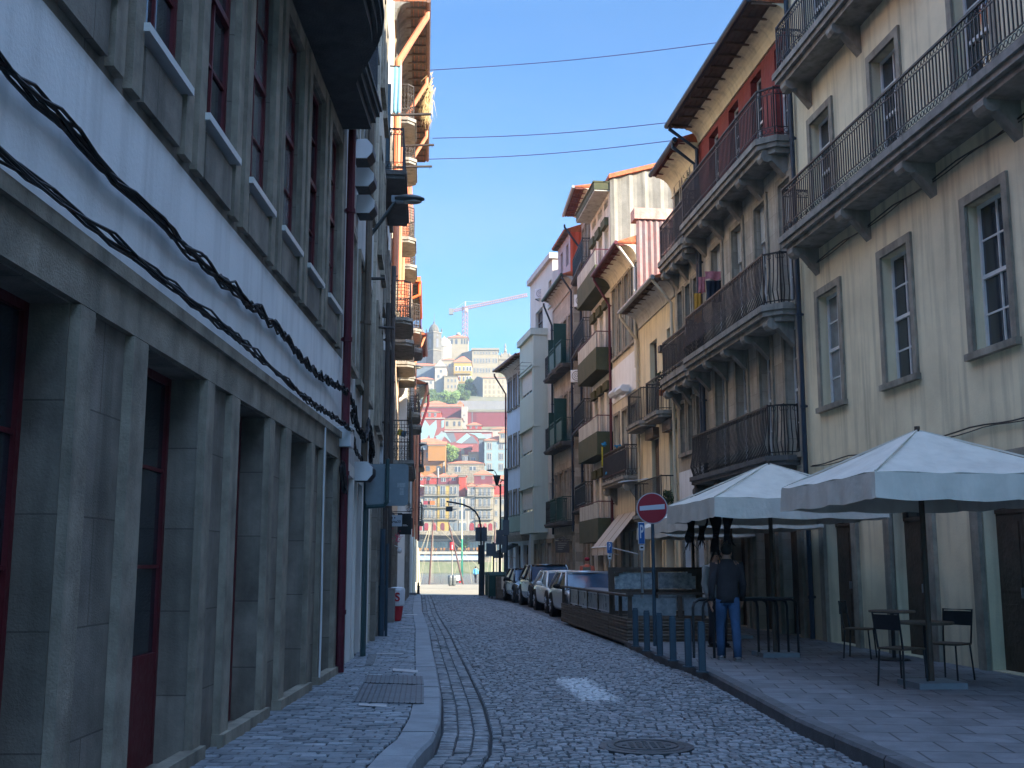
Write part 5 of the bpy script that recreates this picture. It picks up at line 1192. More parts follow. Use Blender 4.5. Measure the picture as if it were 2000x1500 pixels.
umbrella(4.25, 18.4, 2.7, 2.9, 0, 2.28, 'nearest white market umbrella over the bollards, with the big front valance', .3)
umbrella(4.45, 22.8, 2.3, 4.0, 0, 2.25, 'middle white market umbrella between two others, drooping left edge', .28)
umbrella(4.35, 27.0, 2.0, 3.2, 0, 2.2, 'farthest white market umbrella, low behind the no entry sign', .26)
umbrella(5.1, 13.9, 2.5, 3.0, 0, 2.3, 'white market umbrella standing nearest the viewer on the right pavement', .3)
# dark streamers hanging from the umbrella edge
def streamer(px, y0, y1, Y, label):
    a, c = atY(px, y0, Y), atY(px, y1, Y); b = MB(); rs = random.Random(px); L_ = a.z-c.z
    vs = []; n = 8
    for i in range(n+1):
        t = i/n; w_ = .085*(1-.35*t)+.02*math.sin(t*7+px); vs += [(-w_+.02*math.sin(t*5), .01, -L_*t), (w_+.02*math.sin(t*5), -.02, -L_*t), (0, .05, -L_*t)]
    b._add(vs, [(3*i+k, 3*i+(k+1) % 3, 3*i+3+(k+1) % 3, 3*i+3+k) for i in range(n) for k in range(3)])
    for i in range(7): x = rs.uniform(-.08, .08); b.tube([(x*.6, 0, -L_), (x*1.6, rs.uniform(-.03, .03), -L_-rs.uniform(.08, .2))], .012, 4, r2=.004)
    return tag(b.build('hanging_strap', M('dark_fabric', (.02, .016, .018), .9, .3, 6, .3), loc=a, smooth=False), label, 'strap', 'dark straps hanging from the umbrellas')
for px, y0, y1, Y, lb in ((1347, 1012, 1060, 19.6, 'dark frayed strap hanging under the umbrella, leftmost'), (1370, 1008, 1056, 19.8, 'dark frayed strap hanging under the umbrella, second from left'), (1396, 1008, 1078, 19.2, 'longest dark frayed strap under the umbrella, third from left'), (1419, 975, 1055, 18.2, 'dark frayed strap at the valance corner, rightmost')): streamer(px, y0, y1, Y, lb)
# beige folded umbrella cover / post column behind, tables and chairs to the right
def table(x, y, label):
    e = empty('cafe_table', label, 'table', (x, y, KRH+.003), 0, 'cafe tables on the right pavement'); b = MB(); b.lathe([(.34, .72), (.35, .73), (.35, .75), (.34, .755)], n=24); b.build('table_top', woodp, e); b = MB(); b.tube([(0, 0, .02), (0, 0, .72)], .03, 8); b.lathe([(.24, 0), (.22, .02), (.04, .04)], n=16); b.build('pedestal', blackm, e)
def chair(x, y, rz, label):
    e = empty('cafe_chair', label, 'chair', (x, y, KRH+.003), rz, 'cafe chairs on the right pavement'); b = MB(); b.box(-.2, .2, -.2, .2, .44, .465); b.build('seat', woodp, e, bevel=.008)
    b = MB(); b.tube([(-.19, .19, .46), (-.2, .25, .88), (.2, .25, .88), (.19, .19, .46)], .014, 6); b.box(-.19, .19, .235, .255, .68, .86); b.build('backrest', blackm, e)
    for sx in (-1, 1):
        for s2 in (-1, 1): b = MB(); b.tube([(sx*.18, s2*.18, .44), (sx*.2, s2*.21, 0)], .013, 6); b.build('leg', blackm, e)
table(5.2, 14.3, 'round cafe table under the nearest umbrella'); table(5.9, 17.6, 'round cafe table farther back near the stone house wall')
chair(4.75, 13.9, rad(120), 'cafe chair left of the nearest round table'); chair(5.65, 14.7, rad(-50), 'cafe chair behind the nearest round table'); chair(5.5, 18.0, rad(60), 'cafe chair at the farther round table')
# plant on the low balcony
def leafy(name, label, cat, p, r, h, n, mat, ls=.06, seed=1, grp=None, pot=None):
    e = empty(name, label, cat, p, 0, grp); rs = random.Random(seed); b = MB()
    for i in range(n):
        a = rs.uniform(0, 6.28); q = rs.random()**.5*r; z = rs.uniform(.1, h); c = Vector((q*math.cos(a)*math.sin(math.pi*min(.95, z/h*.8+.15)), q*math.sin(a), z)); d = Vector((rs.gauss(0, 1), rs.gauss(0, 1), rs.gauss(0, .8))).normalized()*ls*rs.uniform(.6, 1.5); s = d.orthogonal().normalized()*ls*.35
        b.face(c-s*.3, c+d*.5+s, c+d, c+d*.5-s)
    b.build('foliage', mat, e)
    if pot: b = MB(); b.lathe([(pot*.75, -pot*1.4), (pot, 0)], n=12); b.build('pot', M('terracotta', (.35, .13, .06), .8, .2, 5, .1), e)
    return e
leafm = M('leaf_green', (.045, .09, .02), .6, .5, 8, .0)
leafy('potted_plant', 'green potted plant on the low balcony just right of the no entry sign', 'plant', atY(1304, 992, 33.3), .22, .5, 260, leafm, .09, 3, pot=.13)
leafy('potted_plant', 'trailing plant inside the slab balcony of the yellow house', 'plant', atY(1293, 762, 34), .35, .6, 160, M('leaf_dark', (.03, .05, .02), .6, .4, 8, 0), .1, 4, pot=.12)
leafy('potted_plant', 'hanging fern beside the dark lobed balcony at the upper right', 'plant', atY(1352, 370, 30.6), .25, .6, 200, leafm, .09, 5)
# ------------------------------------------------------------------ cars (local: nose at -y)
glassw = M('windscreen_glass', (.035, .075, .13), .07, .4, .8, 0, spec=.8)
glasst = M('tinted_side_glass', (.012, .015, .02), .06, .2, 1, 0, spec=.8)
def car(name, label, Y, xo, Lc, Wc, Hc, paint, suv=False, rz=0, cat='car'):
    x = kx(Y, xo); e = empty(name, label, cat, (x, Y, .002), rz, 'cars parked along the right kerb'); w = Wc/2
    zb = .2; belt = .86 if not suv else .98; hood = .78 if not suv else .9
    # stations: y, half width, z bottom, z shoulder, z top centre
    S_ = [(-.5, .62, .34, .48, .5), (-.492, .78, .24, .58, .62), (-.47, .88, .2, hood-.14, hood-.06), (-.42, .95, zb, hood-.06, hood+.02), (-.33, .985, zb, hood, hood+.07), (-.2, 1, zb, belt-.02, hood+.13), (0, 1, zb, belt, belt+.02), (.2, 1, zb, belt+.01, belt+.02), (.36, .985, zb, belt+.01, belt+.02), (.45, .95, zb+.02, belt, belt+.01), (.485, .88, .26, belt-.08, belt-.04), (.5, .75, .34, .7, .72)]
    b = MB(); vs = []; prof = lambda hw, z0, zs, zt: [(0, z0), (hw*.8, z0), (hw*.97, z0+.06), (hw, z0+(zs-z0)*.35), (hw*1.005, z0+(zs-z0)*.66), (hw*.975, zs-.03), (hw*.9, zs+.01), (hw*.5, zt), (0, zt+.015)]
    for (t, ww, z0, zs, zt) in S_:
        pr = prof(w*ww, z0, zs, zt); full = pr+[(-a, z) for a, z in pr[-2:0:-1]]; vs += [(a, t*Lc, z) for a, z in full]
    n = 16; fs = [(i*n+k, (i+1)*n+k, (i+1)*n+(k+1) % n, i*n+(k+1) % n) for i in range(len(S_)-1) for k in range(n)]; fs += [tuple(range(n)), tuple(range((len(S_)-1)*n+n-1, (len(S_)-1)*n-1, -1))]
    b._add(vs, fs); bo = b.build('body', paint, e, smooth=True); ss = bo.modifiers.new('s', 'SUBSURF'); ss.levels = 2; ss.render_levels = 2
    # greenhouse
    y0, y1, y2, y3 = -.22*Lc, -.05*Lc, .33*Lc, .45*Lc; zr = Hc; g = MB()
    def sec(y, hw, z): return y, hw, z
    A0 = [(-w*.84, y0, belt-.03), (w*.84, y0, belt-.03), (w*.7, y1, zr-.05), (-w*.7, y1, zr-.05)]
    g.face(*A0); o = g.build('windscreen', glassw, e)
    g = MB(); g.face((w*.86, y3, belt), (-w*.86, y3, belt), (-w*.68, y2, zr-.06), (w*.68, y2, zr-.06)); g.build('rear_window', glasst, e)
    for s in (-1, 1):
        g = MB(); P = [(s*w*.93, y0+.03, belt-.02), (s*w*.93, y3, belt), (s*w*.72, y2+.0, zr-.05), (s*w*.73, y1, zr-.05)]
        g.face(*(P if s > 0 else P[::-1])); g.build('side_window', glasst, e)
    b = MB(); rf = []; ny, nx = 6, 8; vs = []
    for j in range(ny+1):
        t = j/ny; y = y1-.06+(y2-y1+.12)*t; zc_ = zr-.05+.06*math.sin(math.pi*(t*.8+.1))
        for i in range(nx+1): u = -1+2*i/nx; vs.append((u*w*.735, y, zc_-.05*abs(u)**3))
    b._add(vs, [(j*(nx+1)+i, j*(nx+1)+i+1, (j+1)*(nx+1)+i+1, (j+1)*(nx+1)+i) for j in range(ny) for i in range(nx)])
    r_ = b.build('roof', paint, e, smooth=True); m_ = r_.modifiers.new('t', 'SOLIDIFY'); m_.thickness = .04; m_.offset = -1
    for s in (-1, 1):
        b = MB()
        b.tube([(s*w*.92, y0-.02, belt-.04), (s*w*.74, y1, zr-.045)], .04, 6); b.tube([(s*w*.91, y3+.02, belt-.02), (s*w*.72, y2, zr-.05)], .055, 6); b.tube([(s*w*.95, Lc*.1, belt), (s*w*.75, Lc*.1, zr-.04)], .03, 6); b.tube([(s*w*.74, y1, zr-.045), (s*w*.74, y2, zr-.05)], .032, 6)
        b.build('pillars', paint, e, smooth=True)
    b = MB(); b.tube([(-w*.72, y1-.01, zr-.05), (0, y1-.05, zr-.03), (w*.72, y1-.01, zr-.05)], .045, 8); b.build('roof_header', paint, e, smooth=True)
    b = MB(); b.tube([(-w*.85, y0-.03, belt-.03), (0, y0-.1, belt-.02), (w*.85, y0-.03, belt-.03)], .03, 6); b.build('windscreen_base', rubber, e, smooth=True)
    for s in (-1, 1):
        for yy in (-.3*Lc, .3*Lc):
            R_ = .33 if not suv else .37; h = MB()
            h.tube([(s*(w*.6), yy, R_), (s*(w+.004), yy, R_)], R_+.07, 24); h.build('wheel_arch', rubber, e)
            h = MB(); h.tube([(s*(w-.16), yy, R_), (s*(w-.02), yy, R_), (s*(w+.012), yy, R_)], R_, 24); wh = h.build('wheel', rubber, e)
            h = MB(); h.tube([(s*(w+.013), yy, R_), (s*(w+.018), yy, R_)], R_*.62, 20); h.m = 1
            for k in range(5):
                a = k*2*math.pi/5; h.tube([(s*(w+.02), yy+.05*math.cos(a), R_+.05*math.sin(a)), (s*(w+.02), yy+R_*.58*math.cos(a), R_+R_*.58*math.sin(a))], .024, 5)
            h.build('rim', [M('rim_dark', (.05, .05, .055), .5, .1, 3, 0, metal=.6), M('rim_silver', (.4, .4, .42), .35, .1, 3, 0, metal=.8)], wh)
        h = MB(); hl = (s*w*.74, -.462*Lc, hood-.15); h.ell(hl, .17, .1, .09, 12, 8); hd = h.build('headlight', M('headlight_glass', (.5, .52, .54), .08, .2, 6, 0, metal=.5, spec=1), e, smooth=True)
        h = MB(); h.ell((s*w*.7, -.485*Lc, hood-.16), .06, .06, .055, 10, 6); h.build('bulb', M('chrome', (.6, .6, .6), .15, .05, 3, 0, metal=1), hd, smooth=True)
        h = MB(); h.ell((s*(w+.13), y0+.28, belt+.08), .11, .06, .075, 10, 6); h.tube([(s*(w*.93), y0+.3, belt), (s*(w+.06), y0+.28, belt+.05)], .022, 5); h.build('mirror', paint if 'white' in label or 'suv' in name else rubber, e, smooth=True)
        h = MB(); h.ell((s*w*.72, -.487*Lc, .42), .12, .06, .07, 8, 6); h.build('fog_lamp', rubber, e, smooth=True)
        for yy in (.0, .22): h = MB(); h.box(s*(w+.002), s*(w+.02), yy*Lc-.1, yy*Lc+.08, belt-.13, belt-.1); h.build('door_handle', paint, e)
    h = MB(); h.box(-.42, .42, -.507*Lc, -.47*Lc, .30, .44); h.box(-.34, .34, -.5*Lc, -.46*Lc, hood-.22, hood-.14); h.build('grille', rubber, e, bevel=.01)
    h = MB(); h.box(-.26, .26, -.512*Lc, -.508*Lc, .46, .56); h.build('number_plate', whiteb, e)
    h = MB(); h.box(-.07, .07, y1+.05, y1+.1, zr-.16, zr-.1); h.build('rear_view_mirror', rubber, e)
    return e
psil = M('silver_paint', (.46, .47, .49), .28, .06, 1, 0, metal=.4, coat=.8); pwh = M('white_car_paint', (.75, .75, .73), .25, .04, 1, 0, coat=1); pbk = M('black_car_paint', (.012, .014, .018), .2, .1, 1, 0, coat=1, spec=.6); pdk = M('dark_blue_car_paint', (.015, .022, .035), .2, .1, 1, 0, coat=1, spec=.6)
car('parked_car', 'silver hatchback parked nearest, right behind the wooden terrace', 33.5, 1.17, 4.1, 1.78, 1.37, psil, rz=rad(7.5))
car('parked_car', 'white hatchback parked between the silver car and the black van-like car', 38.2, 1.2, 4.1, 1.76, 1.36, pwh, rz=rad(7.5))
car('parked_suv', 'tall black car with round headlights parked behind the white hatchback', 43.2, 1.22, 4.2, 1.8, 1.56, pbk, suv=True, rz=rad(7.5))
car('parked_car', 'farthest parked car, dark blue with bright headlight, half hidden', 48.2, 1.22, 4.2, 1.76, 1.4, pdk, rz=rad(8.5))
# ------------------------------------------------------------------ people
skin = M('skin', (.45, .24, .16), .6, .08, 6, .03)
def skinned(name, J, E_, mat, parent, root=0, sub=2):
    me = bpy.data.meshes.new(name); me.from_pydata([j[0] for j in J], E_, []); o = bpy.data.objects.new(name, me); scene.collection.objects.link(o); o.parent = parent
    sk = o.modifiers.new('skin', 'SKIN'); sk.use_smooth_shade = True
    if not me.skin_vertices: me.skin_vertices.new() if hasattr(me.skin_vertices, 'new') else None
    sv = me.skin_vertices[0].data if me.skin_vertices else None
    if sv:
        for v, j in zip(sv, J): v.radius = (j[1], j[2] if len(j) > 2 else j[1])
        sv[root].use_root = True
    s = o.modifiers.new('sub', 'SUBSURF'); s.levels = sub; s.render_levels = sub
    me.materials.append(mat); return o
def tubesurf(b, pts, n=12):                              # [(centre, rx, ry)] stacked smooth tube with elliptical sections
    P = [Vector(p[0]) for p in pts]; N = len(P); vs = []
    for i, (c, rx, ry) in enumerate(pts):
        t = (P[min(i+1, N-1)]-P[max(i-1, 0)]).normalized(); X = Vector((1, 0, 0)); X = (X-t*X.dot(t)); 
        if X.length < .2: X = Vector((0, 1, 0))-t*t.y
        X.normalize(); Yv = t.cross(X)
        for k in range(n): q = 2*math.pi*k/n; vs.append(Vector(c)+X*rx*math.cos(q)+Yv*ry*math.sin(q))
    b._add(vs, [(i*n+k, i*n+(k+1) % n, (i+1)*n+(k+1) % n, (i+1)*n+k) for i in range(N-1) for k in range(n)]+[tuple(range(n-1, -1, -1)), tuple((N-1)*n+k for k in range(n))])
def person(label, loc, rz, h=1.74, top=None, legs=None, hair=None, cap=None, bag=None, stride=.12, shoe=None, lo=1.0, armbend=.1):
    k = h/1.75; e = empty('person', label, 'person', loc, rz)
    V3 = lambda x, y, z: (x*k, y*k, z*k)
    LA = {}                                              # facing -y
    hip = {s: V3(s*.09, 0, .92) for s in (-1, 1)}; kn = {s: V3(s*.1, -s*stride*.5-.03, .5) for s in (-1, 1)}; an = {s: V3(s*.1, -s*stride*.8+.02, .09) for s in (-1, 1)}
    sh = {s: V3(s*.185, 0, 1.43) for s in (-1, 1)}; el = {s: V3(s*.245, .03+s*stride*.3, 1.13) for s in (-1, 1)}; wr = {s: V3(s*.25, -armbend+s*stride*.5, .88) for s in (-1, 1)}
    J = [(V3(0, 0, .95), .13*k, .1*k), (V3(0, 0, 1.12), .12*k, .09*k), (V3(0, 0, 1.32), .15*k, .1*k), (V3(0, .01, 1.44), .08*k, .07*k), (V3(0, 0, 1.52), .055*k, .055*k), (V3(0, -.01, 1.6), .075*k, .085*k), (V3(0, 0, 1.68), .075*k, .09*k), (V3(0, 0, 1.73), .04*k, .05*k)]
    E_ = [(i, i+1) for i in range(7)]
    for s in (-1, 1):
        i = len(J); J += [(sh[s], .055*k), (el[s], .042*k), (wr[s], .028*k)]; E_ += [(3, i), (i, i+1), (i+1, i+2)]
        w_ = Vector(wr[s]); d = (w_-Vector(el[s])).normalized(); j = len(J); pm = w_+d*.055*k; J.append((tuple(pm), .032*k, .018*k)); E_.append((i+2, j))
        for f, (dy, ln) in enumerate(((-.03, .075), (-.01, .085), (.01, .08), (.03, .062))):
            a = len(J); k1 = pm+d*.035*k+Vector((0, dy*k, 0)); k2 = k1+d*ln*.5*k+Vector((-s*.012*k, 0, 0)); k3 = k2+d*ln*.5*k+Vector((-s*.022*k, 0, 0))
            J += [(tuple(k1), .0095*k), (tuple(k2), .0085*k), (tuple(k3), .007*k)]; E_ += [(j, a), (a, a+1), (a+1, a+2)]
        a = len(J); J += [(tuple(w_+d*.035*k+Vector((-s*.005, -.035*k, 0))), .011*k), (tuple(w_+d*.085*k+Vector((-s*.02*k, -.045*k, 0))), .009*k)]; E_ += [(i+2, a), (a, a+1)]
        i = len(J); J += [(hip[s], .085*k), (kn[s], .055*k), (an[s], .038*k), ((an[s][0], an[s][1]-.12*k, .035*k), .035*k)]; E_ += [(0, i), (i, i+1), (i+1, i+2), (i+2, i+3)]
    skinned('body', J, E_, skin, e)
    # face
    b = MB(); b.ell(V3(0, -.098, 1.6), .014*k, .02*k, .022*k, 8, 6); b.ell(V3(-.075, 0, 1.6), .012*k, .025*k, .03*k, 8, 6); b.ell(V3(.075, 0, 1.6), .012*k, .025*k, .03*k, 8, 6); b.build('nose_and_ears', skin, e, smooth=True)
    b = MB(); b.ell(V3(-.03, -.085, 1.625), .012*k, .008*k, .008*k, 6, 5); b.ell(V3(.03, -.085, 1.625), .012*k, .008*k, .008*k, 6, 5); b.ell(V3(0, -.09, 1.56), .022*k, .008*k, .006*k, 6, 5); b.build('eyes_and_mouth', M('eye_dark', (.03, .015, .012), .5, .1, 3, 0), e, smooth=True)
    if hair: b = MB(); b.ell(V3(0, .018, 1.665), .09*k, .1*k, .095*k, 14, 10); b.build('hair', hair, e, smooth=True)
    if cap:
        b = MB(); b.ell(V3(0, .005, 1.7), .098*k, .11*k, .075*k, 14, 10); b.ell(V3(0, -.12, 1.685), .07*k, .07*k, .012*k, 10, 6); b.build('cap', cap, e, smooth=True)
    b = MB(); tubesurf(b, [(V3(0, 0, .86), .175*k, .13*k), (V3(0, 0, .98), .172*k, .13*k), (V3(0, 0, 1.12), .165*k, .12*k), (V3(0, 0, 1.28), .195*k, .13*k), (V3(0, .0, 1.4), .19*k, .125*k), (V3(0, .01, 1.475), .12*k, .095*k), (V3(0, .01, 1.52), .07*k, .07*k)], 16)
    for s in (-1, 1): 
        s0 = Vector(V3(s*.12, 0, 1.43)); tubesurf(b, [(s0, .075*k, .075*k), (Vector(sh[s]), .078*k, .078*k), (Vector(sh[s]).lerp(Vector(el[s]), .5), .064*k, .066*k), (el[s], .058*k, .058*k), (Vector(el[s]).lerp(Vector(wr[s]), .5), .05*k, .05*k), (Vector(wr[s])+Vector((0, 0, .02)), .042*k, .042*k)], 12)
    jo = b.build('jacket', top, e, smooth=True)
    b = MB(); tubesurf(b, [(V3(0, 0, 1.0), .165*k, .115*k), (V3(0, 0, .9), .17*k, .122*k), (V3(0, 0, .82), .15*k, .11*k)], 16)
    for s in (-1, 1): tubesurf(b, [(V3(s*.08, 0, .92), .1*k, .11*k), (V3(s*.092, -s*stride*.15, .76), .092*k, .1*k), (kn[s], .07*k, .075*k), (Vector(kn[s]).lerp(Vector(an[s]), .5), .066*k, .07*k), (Vector(an[s])+Vector((0, 0, -.03*k)), .06*k, .068*k)], 12)
    b.build('trousers', legs, e, smooth=True)
    for s in (-1, 1):
        a = an[s]; b = MB(); b.ell((a[0], a[1]-.055*k, .045*k), .05*k, .14*k, .045*k, 12, 8); b.box(a[0]-.045*k, a[0]+.045*k, a[1]-.18*k, a[1]+.07*k, 0, .022*k); b.build('shoe', shoe or rubber, e, smooth=False)
    if bag: b = MB(); b.box(-.14*k, .14*k, .13*k, .26*k, 1.05*k, 1.42*k); b.tube([V3(-.1, .13, 1.42), V3(-.12, 0, 1.5), V3(-.12, -.13, 1.35), V3(-.13, -.1, 1.1)], .015, 5); b.tube([V3(.1, .13, 1.42), V3(.12, 0, 1.5), V3(.12, -.13, 1.35), V3(.13, -.1, 1.1)], .015, 5); b.build('backpack', bag, e, bevel=.02)
    return e
jeans = M('blue_jeans', (.04, .09, .18), .85, .2, 7, .2, 40); dj = M('dark_jacket', (.035, .032, .036), .8, .2, 5, .3, 30); darkt = M('dark_trousers', (.04, .04, .05), .8, .2, 5, .2, 30)
hairb = M('dark_brown_hair', (.025, .017, .012), .7, .3, 12, .3, 40)
p = atY(1425, 1300, 17.6); person('man in a dark jacket and blue jeans seen from behind at the right picture edge', (p.x, 17.6, KRH), rad(178), 1.78, dj, jeans, hairb, stride=.22, shoe=M('trainers', (.2, .2, .2), .7, .3, 6, .1))
p = atY(1401, 1200, 20.4); person('man with a flat cap and pale shirt facing the viewer beside the umbrella pole', (p.x, 20.4, KRH), rad(20), 1.72, M('pale_shirt', (.35, .35, .34), .9, .1, 5, .2), darkt, None, cap=M('grey_cap', (.1, .1, .09), .9, .2, 9, .2), stride=.05)
p = atY(1147, 1118, 38.0); person('person in an orange jacket and red cap with backpack, behind the silver car', (p.x, 38.0, KRH), rad(172), 1.66, M('orange_jacket', (.5, .11, .06), .85, .1, 5, .2, 30), darkt, None, cap=M('red_cap', (.25, .01, .03), .8, .1, 5, .1), bag=M('grey_green_bag', (.13, .13, .1), .9, .2, 5, .2), stride=.1)
p = ground(929, 1138, ZQ); person('person in a light blue shirt and dark trousers standing on the sunlit quay edge', (p.x, p.y, ZQ), rad(165), 1.75, M('light_blue_shirt', (.12, .42, .65), .85, .1, 5, .1), darkt, hairb, stride=.18)
# ------------------------------------------------------------------ end of the street
bb = M('blue_black_paint', (.02, .03, .04), .5, .2, 5, .1, 20); sgb = M('sign_back_grey', (.075, .105, .13), .55, .1, 3, .1, 20, metal=.2)
def tpost(name, label, cat, base, parts, grp=None):
    e = empty(name, label, cat, base, 0, grp)
    for nm, mt, f in parts:
        b = MB(); f(b, Vector(base)); b.build(nm, mt, e)
    return e
Yq = 56.0
P_ = lambda px, py, Y=Yq: atY(px, py, Y)
def rel(px, py, base, Y=Yq): return atY(px, py, Y)-base
base = P_(940, 1162, 56.5); base.z = .0
tpost('traffic_pole', 'black traffic pole with a curved arm bending left, at the end of the street', 'traffic pole', base, [
    ('lower_casing', bb, lambda b, o: (b.box(-.13, .1, -.1, .1, 0, 1.2), b.box(-.17, .1, -.1, .1, 1.55, 2.5), b.box(-.1, .1, -.1, .1, 1.2, 1.55))),
    ('arm', bb, lambda b, o: b.tube([rel(px, py, o, 56.5) for px, py in ((939, 1110), (939.5, 1060), (939, 1030), (936, 1012), (929, 1000), (918, 991), (903, 985), (888, 982), (872, 979.5))], .045, 6)),
    ('hanging_box', sgb, lambda b, o: (b.box(rel(870, 988, o).x, rel(883, 988, o).x, -.05, .05, rel(870, 998, o).z, rel(870, 988, o).z), b.tube([rel(876.5, 988, o), rel(876.5, 981, o)], .025, 5)))])
base = P_(988, 1160, 54); base.z = .0
tpost('lamp_column', 'tall dark blue grey column against the corner house carrying sign plates', 'post', base, [
    ('post', M('column_blue_grey', (.035, .055, .075), .5, .2, 4, .1), lambda b, o: b.tube([(0, 0, 0), (0, 0, rel(988, 915, o, 54).z)], .1, 10)),
    ('sign_plate', sgb, lambda b, o: (b.box(rel(983, 0, o, 54).x, rel(995, 0, o, 54).x, -.14, -.11, rel(0, 1045, o, 54).z, rel(0, 1016, o, 54).z))),
    ('cover_plate', sgb, lambda b, o: (b.box(rel(982, 0, o, 54).x, rel(990, 0, o, 54).x, -.14, -.11, rel(0, 1080, o, 54).z, rel(0, 1047, o, 54).z)))])
def signback(x0, x1, y0, y1, Y, xpost, label, extra=0):
    base = ground(xpost, 1165, 0); base = Vector((atY(xpost, 1160, Y).x, Y, 0 if Y < 58 else ZQ))
    tpost('road_sign', label, 'road sign', base, [('post', bb, lambda b, o: b.tube([(0, 0, 0), (0, 0, rel(0, y0-2, o, Y).z)], .04, 8)),
        ('sign_plate', sgb, lambda b, o: b.box(rel(x0, 0, o, Y).x, rel(x1, 0, o, Y).x, -.08, -.05, rel(0, y1, o, Y).z, rel(0, y0, o, Y).z))], 'backs of road signs at the street end')
signback(934, 955, 1030, 1057, 57, 945, 'grey back of a square road sign beside the black traffic pole')
signback(953.5, 971, 1061, 1086, 56, 963, 'lowest grey sign back between the traffic pole and the tall column')
signback(971, 983, 1035, 1064, 55, 976, 'grey sign back just left of the tall blue grey column')
signback(966, 984, 1080, 1090, 55.5, 975, 'short wide grey sign back at head height near the corner house')
base = atY(977, 1165, 60); base.z = -.06
tpost('street_lantern', 'black street lantern with a tapered cup head on a slim post', 'street lamp', base, [
    ('post', bb, lambda b, o: b.tube([(0, 0, 0), (0, 0, rel(0, 945, o, 60).z)], .05, 8)),
    ('lamp_head', bb, lambda b, o: b.lathe([(.06, rel(0, 948, o, 60).z), (.1, rel(0, 944, o, 60).z), (.2, rel(0, 930, o, 60).z), (.21, rel(0, 928.5, o, 60).z), (.03, rel(0, 928, o, 60).z)], (rel(972.5, 0, o, 60).x, 0, 0), 12)),
    ('bracket', bb, lambda b, o: (b.tube([rel(972.5, 947, o, 60), rel(976, 950, o, 60), rel(977, 956, o, 60)], .03, 5), b.tube([rel(977, 943, o, 60), rel(982, 936, o, 60)], .03, 5)))])
base = atY(987, 1165, 58.5); base.z = -.02
b = MB(); o_ = atY(988, 940, 54.5)
tpost('wall_lamp', 'small dark lamp head on a thin curved arm high beside the column top', 'street lamp', o_, [
    ('arm', bb, lambda b, o: b.tube([Vector((0, 0, 0)), atY(974, 934, 54.5)-o, atY(966, 920, 54.5)-o], .02, 5)), ('lamp_head', bb, lambda b, o: b.ell(atY(958, 918.5, 54.5)-o, .2, .09, .05, 10, 6))])
# bins, black bags and the pale box at the kerb
def bin_(px, Y, label, w_=.5, mat=None):
    p = atY(px, 1160, Y); e = empty('rubbish_container', label, 'container', (p.x, Y, 0), rad(8)); b = MB(); b.extr([(-w_*.42, .1), (w_*.42, .1), (w_*.5, 1.05), (-w_*.5, 1.05)], -w_*.7, w_*.7); b.build('container_body', mat or dgreen, e, bevel=.02)
    b = MB(); b.extr([(-w_*.53, 1.051), (w_*.53, 1.051), (w_*.4, 1.18), (-w_*.4, 1.2)], -w_*.74, w_*.74); b.build('lid', mat or dgreen, e, bevel=.02)
    for s in (-1, 1): b = MB(); b.tube([(s*w_*.5, -w_*.3, .08), (s*w_*.5+.05, -w_*.3, .08)], .08, 10); b.build('wheel', rubber, e)
bin_(966, 53.5, 'dark green rubbish container at the kerb, nearer the river', .62); bin_(972, 51.8, 'dark green rubbish container beside the pale panelled box', .62)
for px, py, Y, r, lb in ((964, 1129, 53.5, .28, 'bulging black rubbish bag on the left container'), (976, 1127, 52, .32, 'bulging black rubbish bag on the right container')):
    p = atY(px, py, Y); b = MB(); b.ell((0, 0, 0), r, r*.8, r*.62, 12, 9); b.ell((r*.2, 0, r*.55), r*.2, r*.2, r*.25, 8, 6); tag(b.build('rubbish_bag', M('black_bag', (.012, .012, .014), .35, .2, 6, .6, 9), loc=p, smooth=True), lb, 'rubbish bag')
p = ground(984, 1173, 0); e = empty('planter_box', 'brown planter box with a pale panel at the far end of the parked cars', 'planter', (p.x+.1, 50.6, 0), rad(8)); b = MB(); b.box(-.45, .45, -.25, .25, .05, 1.0); b.build('box', woodp, e, bevel=.01); b = MB(); b.box(-.25, .18, -.27, -.251, .45, 1.0); b.build('panel', M('pale_panel', (.62, .55, .42), .5, .15, 3, .1), e)
# shop awning on the corner house and small hanging signs
p = atY(1006, 1072, 62.5); e = empty('awning', 'dark grey awning with a thin stay over the corner house door', 'awning', p, rad(80)); b = MB(); b.extr([(0, .3), (1.1, -.25), (1.1, -.32), (0, .2)], -1, 1); b.build('canopy', sgb, e); b = MB(); b.tube([(0, 0, -.5), (0, 1.1, -.3)], .02, 5); b.build('arm', zinc, e)
p = atY(1098, 1067, 50); e = empty('hanging_sign', 'dark scrolled hanging sign outside the brown stone house', 'sign', p); b = MB(); b.box(-.3, .3, -.03, .03, -.28, .22); b.tube([(.35, 0, .3), (-.3, 0, .3)], .02, 5); b.ring((0, 0, .32), .1, .015); b.build('board', ironb, e); b = MB()
for i in range(4): b.box(-.2, .2-.06*i, -.036, -.031, .12-i*.09, .15-i*.09)
b.build('lettering', M('pale_gold_paint', (.3, .27, .2), .6, .1, 3, 0), e)
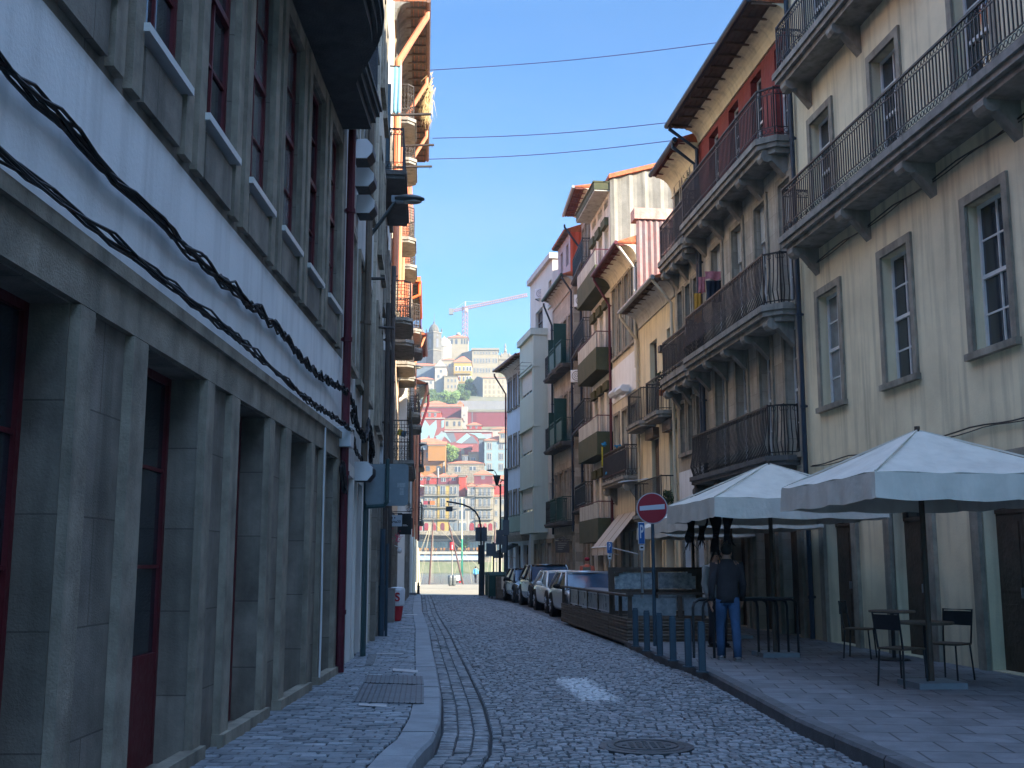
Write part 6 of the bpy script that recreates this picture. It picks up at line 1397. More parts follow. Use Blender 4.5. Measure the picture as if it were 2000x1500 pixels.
# ------------------------------------------------------------------ quay
stl = M('pale_steel', (.26, .24, .19), .6, .15, 3, .1)
def qpost(x0, yb, x1, yt, r, label, name='mast', mat=None, Y=None, cat='mast', grp=None, z=None):
    g_ = ground(x0, yb, ZQ) if Y is None else atY(x0, yb, Y); 
    if z is not None: g_.z = z
    t = atY(x1, yt, g_.y); b = MB(); b.tube([(0, 0, 0), t-g_], r, 8, r2=r*.75); return tag(b.build(name, mat or stl, loc=g_), label, cat, grp)
g_ = ground(814, 1151, ZQ); t = atY(814.5, 953, g_.y); e = empty('lamp_post', 'slim pale lamp post with a flat round disc head on the quay at left', 'street lamp', g_); b = MB(); b.tube([(0, 0, 0), t-g_], .11, 8, r2=.07); b.build('post', stl, e); b = MB(); q = t-g_; b.lathe([(.04, q.z-.1), (.1, q.z), (.62, q.z+.12), (.6, q.z+.17), (.15, q.z+.3)], (q.x, 0, 0), 20); b.build('lamp_head', M('pale_disc', (.3, .3, .26), .5, .1, 3, 0), e)
qpost(819, 1144, 817, 1070, .09, 'short cream post right beside the disc headed lamp post', 'post', M('cream_post', (.6, .5, .3), .6, .1, 3, .1), cat='post')
qpost(795, 1143, 795, 1078, .14, 'thick white post at the left end of the quay', 'post', whiteb, cat='post')
g_ = ground(902.5, 1139, ZQ); e = empty('flagpole', 'tall pole on the quay, green below and pale yellow above', 'pole', g_); t = atY(902, 974, g_.y)-g_; m = t*.52
b = MB(); b.tube([(0, 0, 0), m], .12, 8, r2=.1); b.build('lower_pole', M('sea_green_paint', (.05, .28, .17), .5, .15, 3, .1), e); b = MB(); b.tube([m, t], .1, 8, r2=.07); b.ell(t, .1, .1, .14); b.build('upper_pole', M('pale_yellow_paint', (.6, .58, .33), .5, .1, 3, .1), e)
g_ = ground(883, 1140, ZQ); e = empty('life_ring_post', 'white post with a bright red cylinder box on top, between the grey bins', 'post', g_); t = atY(883, 1073, g_.y)-g_; b = MB(); b.tube([(0, 0, 0), t], .07, 8); b.build('post', stl, e); t2 = atY(882, 1059, g_.y)-g_; b = MB(); b.tube([t-Vector((.05, 0, .05)), t2], .22, 12); b.m = 1; b.box(t2.x+.05, t2.x+.14, -.25, -.2, t2.z-.7, t2.z-.3); b.build('red_box', [M('signal_red', (.6, .03, .04), .5, .08, 3, 0), whiteb], e)
for px, lb in ((879.5, 'grey cylindrical litter bin on the quay, left of the pair'), (886.5, 'grey cylindrical litter bin on the quay, right of the pair')):
    g_ = ground(px, 1144.5, ZQ); b = MB(); b.lathe([(.13, 0), (.15, .05), (.2, .15), (.24, .5), (.24, .78), (.2, .95), (.1, 1.02)], n=14); tag(b.build('litter_bin', M('bin_grey', (.12, .13, .13), .5, .15, 4, .1, metal=.3), loc=g_, smooth=False), lb, 'litter bin', 'litter bins on the quay')
g_ = ground(895, 1139, ZQ); e = empty('handcart', 'white box on a low cart with a red wheel cover at the quay edge', 'cart', g_); b = MB(); b.box(-.22, .2, -.2, .2, .28, .82); b.build('box', whiteb, e); b = MB(); b.box(-.3, .32, -.2, .2, .18, .279); b.build('deck', woodd, e)
for s in (-1, 1): b = MB(); b.tube([(s*.2, -.24, .12), (s*.2, -.2, .12)], .12, 12); b.build('wheel', rubber if s < 0 else MATS['signal_red'], e)
g_ = ground(799, 1153, ZQ); b = MB(); b.box(-.75, .55, -.7, .7, 0, .62); tag(b.build('stone_block', M('pale_stone', (.58, .52, .38), .85, .12, 2, .2), loc=g_, bevel=.03), 'pale stone block bench at the left end of the quay', 'stone block')
g_ = ground(961, 1140, ZQ); qpost(961, 1140, 961, 1087, .08, 'pale yellow short post right of the person in light blue', 'post', MATS['pale_yellow_paint'], cat='post')
for i, px in enumerate((966, 972, 978.5)): qpost(px, 1150, px, 1088, .1+.03*(i % 2), ('pale pillar behind the sign backs, left of three', 'pale pillar behind the sign backs, middle of three', 'pale pillar behind the sign backs, right of three')[i], 'pillar', stl, cat='pillar', grp='pale pillars on the quay')
# river boats moored at the quay: only masts and rigging rise above the edge
def boat(Y, x, mast, yard, label, lean=0, ropes=()):
    e = empty('river_boat', label, 'boat', (x, Y, -1.05)); b = MB(); n = 12; vs = []
    for i in range(n+1):
        t = i/n*2-1; w_ = 1.6*(1-abs(t)**2.5); sh_ = .2+.15*t*t
        for u in (-1, -.7, 0, .7, 1): vs.append((t*7, u*w_, sh_-.3*(1-abs(u))-.2*(abs(u) < .9)))
    b._add(vs, [(i*5+k, i*5+k+1, (i+1)*5+k+1, (i+1)*5+k) for i in range(n) for k in range(4)]); h = b.build('hull', woodd, e); m_ = h.modifiers.new('t', 'SOLIDIFY'); m_.thickness = .08
    b = MB(); b.tube([(0, 0, -.2), mast], .11, 8, r2=.07); b.build('mast', mast_m, e)
    for a, c in ropes: b = MB(); b.tube([a, c], .02, 4); b.build('rigging', ropem, e)
    return e
mast_m = M('dark_mast_wood', (.10, .055, .05), .6, .3, 3, .1); ropem = M('pale_rope', (.42, .36, .24), .8, .1, 3, 0)
Yb = 118
def W3(px, py, b0): return atY(px, py, Yb)-Vector(b0)
b0 = (atY(838, 1120, Yb).x, Yb, -1.05)
boat(Yb, b0[0], W3(846, 1016, b0), None, 'moored river boat with a dark leaning mast and fanned pale ropes', ropes=[(W3(843, 1018, b0), W3(x, 1139, b0)) for x in (797, 801, 818, 822)]+[(W3(846, 1017, b0), W3(x, 1138, b0)) for x in (842, 845.5)]+[(W3(848, 1022, b0), W3(978, 1150, b0)), (W3(853, 1082, b0), W3(863, 1138, b0))])
b0 = (atY(908, 1120, Yb).x, Yb, -1.05)
boat(Yb, b0[0], W3(876, 1020, b0), None, 'moored river boat whose pale rigging crosses behind the green pole', ropes=[(W3(876, 1022, b0), W3(900, 1060, b0)), (W3(898, 1085, b0), W3(888, 1120, b0)), (W3(910, 1075, b0), W3(898, 1100, b0)), (W3(914, 1090, b0), W3(922, 1140, b0))])
b0 = (atY(965, 1120, Yb).x, Yb, -1.05)
boat(Yb, b0[0], W3(967, 1019, b0), None, 'moored river boat with pale A shaped spars seen between the sign backs', ropes=[(W3(967, 1019, b0), W3(x, 1140, b0)) for x in (948, 957, 962, 973)])
# ------------------------------------------------------------------ far bank
def Zp(py, Y): return atY(900, py, Y).z
fw = lambda n, c, **k: M('far_'+n, [x*.5 for x in c], .9, k.get('v', .1), .35, 0, stain=k.get('s', .15))
f_cream = fw('cream', (.52, .45, .32)); f_white = fw('white', (.6, .56, .48)); f_yel = fw('yellow', (.66, .46, .12)); f_red = fw('red', (.52, .075, .06)); f_or = fw('ochre_orange', (.55, .26, .06)); f_dred = fw('dark_red', (.30, .065, .08)); f_pink = fw('pink', (.60, .17, .17)); f_blue = fw('pale_blue', (.36, .52, .55)); f_bg = fw('blue_grey', (.22, .28, .32)); f_grey = fw('grey', (.3, .31, .3)); f_beige = fw('beige', (.52, .46, .34)); f_stone = M('far_rubble_stone', (.22, .19, .14), .9, .3, 1.5, 0, brick=(1.2, .6, .06, .65)); f_purp = fw('purple_red', (.26, .07, .09)); f_sc = fw('scarlet', (.62, .09, .05))
f_win = M('far_window_glass', (.06, .075, .09), .2, .2, 1, 0, spec=.6); f_door = fw('red_door', (.42, .04, .06)); f_frame = fw('frame_white', (.7, .7, .66), s=0); f_dk = fw('iron_grey', (.10, .10, .10), s=0); f_sf = fw('stone_frame', (.42, .38, .3), s=0)
class Far:
    def __init__(s, name, label, x0, x1, yt, yb, Y, wall, depth=8, cat='house', roof=None, rp=0, over=.35, ext=3, flank=None, grp=None, rmat=None):
        a = atY(x0, yb, Y); c = atY(x1, yt, Y); s.Y = Y; s.o = Vector(((a.x+c.x)/2, Y, a.z)); s.W = (c.x-a.x)/2; s.H = c.z-a.z
        s.e = empty(name, label, cat, s.o, 0, grp); b = MB(); b.box(-s.W, s.W, 0, depth, -ext, s.H); b.build('wall', wall, s.e)
        if roof:
            rh = Zp(yt-rp, Y)-Zp(yt, Y); w, d = s.W+over, depth+over; b = MB(); z = s.H; r = z+rh; f = -over
            if roof == 'hip': i = min(w, (d-f)/2)*.85; q = [(-w, f, z), (w, f, z), (w, d, z), (-w, d, z), (-w+i, (f+d)/2, r), (w-i, (f+d)/2, r)]; b._add(q, [(0, 1, 5, 4), (1, 2, 5), (2, 3, 4, 5), (3, 0, 4), (0, 3, 2, 1)])
            elif roof == 'gable': q = [(-w, f, z), (w, f, z), (w, d, z), (-w, d, z), (-w, (f+d)/2, r), (w, (f+d)/2, r)]; b._add(q, [(0, 1, 5, 4), (2, 3, 4, 5), (1, 2, 5), (3, 0, 4), (0, 3, 2, 1)])
            elif roof == 'front': q = [(-w, f, z), (w, f, z), (w, d, z), (-w, d, z), (0, f, r), (0, d, r)]; b._add(q, [(0, 4, 5, 3), (1, 2, 5, 4), (0, 1, 4), (2, 3, 5), (0, 3, 2, 1)])
            elif roof == 'shed': q = [(-w, f, z), (w, f, z), (w, d, z), (-w, d, z), (-w, d, r), (w, d, r)]; b._add(q, [(0, 1, 5, 4), (1, 2, 5), (3, 0, 4), (2, 3, 4, 5), (0, 3, 2, 1)])
            b.build('roof', rmat or tileN, s.e)
            b = MB(); b.box(-s.W-.15, s.W+.15, -.2, -.002, s.H-.35, s.H-.02); b.build('cornice', f_sf, s.e)
    def X(s, px): return atY(px, 900, s.Y).x-s.o.x
    def Z(s, py): return Zp(py, s.Y)-s.o.z
    def win(s, x0, x1, y0, y1, arch=False, fill=None, frame=None, bars=True, sur=None, name='window'):
        a, c, z1, z0 = s.X(x0), s.X(x1), s.Z(y0), s.Z(y1); b = MB(); t = .08
        if sur: b.m = 1; b.box(a-.2, c+.2, -.05, -.002, z0-.2, z1+.2); b.m = 0
        if arch:
            n = 8; r = (c-a)/2; pts = [(a, z0), (c, z0), (c, z1-r)]+[((a+c)/2+r*math.cos(math.pi*i/n), z1-r+r*math.sin(math.pi*i/n)) for i in range(1, n)]+[(a, z1-r)]
            plate(b, pts, -.09, -.051); o = b.build(name, [frame or f_frame, sur or f_sf], s.e); b = MB()
            m = [((x-(a+c)/2)*.78+(a+c)/2, (z-(z0+z1)/2)*.92+(z0+z1)/2) for x, z in pts]; plate(b, m, -.11, -.0905)
        else:
            b.box(a, c, -.09, -.051, z0, z1); o = b.build(name, [frame or f_frame, sur or f_sf], s.e); b = MB()
            if bars: m = (a+c)/2; w_ = (c-a)*.07; b.box(a+t, m-w_, -.11, -.0905, z0+t, z1-t); b.box(m+w_, c-t, -.11, -.0905, z0+t, z1-t)
            else: b.box(a+t, c-t, -.11, -.0905, z0+t, z1-t)
        b.build('pane' if fill is None else 'door_leaf', fill or f_win, o); return o
    def balc(s, x0, x1, y, h=1.0, d=.7):
        a, c, z = s.X(x0), s.X(x1), s.Z(y); b = MB(); b.box(a, c, -d, -.002, z-.18, z); o = b.build('balcony', f_sf, s.e); b = MB()
        b.box(a, c, -d, -d+.05, z+h-.08, z+h); n = max(2, int((c-a)/.45))
        for i in range(n+1): x = a+(c-a-.06)*i/n; b.box(x, x+.05, -d, -d+.04, z, z+h-.08)
        b.build('railing', f_dk, o)
# terrain
def hill():
    kn = [(304, 1036.5), (322, 1036), (323, 960), (333, 936), (344, 925), (366.4, 874), (366.8, 842), (384, 836), (400, 800), (418, 782), (432, 768), (450, 744), (469, 742), (482, 705), (520, 690)]
    b = MB(); xs = [-140+i*8 for i in range(34)]; rs = random.Random(9); H_ = {}
    rows = [(Y, Zp(p, Y)-1.0) for Y, p in kn]
    for j, (Y, z) in enumerate(rows):
        for i, x in enumerate(xs): H_[i, j] = (x, Y, z+rs.uniform(-.4, .4))
    for j in range(len(rows)-1):
        for i in range(len(xs)-1): b.face(H_[i, j], H_[i+1, j], H_[i+1, j+1], H_[i, j+1])
    x0, x1 = xs[0], xs[-1]; b.face((x0, rows[-1][0], rows[-1][1]), (x1, rows[-1][0], rows[-1][1]), (x1, 2500, 30), (x0, 2500, 30))
    tag(b.build('hillside', M('hill_ground', (.1, .11, .06), .95, .35, .15, 0, col2=(.17, .15, .1))), kind='structure')
hill()
Yw = 306
def band(name, label, cat, y0, y1, Y, mat, x0=780, x1=1010, d=4, kind=None):
    a, c = atY(x0, y0, Y), atY(x1, y1, Y); b = MB(); b.box(a.x, c.x, Y, Y+d, c.z, a.z); o = b.build(name, mat); return tag(o, label, cat, None, kind)
band('river_wall', 'lower part of the far river wall, green with algae at the waterline', 'wall', 1098, 1119, Yw, M('algae_wall', (.10, .13, .05), .9, .3, .8, 0, col2=(.2, .2, .13)), 740, 1060)
band('river_wall', 'upper rubble stone river wall under the far walkway', 'wall', 1082, 1098.2, Yw+.4, f_stone, 740, 1060)
band('walkway_edge', 'pale walkway edge running along the far river wall', 'walkway', 1077, 1082.2, Yw-.6, fw('walk', (.66, .62, .5)), 740, 1060)
band('retaining_wall', 'big rubble stone retaining wall under the row of riverside houses', 'wall', 1037, 1078, 312, f_stone, 740, 1060, 11)
b = MB(); a, c = atY(802, 1084, Yw-.3), atY(938, 1094, Yw-.3); b.box(a.x, c.x, Yw-.1, Yw+.38, c.z, a.z); tag(b.build('blue_awning', M('far_blue_canvas', (.15, .3, .5), .8, .5, .8, 0, col2=(.45, .47, .45))), 'strip of blue and white boards low on the far river wall', 'boards')
F1 = Far('cafe_pavilion', 'glass fronted riverside cafe pavilion with a white flat roof at left on the far bank', 782, 878, 1056, 1078, 309, f_bg, 2.8, 'cafe', ext=0)
b = MB(); b.box(-F1.W-.3, F1.W, -1.4, 2.8, F1.H+.001, F1.H+.35); b.build('roof', f_white, F1.e)
for i in range(14): F1.win(801+i*5.4, 805.6+i*5.4, 1058, 1071, bars=False, fill=M('far_cafe_glass', (.2, .28, .28), .15, .5, .3, 0, spec=.8))
F2 = Far('cafe_pavilion', 'second glass cafe pavilion farther right on the far bank', 905, 942, 1056, 1078, 309, f_bg, 2.8, 'cafe', ext=0)
b = MB(); b.box(-F2.W-.3, F2.W+.3, -1.4, 2.8, F2.H+.001, F2.H+.3); b.build('roof', f_grey, F2.e)
for i in range(6): F2.win(906.5+i*6, 911.5+i*6, 1058, 1072, bars=False, fill=MATS['far_cafe_glass'])
F3 = Far('cafe_pavilion', 'third glass pavilion behind the sign backs on the far bank', 944, 1040, 1058, 1078, 309, f_bg, 2.8, 'cafe', ext=0)
for i in range(10): F3.win(946+i*6, 951+i*6, 1060, 1074, bars=False, fill=MATS['far_cafe_glass'])
rs = random.Random(8)
ccol = [fw('cane', (.5, .3, .12), s=0), fw('orange_chair', (.6, .25, .05), s=0), f_dk]
for i in range(26):
    px = 799+i*5.3+rs.uniform(-1, 1)
    p = atY(px, 1077.5, Yw+.6); h = .8+rs.uniform(0, .3); b = MB(); b.box(-.22, .22, -.2, .2, .42, .5); b.box(-.22, .22, .16, .22, .5, h)
    for sx in (-1, 1):
        for s2 in (-1, 1): b.box(sx*.18-.03, sx*.18+.03, s2*.16-.03, s2*.16+.03, 0, .42)
    tag(b.build('cafe_chair', ccol[i % 3], loc=(p.x, p.y, Zp(1077, Yw))), 'tiny cane or orange cafe chair on the far walkway before the glass pavilions', 'chair', 'cafe chairs on the far walkway')
# first row
R1_ = [
 dict(l='white riverside house with grey arches and red ground doors, leftmost of the row', x=(802, 827.5), t=970, w=f_white, roof='shed', rp=7, wins=[(807, 813, 974, 984), (818, 824, 974, 984), (807, 813, 996, 1010), (818, 824, 996, 1010)], arch=True, doors=[(806.5, 812, 1021, 1036, f_purp), (818, 826, 1021, 1036, f_door)], bal=[1012]),
 dict(l='beige riverside house with orange cloth on its balcony', x=(828, 853.5), t=946, w=f_beige, roof='shed', rp=4, wins=[(x, x+4.6, y, y+15) for x in (831.3, 838.5, 846) for y in (950, 973, 996)], doors=[(830.5, 838, 1021, 1036, f_door), (845.5, 853, 1021, 1036, f_door)], bal=[967.5, 991, 1013.5]),
 dict(l='yellow riverside house with white centre windows', x=(854, 877), t=946, w=f_yel, roof='hip', rp=0, wins=[(861, 870, y, y+17) for y in (949, 973, 996)], doors=[(862, 869.5, 1021, 1036, f_purp)], bal=[967.5, 991, 1013.5]),
 dict(l='narrow grey beige riverside house right of the yellow one', x=(877.4, 895.5), t=946, w=f_grey, roof='hip', rp=0, wins=[(x, x+4.6, y, y+15) for x in (879.5, 887.5) for y in (950, 973, 997)], arch=True, doors=[(880, 885, 1021, 1036, f_bg), (887.5, 893, 1021, 1036, f_bg)], bal=[967.5, 992, 1014]),
 dict(l='white riverside house with pairs of dark tall arches', x=(896, 912), t=970, w=f_white, roof='shed', rp=4, wins=[(x, x+5, y, y+19) for x in (897, 905) for y in (973, 996)], arch=True, doors=[(897, 902.5, 1021, 1036, f_bg), (905, 911, 1021, 1036, f_bg)], bal=[]),
 dict(l='slim white riverside house with a brown top window', x=(912.5, 928), t=950, w=f_white, roof='hip', rp=8, wins=[(919.5, 926, 952, 967), (919.5, 926.5, 974, 990), (919.5, 926.5, 999, 1013)], doors=[(918, 926.5, 1021, 1036, f_door)], bal=[968, 992]),
 dict(l='wide cream riverside house with long iron balconies and mixed shutters', x=(928.5, 964), t=951, w=f_cream, roof='hip', rp=8, wins=[(x, x+5, y, y+15) for x in (936, 944.5, 953) for y in (953, 974, 998)], doors=[(934, 942, 1022, 1036, f_door), (944.5, 951, 1022, 1036, f_pink), (954.5, 962, 1022, 1036, f_door)], bal=[969, 993, 1014]),
 dict(l='cream riverside house with blue barred windows, rightmost in view', x=(964.5, 990), t=970, w=f_beige, roof='shed', rp=8, wins=[(x, x+4.8, y, y+10) for x in (967, 979.5) for y in (975, 998, 1020)], doors=[], bal=[]),
 dict(l='riverside house hidden mostly behind the corner house', x=(991, 1016), t=960, w=f_white, roof='hip', rp=8, wins=[(x, x+4.8, y, y+10) for x in (994, 1003) for y in (975, 998)], doors=[], bal=[]),
 dict(l='riverside house peeping out left of the white arched one', x=(780, 801.5), t=960, w=f_cream, roof='hip', rp=8, wins=[(x, x+4.8, y, y+12) for x in (785, 794) for y in (975, 998, 1018)], doors=[], bal=[991]),
]
for d in R1_:
    h = Far('riverside_house', d['l'], d['x'][0], d['x'][1], d['t'], 1037, 312+rs.uniform(0, .6), d['w'], 9, roof=d['roof'], rp=max(d['rp'], 2), grp='row of houses along the far river front', ext=1)
    for q in d['wins']: h.win(*q, arch=d.get('arch', False), sur=f_sf)
    for q in d['doors']: h.win(q[0], q[1], q[2], q[3], arch=True, fill=q[4], frame=q[4], name='door')
    for y in d['bal']: h.balc(d['x'][0]+.5, d['x'][1]-.5, y)
p = atY(843, 982, 310.8); b = MB(); b.box(-1.0, .9, -.05, .05, -.55, .55); tag(b.build('orange_cloth', fw('orange_cloth', (.8, .2, .03), s=0), loc=p), 'bright orange cloth over a balcony rail of the beige riverside house', 'cloth')
b = MB(); b.box(-.9, .9, -.05, .05, -.5, .5); p = atY(833.5, 982, 310.8); tag(b.build('red_cloth', f_door, loc=p), 'dark red cloth beside the orange cloth on the far balcony', 'cloth')
# attics standing on the row
def att(l, x0, x1, yt, yb, w_, rp, wn, Y=318, roof='hip', dp=6):
    h = Far('attic_house', l, x0, x1, yt, yb, Y, w_, dp, roof=roof, rp=rp, ext=4)
    for q in wn: h.win(*q, sur=None)
    return h
att('red attic storey with a small white window under the left pyramid roof', 805.5, 829.5, 931, 962, f_red, 8, [(818, 826, 933, 938)])
att('red attic storey with a small white window, second pyramid roof', 830, 853, 931, 948, f_red, 8, [(833.5, 840.5, 933, 938)])
att('dark red attic with a white arched window above the yellow house', 855, 877, 931, 947, f_purp, 8, [(862, 871, 932, 941)])
att('striped pinkish attic with white windows above the grey beige house', 877.5, 895, 931, 947, f_pink, 7, [(882.5, 890, 932, 939)])
h = Far('red_tower_house', 'bright red windowless box house between the riverside roofs', 895.8, 909, 929, 962, 316, f_sc, 6, roof='shed', rp=2, ext=4)
att('house with a wide terracotta roof and purple red attic wall', 926, 962, 927, 938, f_purp, 10, [(940, 947, 928, 936)], 324)
h = Far('house', 'low house under the big terracotta roof right of the red box', 908, 990, 946, 950, 322, f_red, 14, roof='shed', rp=10, ext=6)
h = Far('house', 'house under the terracotta roof beside the corner house edge', 962, 1010, 936, 950, 328, f_pink, 8, roof='gable', rp=10, ext=8)
b = MB(); p = atY(856, 926, 316); b.tube([(0, 0, -1), atY(855.5, 914, 316)-p], .25, 8); tag(b.build('flue_pipe', f_white, loc=p), 'white flue pipe rising above the red attics', 'pipe')
# second row
h = Far('house', 'large ochre orange house with four square grey windows', 806, 868, 863, 940, 336, f_or, 10, roof='hip', rp=11, ext=4)
for x in (832, 853): 
    for y in (884, 910): h.win(x, x+8, y, y+10, bars=False, frame=f_grey)
b = MB(); b.box(h.X(811), h.X(834), -.9, -.003, h.Z(879), h.Z(868)); b.build('side_box', f_bg, h.e); b = MB(); b.box(h.W-.35, h.W+.2, -.12, -.003, -3, h.H-.01); b.build('corner_strip', f_white, h.e)
h = Far('house', 'red roofed upper part beside the ochre orange house', 836, 870, 868, 900, 334.5, f_or, 1.3, roof='gable', rp=6, ext=0)
Far('house', 'pink gabled wall at the left below the orange house', 799, 817, 899, 965, 330, f_pink, 7, roof='front', rp=8, ext=5)
h = Far('house', 'rubble stone house with white windows under two low hipped roofs', 874, 945, 905, 932, 333, f_stone, 8, roof='hip', rp=7, ext=3)
h.win(888.5, 900, 911, 922, frame=f_frame); h.win(917, 930, 911, 919, frame=f_frame)
h = Far('house', 'pale blue house with white cross barred windows and stone frames', 946, 1004, 860, 921, 342, f_blue, 10, roof='hip', rp=13, ext=4)
for x in (952, 975, 993):
    for y in (865, 885.5, 906): h.win(x, x+7.5, y, y+12.5, sur=f_sf)
h = Far('dormer', 'dormer room with barred windows on the pale blue house roof', 975, 992, 845, 858, 341.5, f_beige, 4, roof='hip', rp=7, ext=1, cat='dormer'); h.win(978.5, 986, 847, 855.5)
Far('house', 'blank blue grey side house left of the pale blue one', 935, 946, 856, 912, 345, f_bg, 8, roof='shed', rp=2, ext=4)
h = Far('house', 'long pink red house with pale arched windows and sloping red roof', 866, 920, 875, 915, 352, f_pink, 6, roof='shed', rp=10, ext=6, rmat=fw('rose_roof', (.6, .14, .1)))
for x in (888, 900): h.win(x, x+7, 878, 897, arch=True, frame=f_beige, fill=f_beige)
h = Far('house', 'small cream house with a covered terrace left of the blue grey wall', 915, 937, 883, 905, 346, f_cream, 5, roof='shed', rp=4, ext=2); h.win(920, 928, 894, 900)
h = Far('house', 'small blue grey house next to the cream terrace house', 903, 914, 888, 903, 345, f_bg, 5, roof='shed', rp=2, ext=2); h.win(906, 912, 892, 900)
# mural wall: zigzag colour shapes
Ym = 364; a, c = atY(806, 818, Ym), atY(962, 868, Ym); e = empty('mural_wall', 'retaining wall painted with pale blue, red and grey zigzag shapes', 'wall', ((a.x+c.x)/2, Ym, c.z)); W_ = (c.x-a.x)/2
mx_ = lambda px: atY(px, 840, Ym).x-(a.x+c.x)/2
mz_ = lambda py: Zp(py, Ym)-c.z
b = MB(); zt = [(-W_, mz_(818)), (mx_(868), mz_(818)), (mx_(868), mz_(838)), (W_, mz_(844))]
plate(b, [(-W_, -3), (W_, -3)]+zt[::-1], 0, 2); b.build('wall', fw('mural_red', (.42, .13, .12)), e)
b = MB(); b.box(-W_, mx_(868), -.3, 1, mz_(818)+.002, mz_(816)); b.box(mx_(868)+.001, W_, -.3, 1, mz_(843.5), mz_(841)); b.build('coping', f_white, e)
zig = [(0, [(807, 866), (830, 820), (839, 832), (852, 820), (853, 836), (844, 866), (838, 848), (830, 866)]), (1, [(807, 832), (818, 822), (820, 838), (809, 856)]), (0, [(818, 858), (831, 832), (831, 840), (820, 862)]), (1, [(846, 864), (862, 842), (872, 846), (860, 866)]), (0, [(850, 852), (870, 842), (886, 864), (880, 864), (866, 850), (856, 858)]), (2, [(870, 846), (886, 844), (892, 862), (882, 864)]), (0, [(890, 864), (912, 846), (920, 852), (902, 866)]), (2, [(904, 866), (922, 850), (934, 866)]), (0, [(914, 846), (940, 846), (955, 862), (946, 866), (928, 850)]), (1, [(940, 848), (960, 847), (960, 866), (954, 860)]), (2, [(807, 864), (816, 842), (822, 866)]), (0, [(862, 822), (867.5, 820), (867, 834), (862, 836)])]
mc = [fw('mural_cyan', (.42, .64, .66)), fw('mural_pale', (.46, .5, .52)), fw('mural_grey', (.22, .25, .28))]
for ci in range(3):
    b = MB()
    for k, (q, pts) in enumerate(zig):
        if q == ci: plate(b, [(mx_(x), mz_(max(y, 845) if x > 869 else y)) for x, y in pts], -.05-.02*k*.3, -.003)
    b.build('painted_shapes', mc[ci], e)
# third row
h = Far('house', 'orange red house with red shutters above the mural wall', 814, 860, 804, 816, 372, f_sc, 8, roof='hip', rp=6, ext=2)
for x in (822, 836, 847): h.win(x, x+4.5, 807, 814)
h = Far('house', 'cream house with shuttered windows at the end of the mural wall', 867, 902, 817, 838, 371, f_cream, 8, roof='hip', rp=4, ext=3)
for x in (871, 885, 895): h.win(x, x+4, 823, 832, frame=f_grey)
h = Far('warehouse', 'long dark red warehouse wall on the left under orange roofs', 822, 901, 794, 822, 390, f_dred, 12, roof='gable', rp=9, ext=6, cat='warehouse')
h = Far('tower_house', 'tall white stair tower beside the dark red warehouses', 901, 913, 794, 838, 385, f_white, 6, ext=4, cat='tower')
for y in (810, 823): h.win(904.5, 908, y, y+1.5, bars=False, frame=f_grey)
h = Far('warehouse', 'long plain dark red warehouse wall on the right', 913.5, 1010, 803, 838, 387, f_dred, 12, roof='shed', rp=4, ext=6, cat='warehouse')
for x in (921, 925, 929): b = MB(); b.box(h.X(x), h.X(x+1.6), -.12, -.002, 0, h.H-.5); b.build('wall_strip', f_purp if x != 921 else f_bg, h.e)
h = Far('pavilion_house', 'small red pavilion house with a pyramid roof before the warehouse', 912, 940, 830, 838, 376, f_red, 6, roof='hip', rp=7, ext=2)
for x in (917, 928): h.win(x, x+4, 831.5, 837)
Far('low_building', 'low terrace building with long red roof above the mural', 888, 975, 839, 843, 368, f_white, 6, roof='shed', rp=3, ext=1, cat='building', rmat=f_red)
Far('low_building', 'low orange roofed house right of the pyramid pavilion', 958, 1000, 838, 846, 366, f_white, 6, roof='hip', rp=5, ext=3, cat='building')
band('garden_wall', 'long pale grey wall under the cream block on the hill', 'wall', 783, 800, 405, fw('wall_pale', (.36, .37, .37)), 893, 1010, 3)
h = Far('house', 'low orange roofed house at the left foot of the green slope', 828, 872, 789, 800, 400, f_dred, 8, roof='hip', rp=9, ext=4)
h = Far('house', 'white gabled chapel like house below the green slope', 893, 904, 790, 806, 398, f_white, 8, roof='front', rp=7, ext=4)
# hilltop
h = Far('house', 'white house with an orange hipped roof at the foot of the church', 806, 848, 741, 766, 436, f_white, 8, roof='hip', rp=8, ext=4); h.win(838, 842, 744, 750); h.win(823, 828, 744, 750); h.win(840, 844, 758, 762)
h = Far('house', 'tall white gabled house before the church tower', 849, 871, 716, 768, 437, f_white, 14, roof='front', rp=14, ext=4, rmat=f_white)
for q in ((858, 862, 722, 728), (853, 857, 732, 738), (863, 867, 734, 739)): h.win(*q)
h = Far('house', 'grey side wing with an orange roof left of the tall white gable', 812, 848.5, 714, 742, 444, f_bg, 9, roof='gable', rp=8, ext=4)
h = Far('house', 'cream turret building between the white gable and the yellow house', 867, 893, 734, 768, 434, f_cream, 10, roof='shed', rp=3, ext=4)
for x in (873, 880, 887): 
    for y in (740, 752): h.win(x, x+3, y, y+6)
h = Far('palace', 'yellow palace with an orange hipped roof and rows of arched windows', 886, 920, 707, 750, 446, f_yel, 12, roof='hip', rp=16, ext=10, cat='palace')
for x in (888, 895, 903, 910, 916): h.win(x, x+3.6, 716, 724, arch=True, sur=f_frame); h.win(x, x+3.6, 735, 744, arch=True, sur=f_frame)
h.balc(887, 919, 730); h.balc(887, 919, 749)
h = Far('palace', 'cream upper wing left of the yellow palace with pale windows', 864, 888, 703, 736, 448, f_cream, 10, roof='hip', rp=8, ext=8, cat='palace')
for x in (868, 875, 882): h.win(x, x+3, 710, 718)
cv = Far('convent', 'huge cream convent with three rows of many windows and a side wall greyed for its shade', 922, 973, 684, 745, 470, f_cream, 6, 'convent', ext=10)
for x in (925, 931, 937, 942.5, 948.5, 954, 962, 967.5):
    for y, h_ in ((687, 5), (700, 9), (719, 9)): cv.win(x, x+2.8, y, y+h_, sur=f_sf)
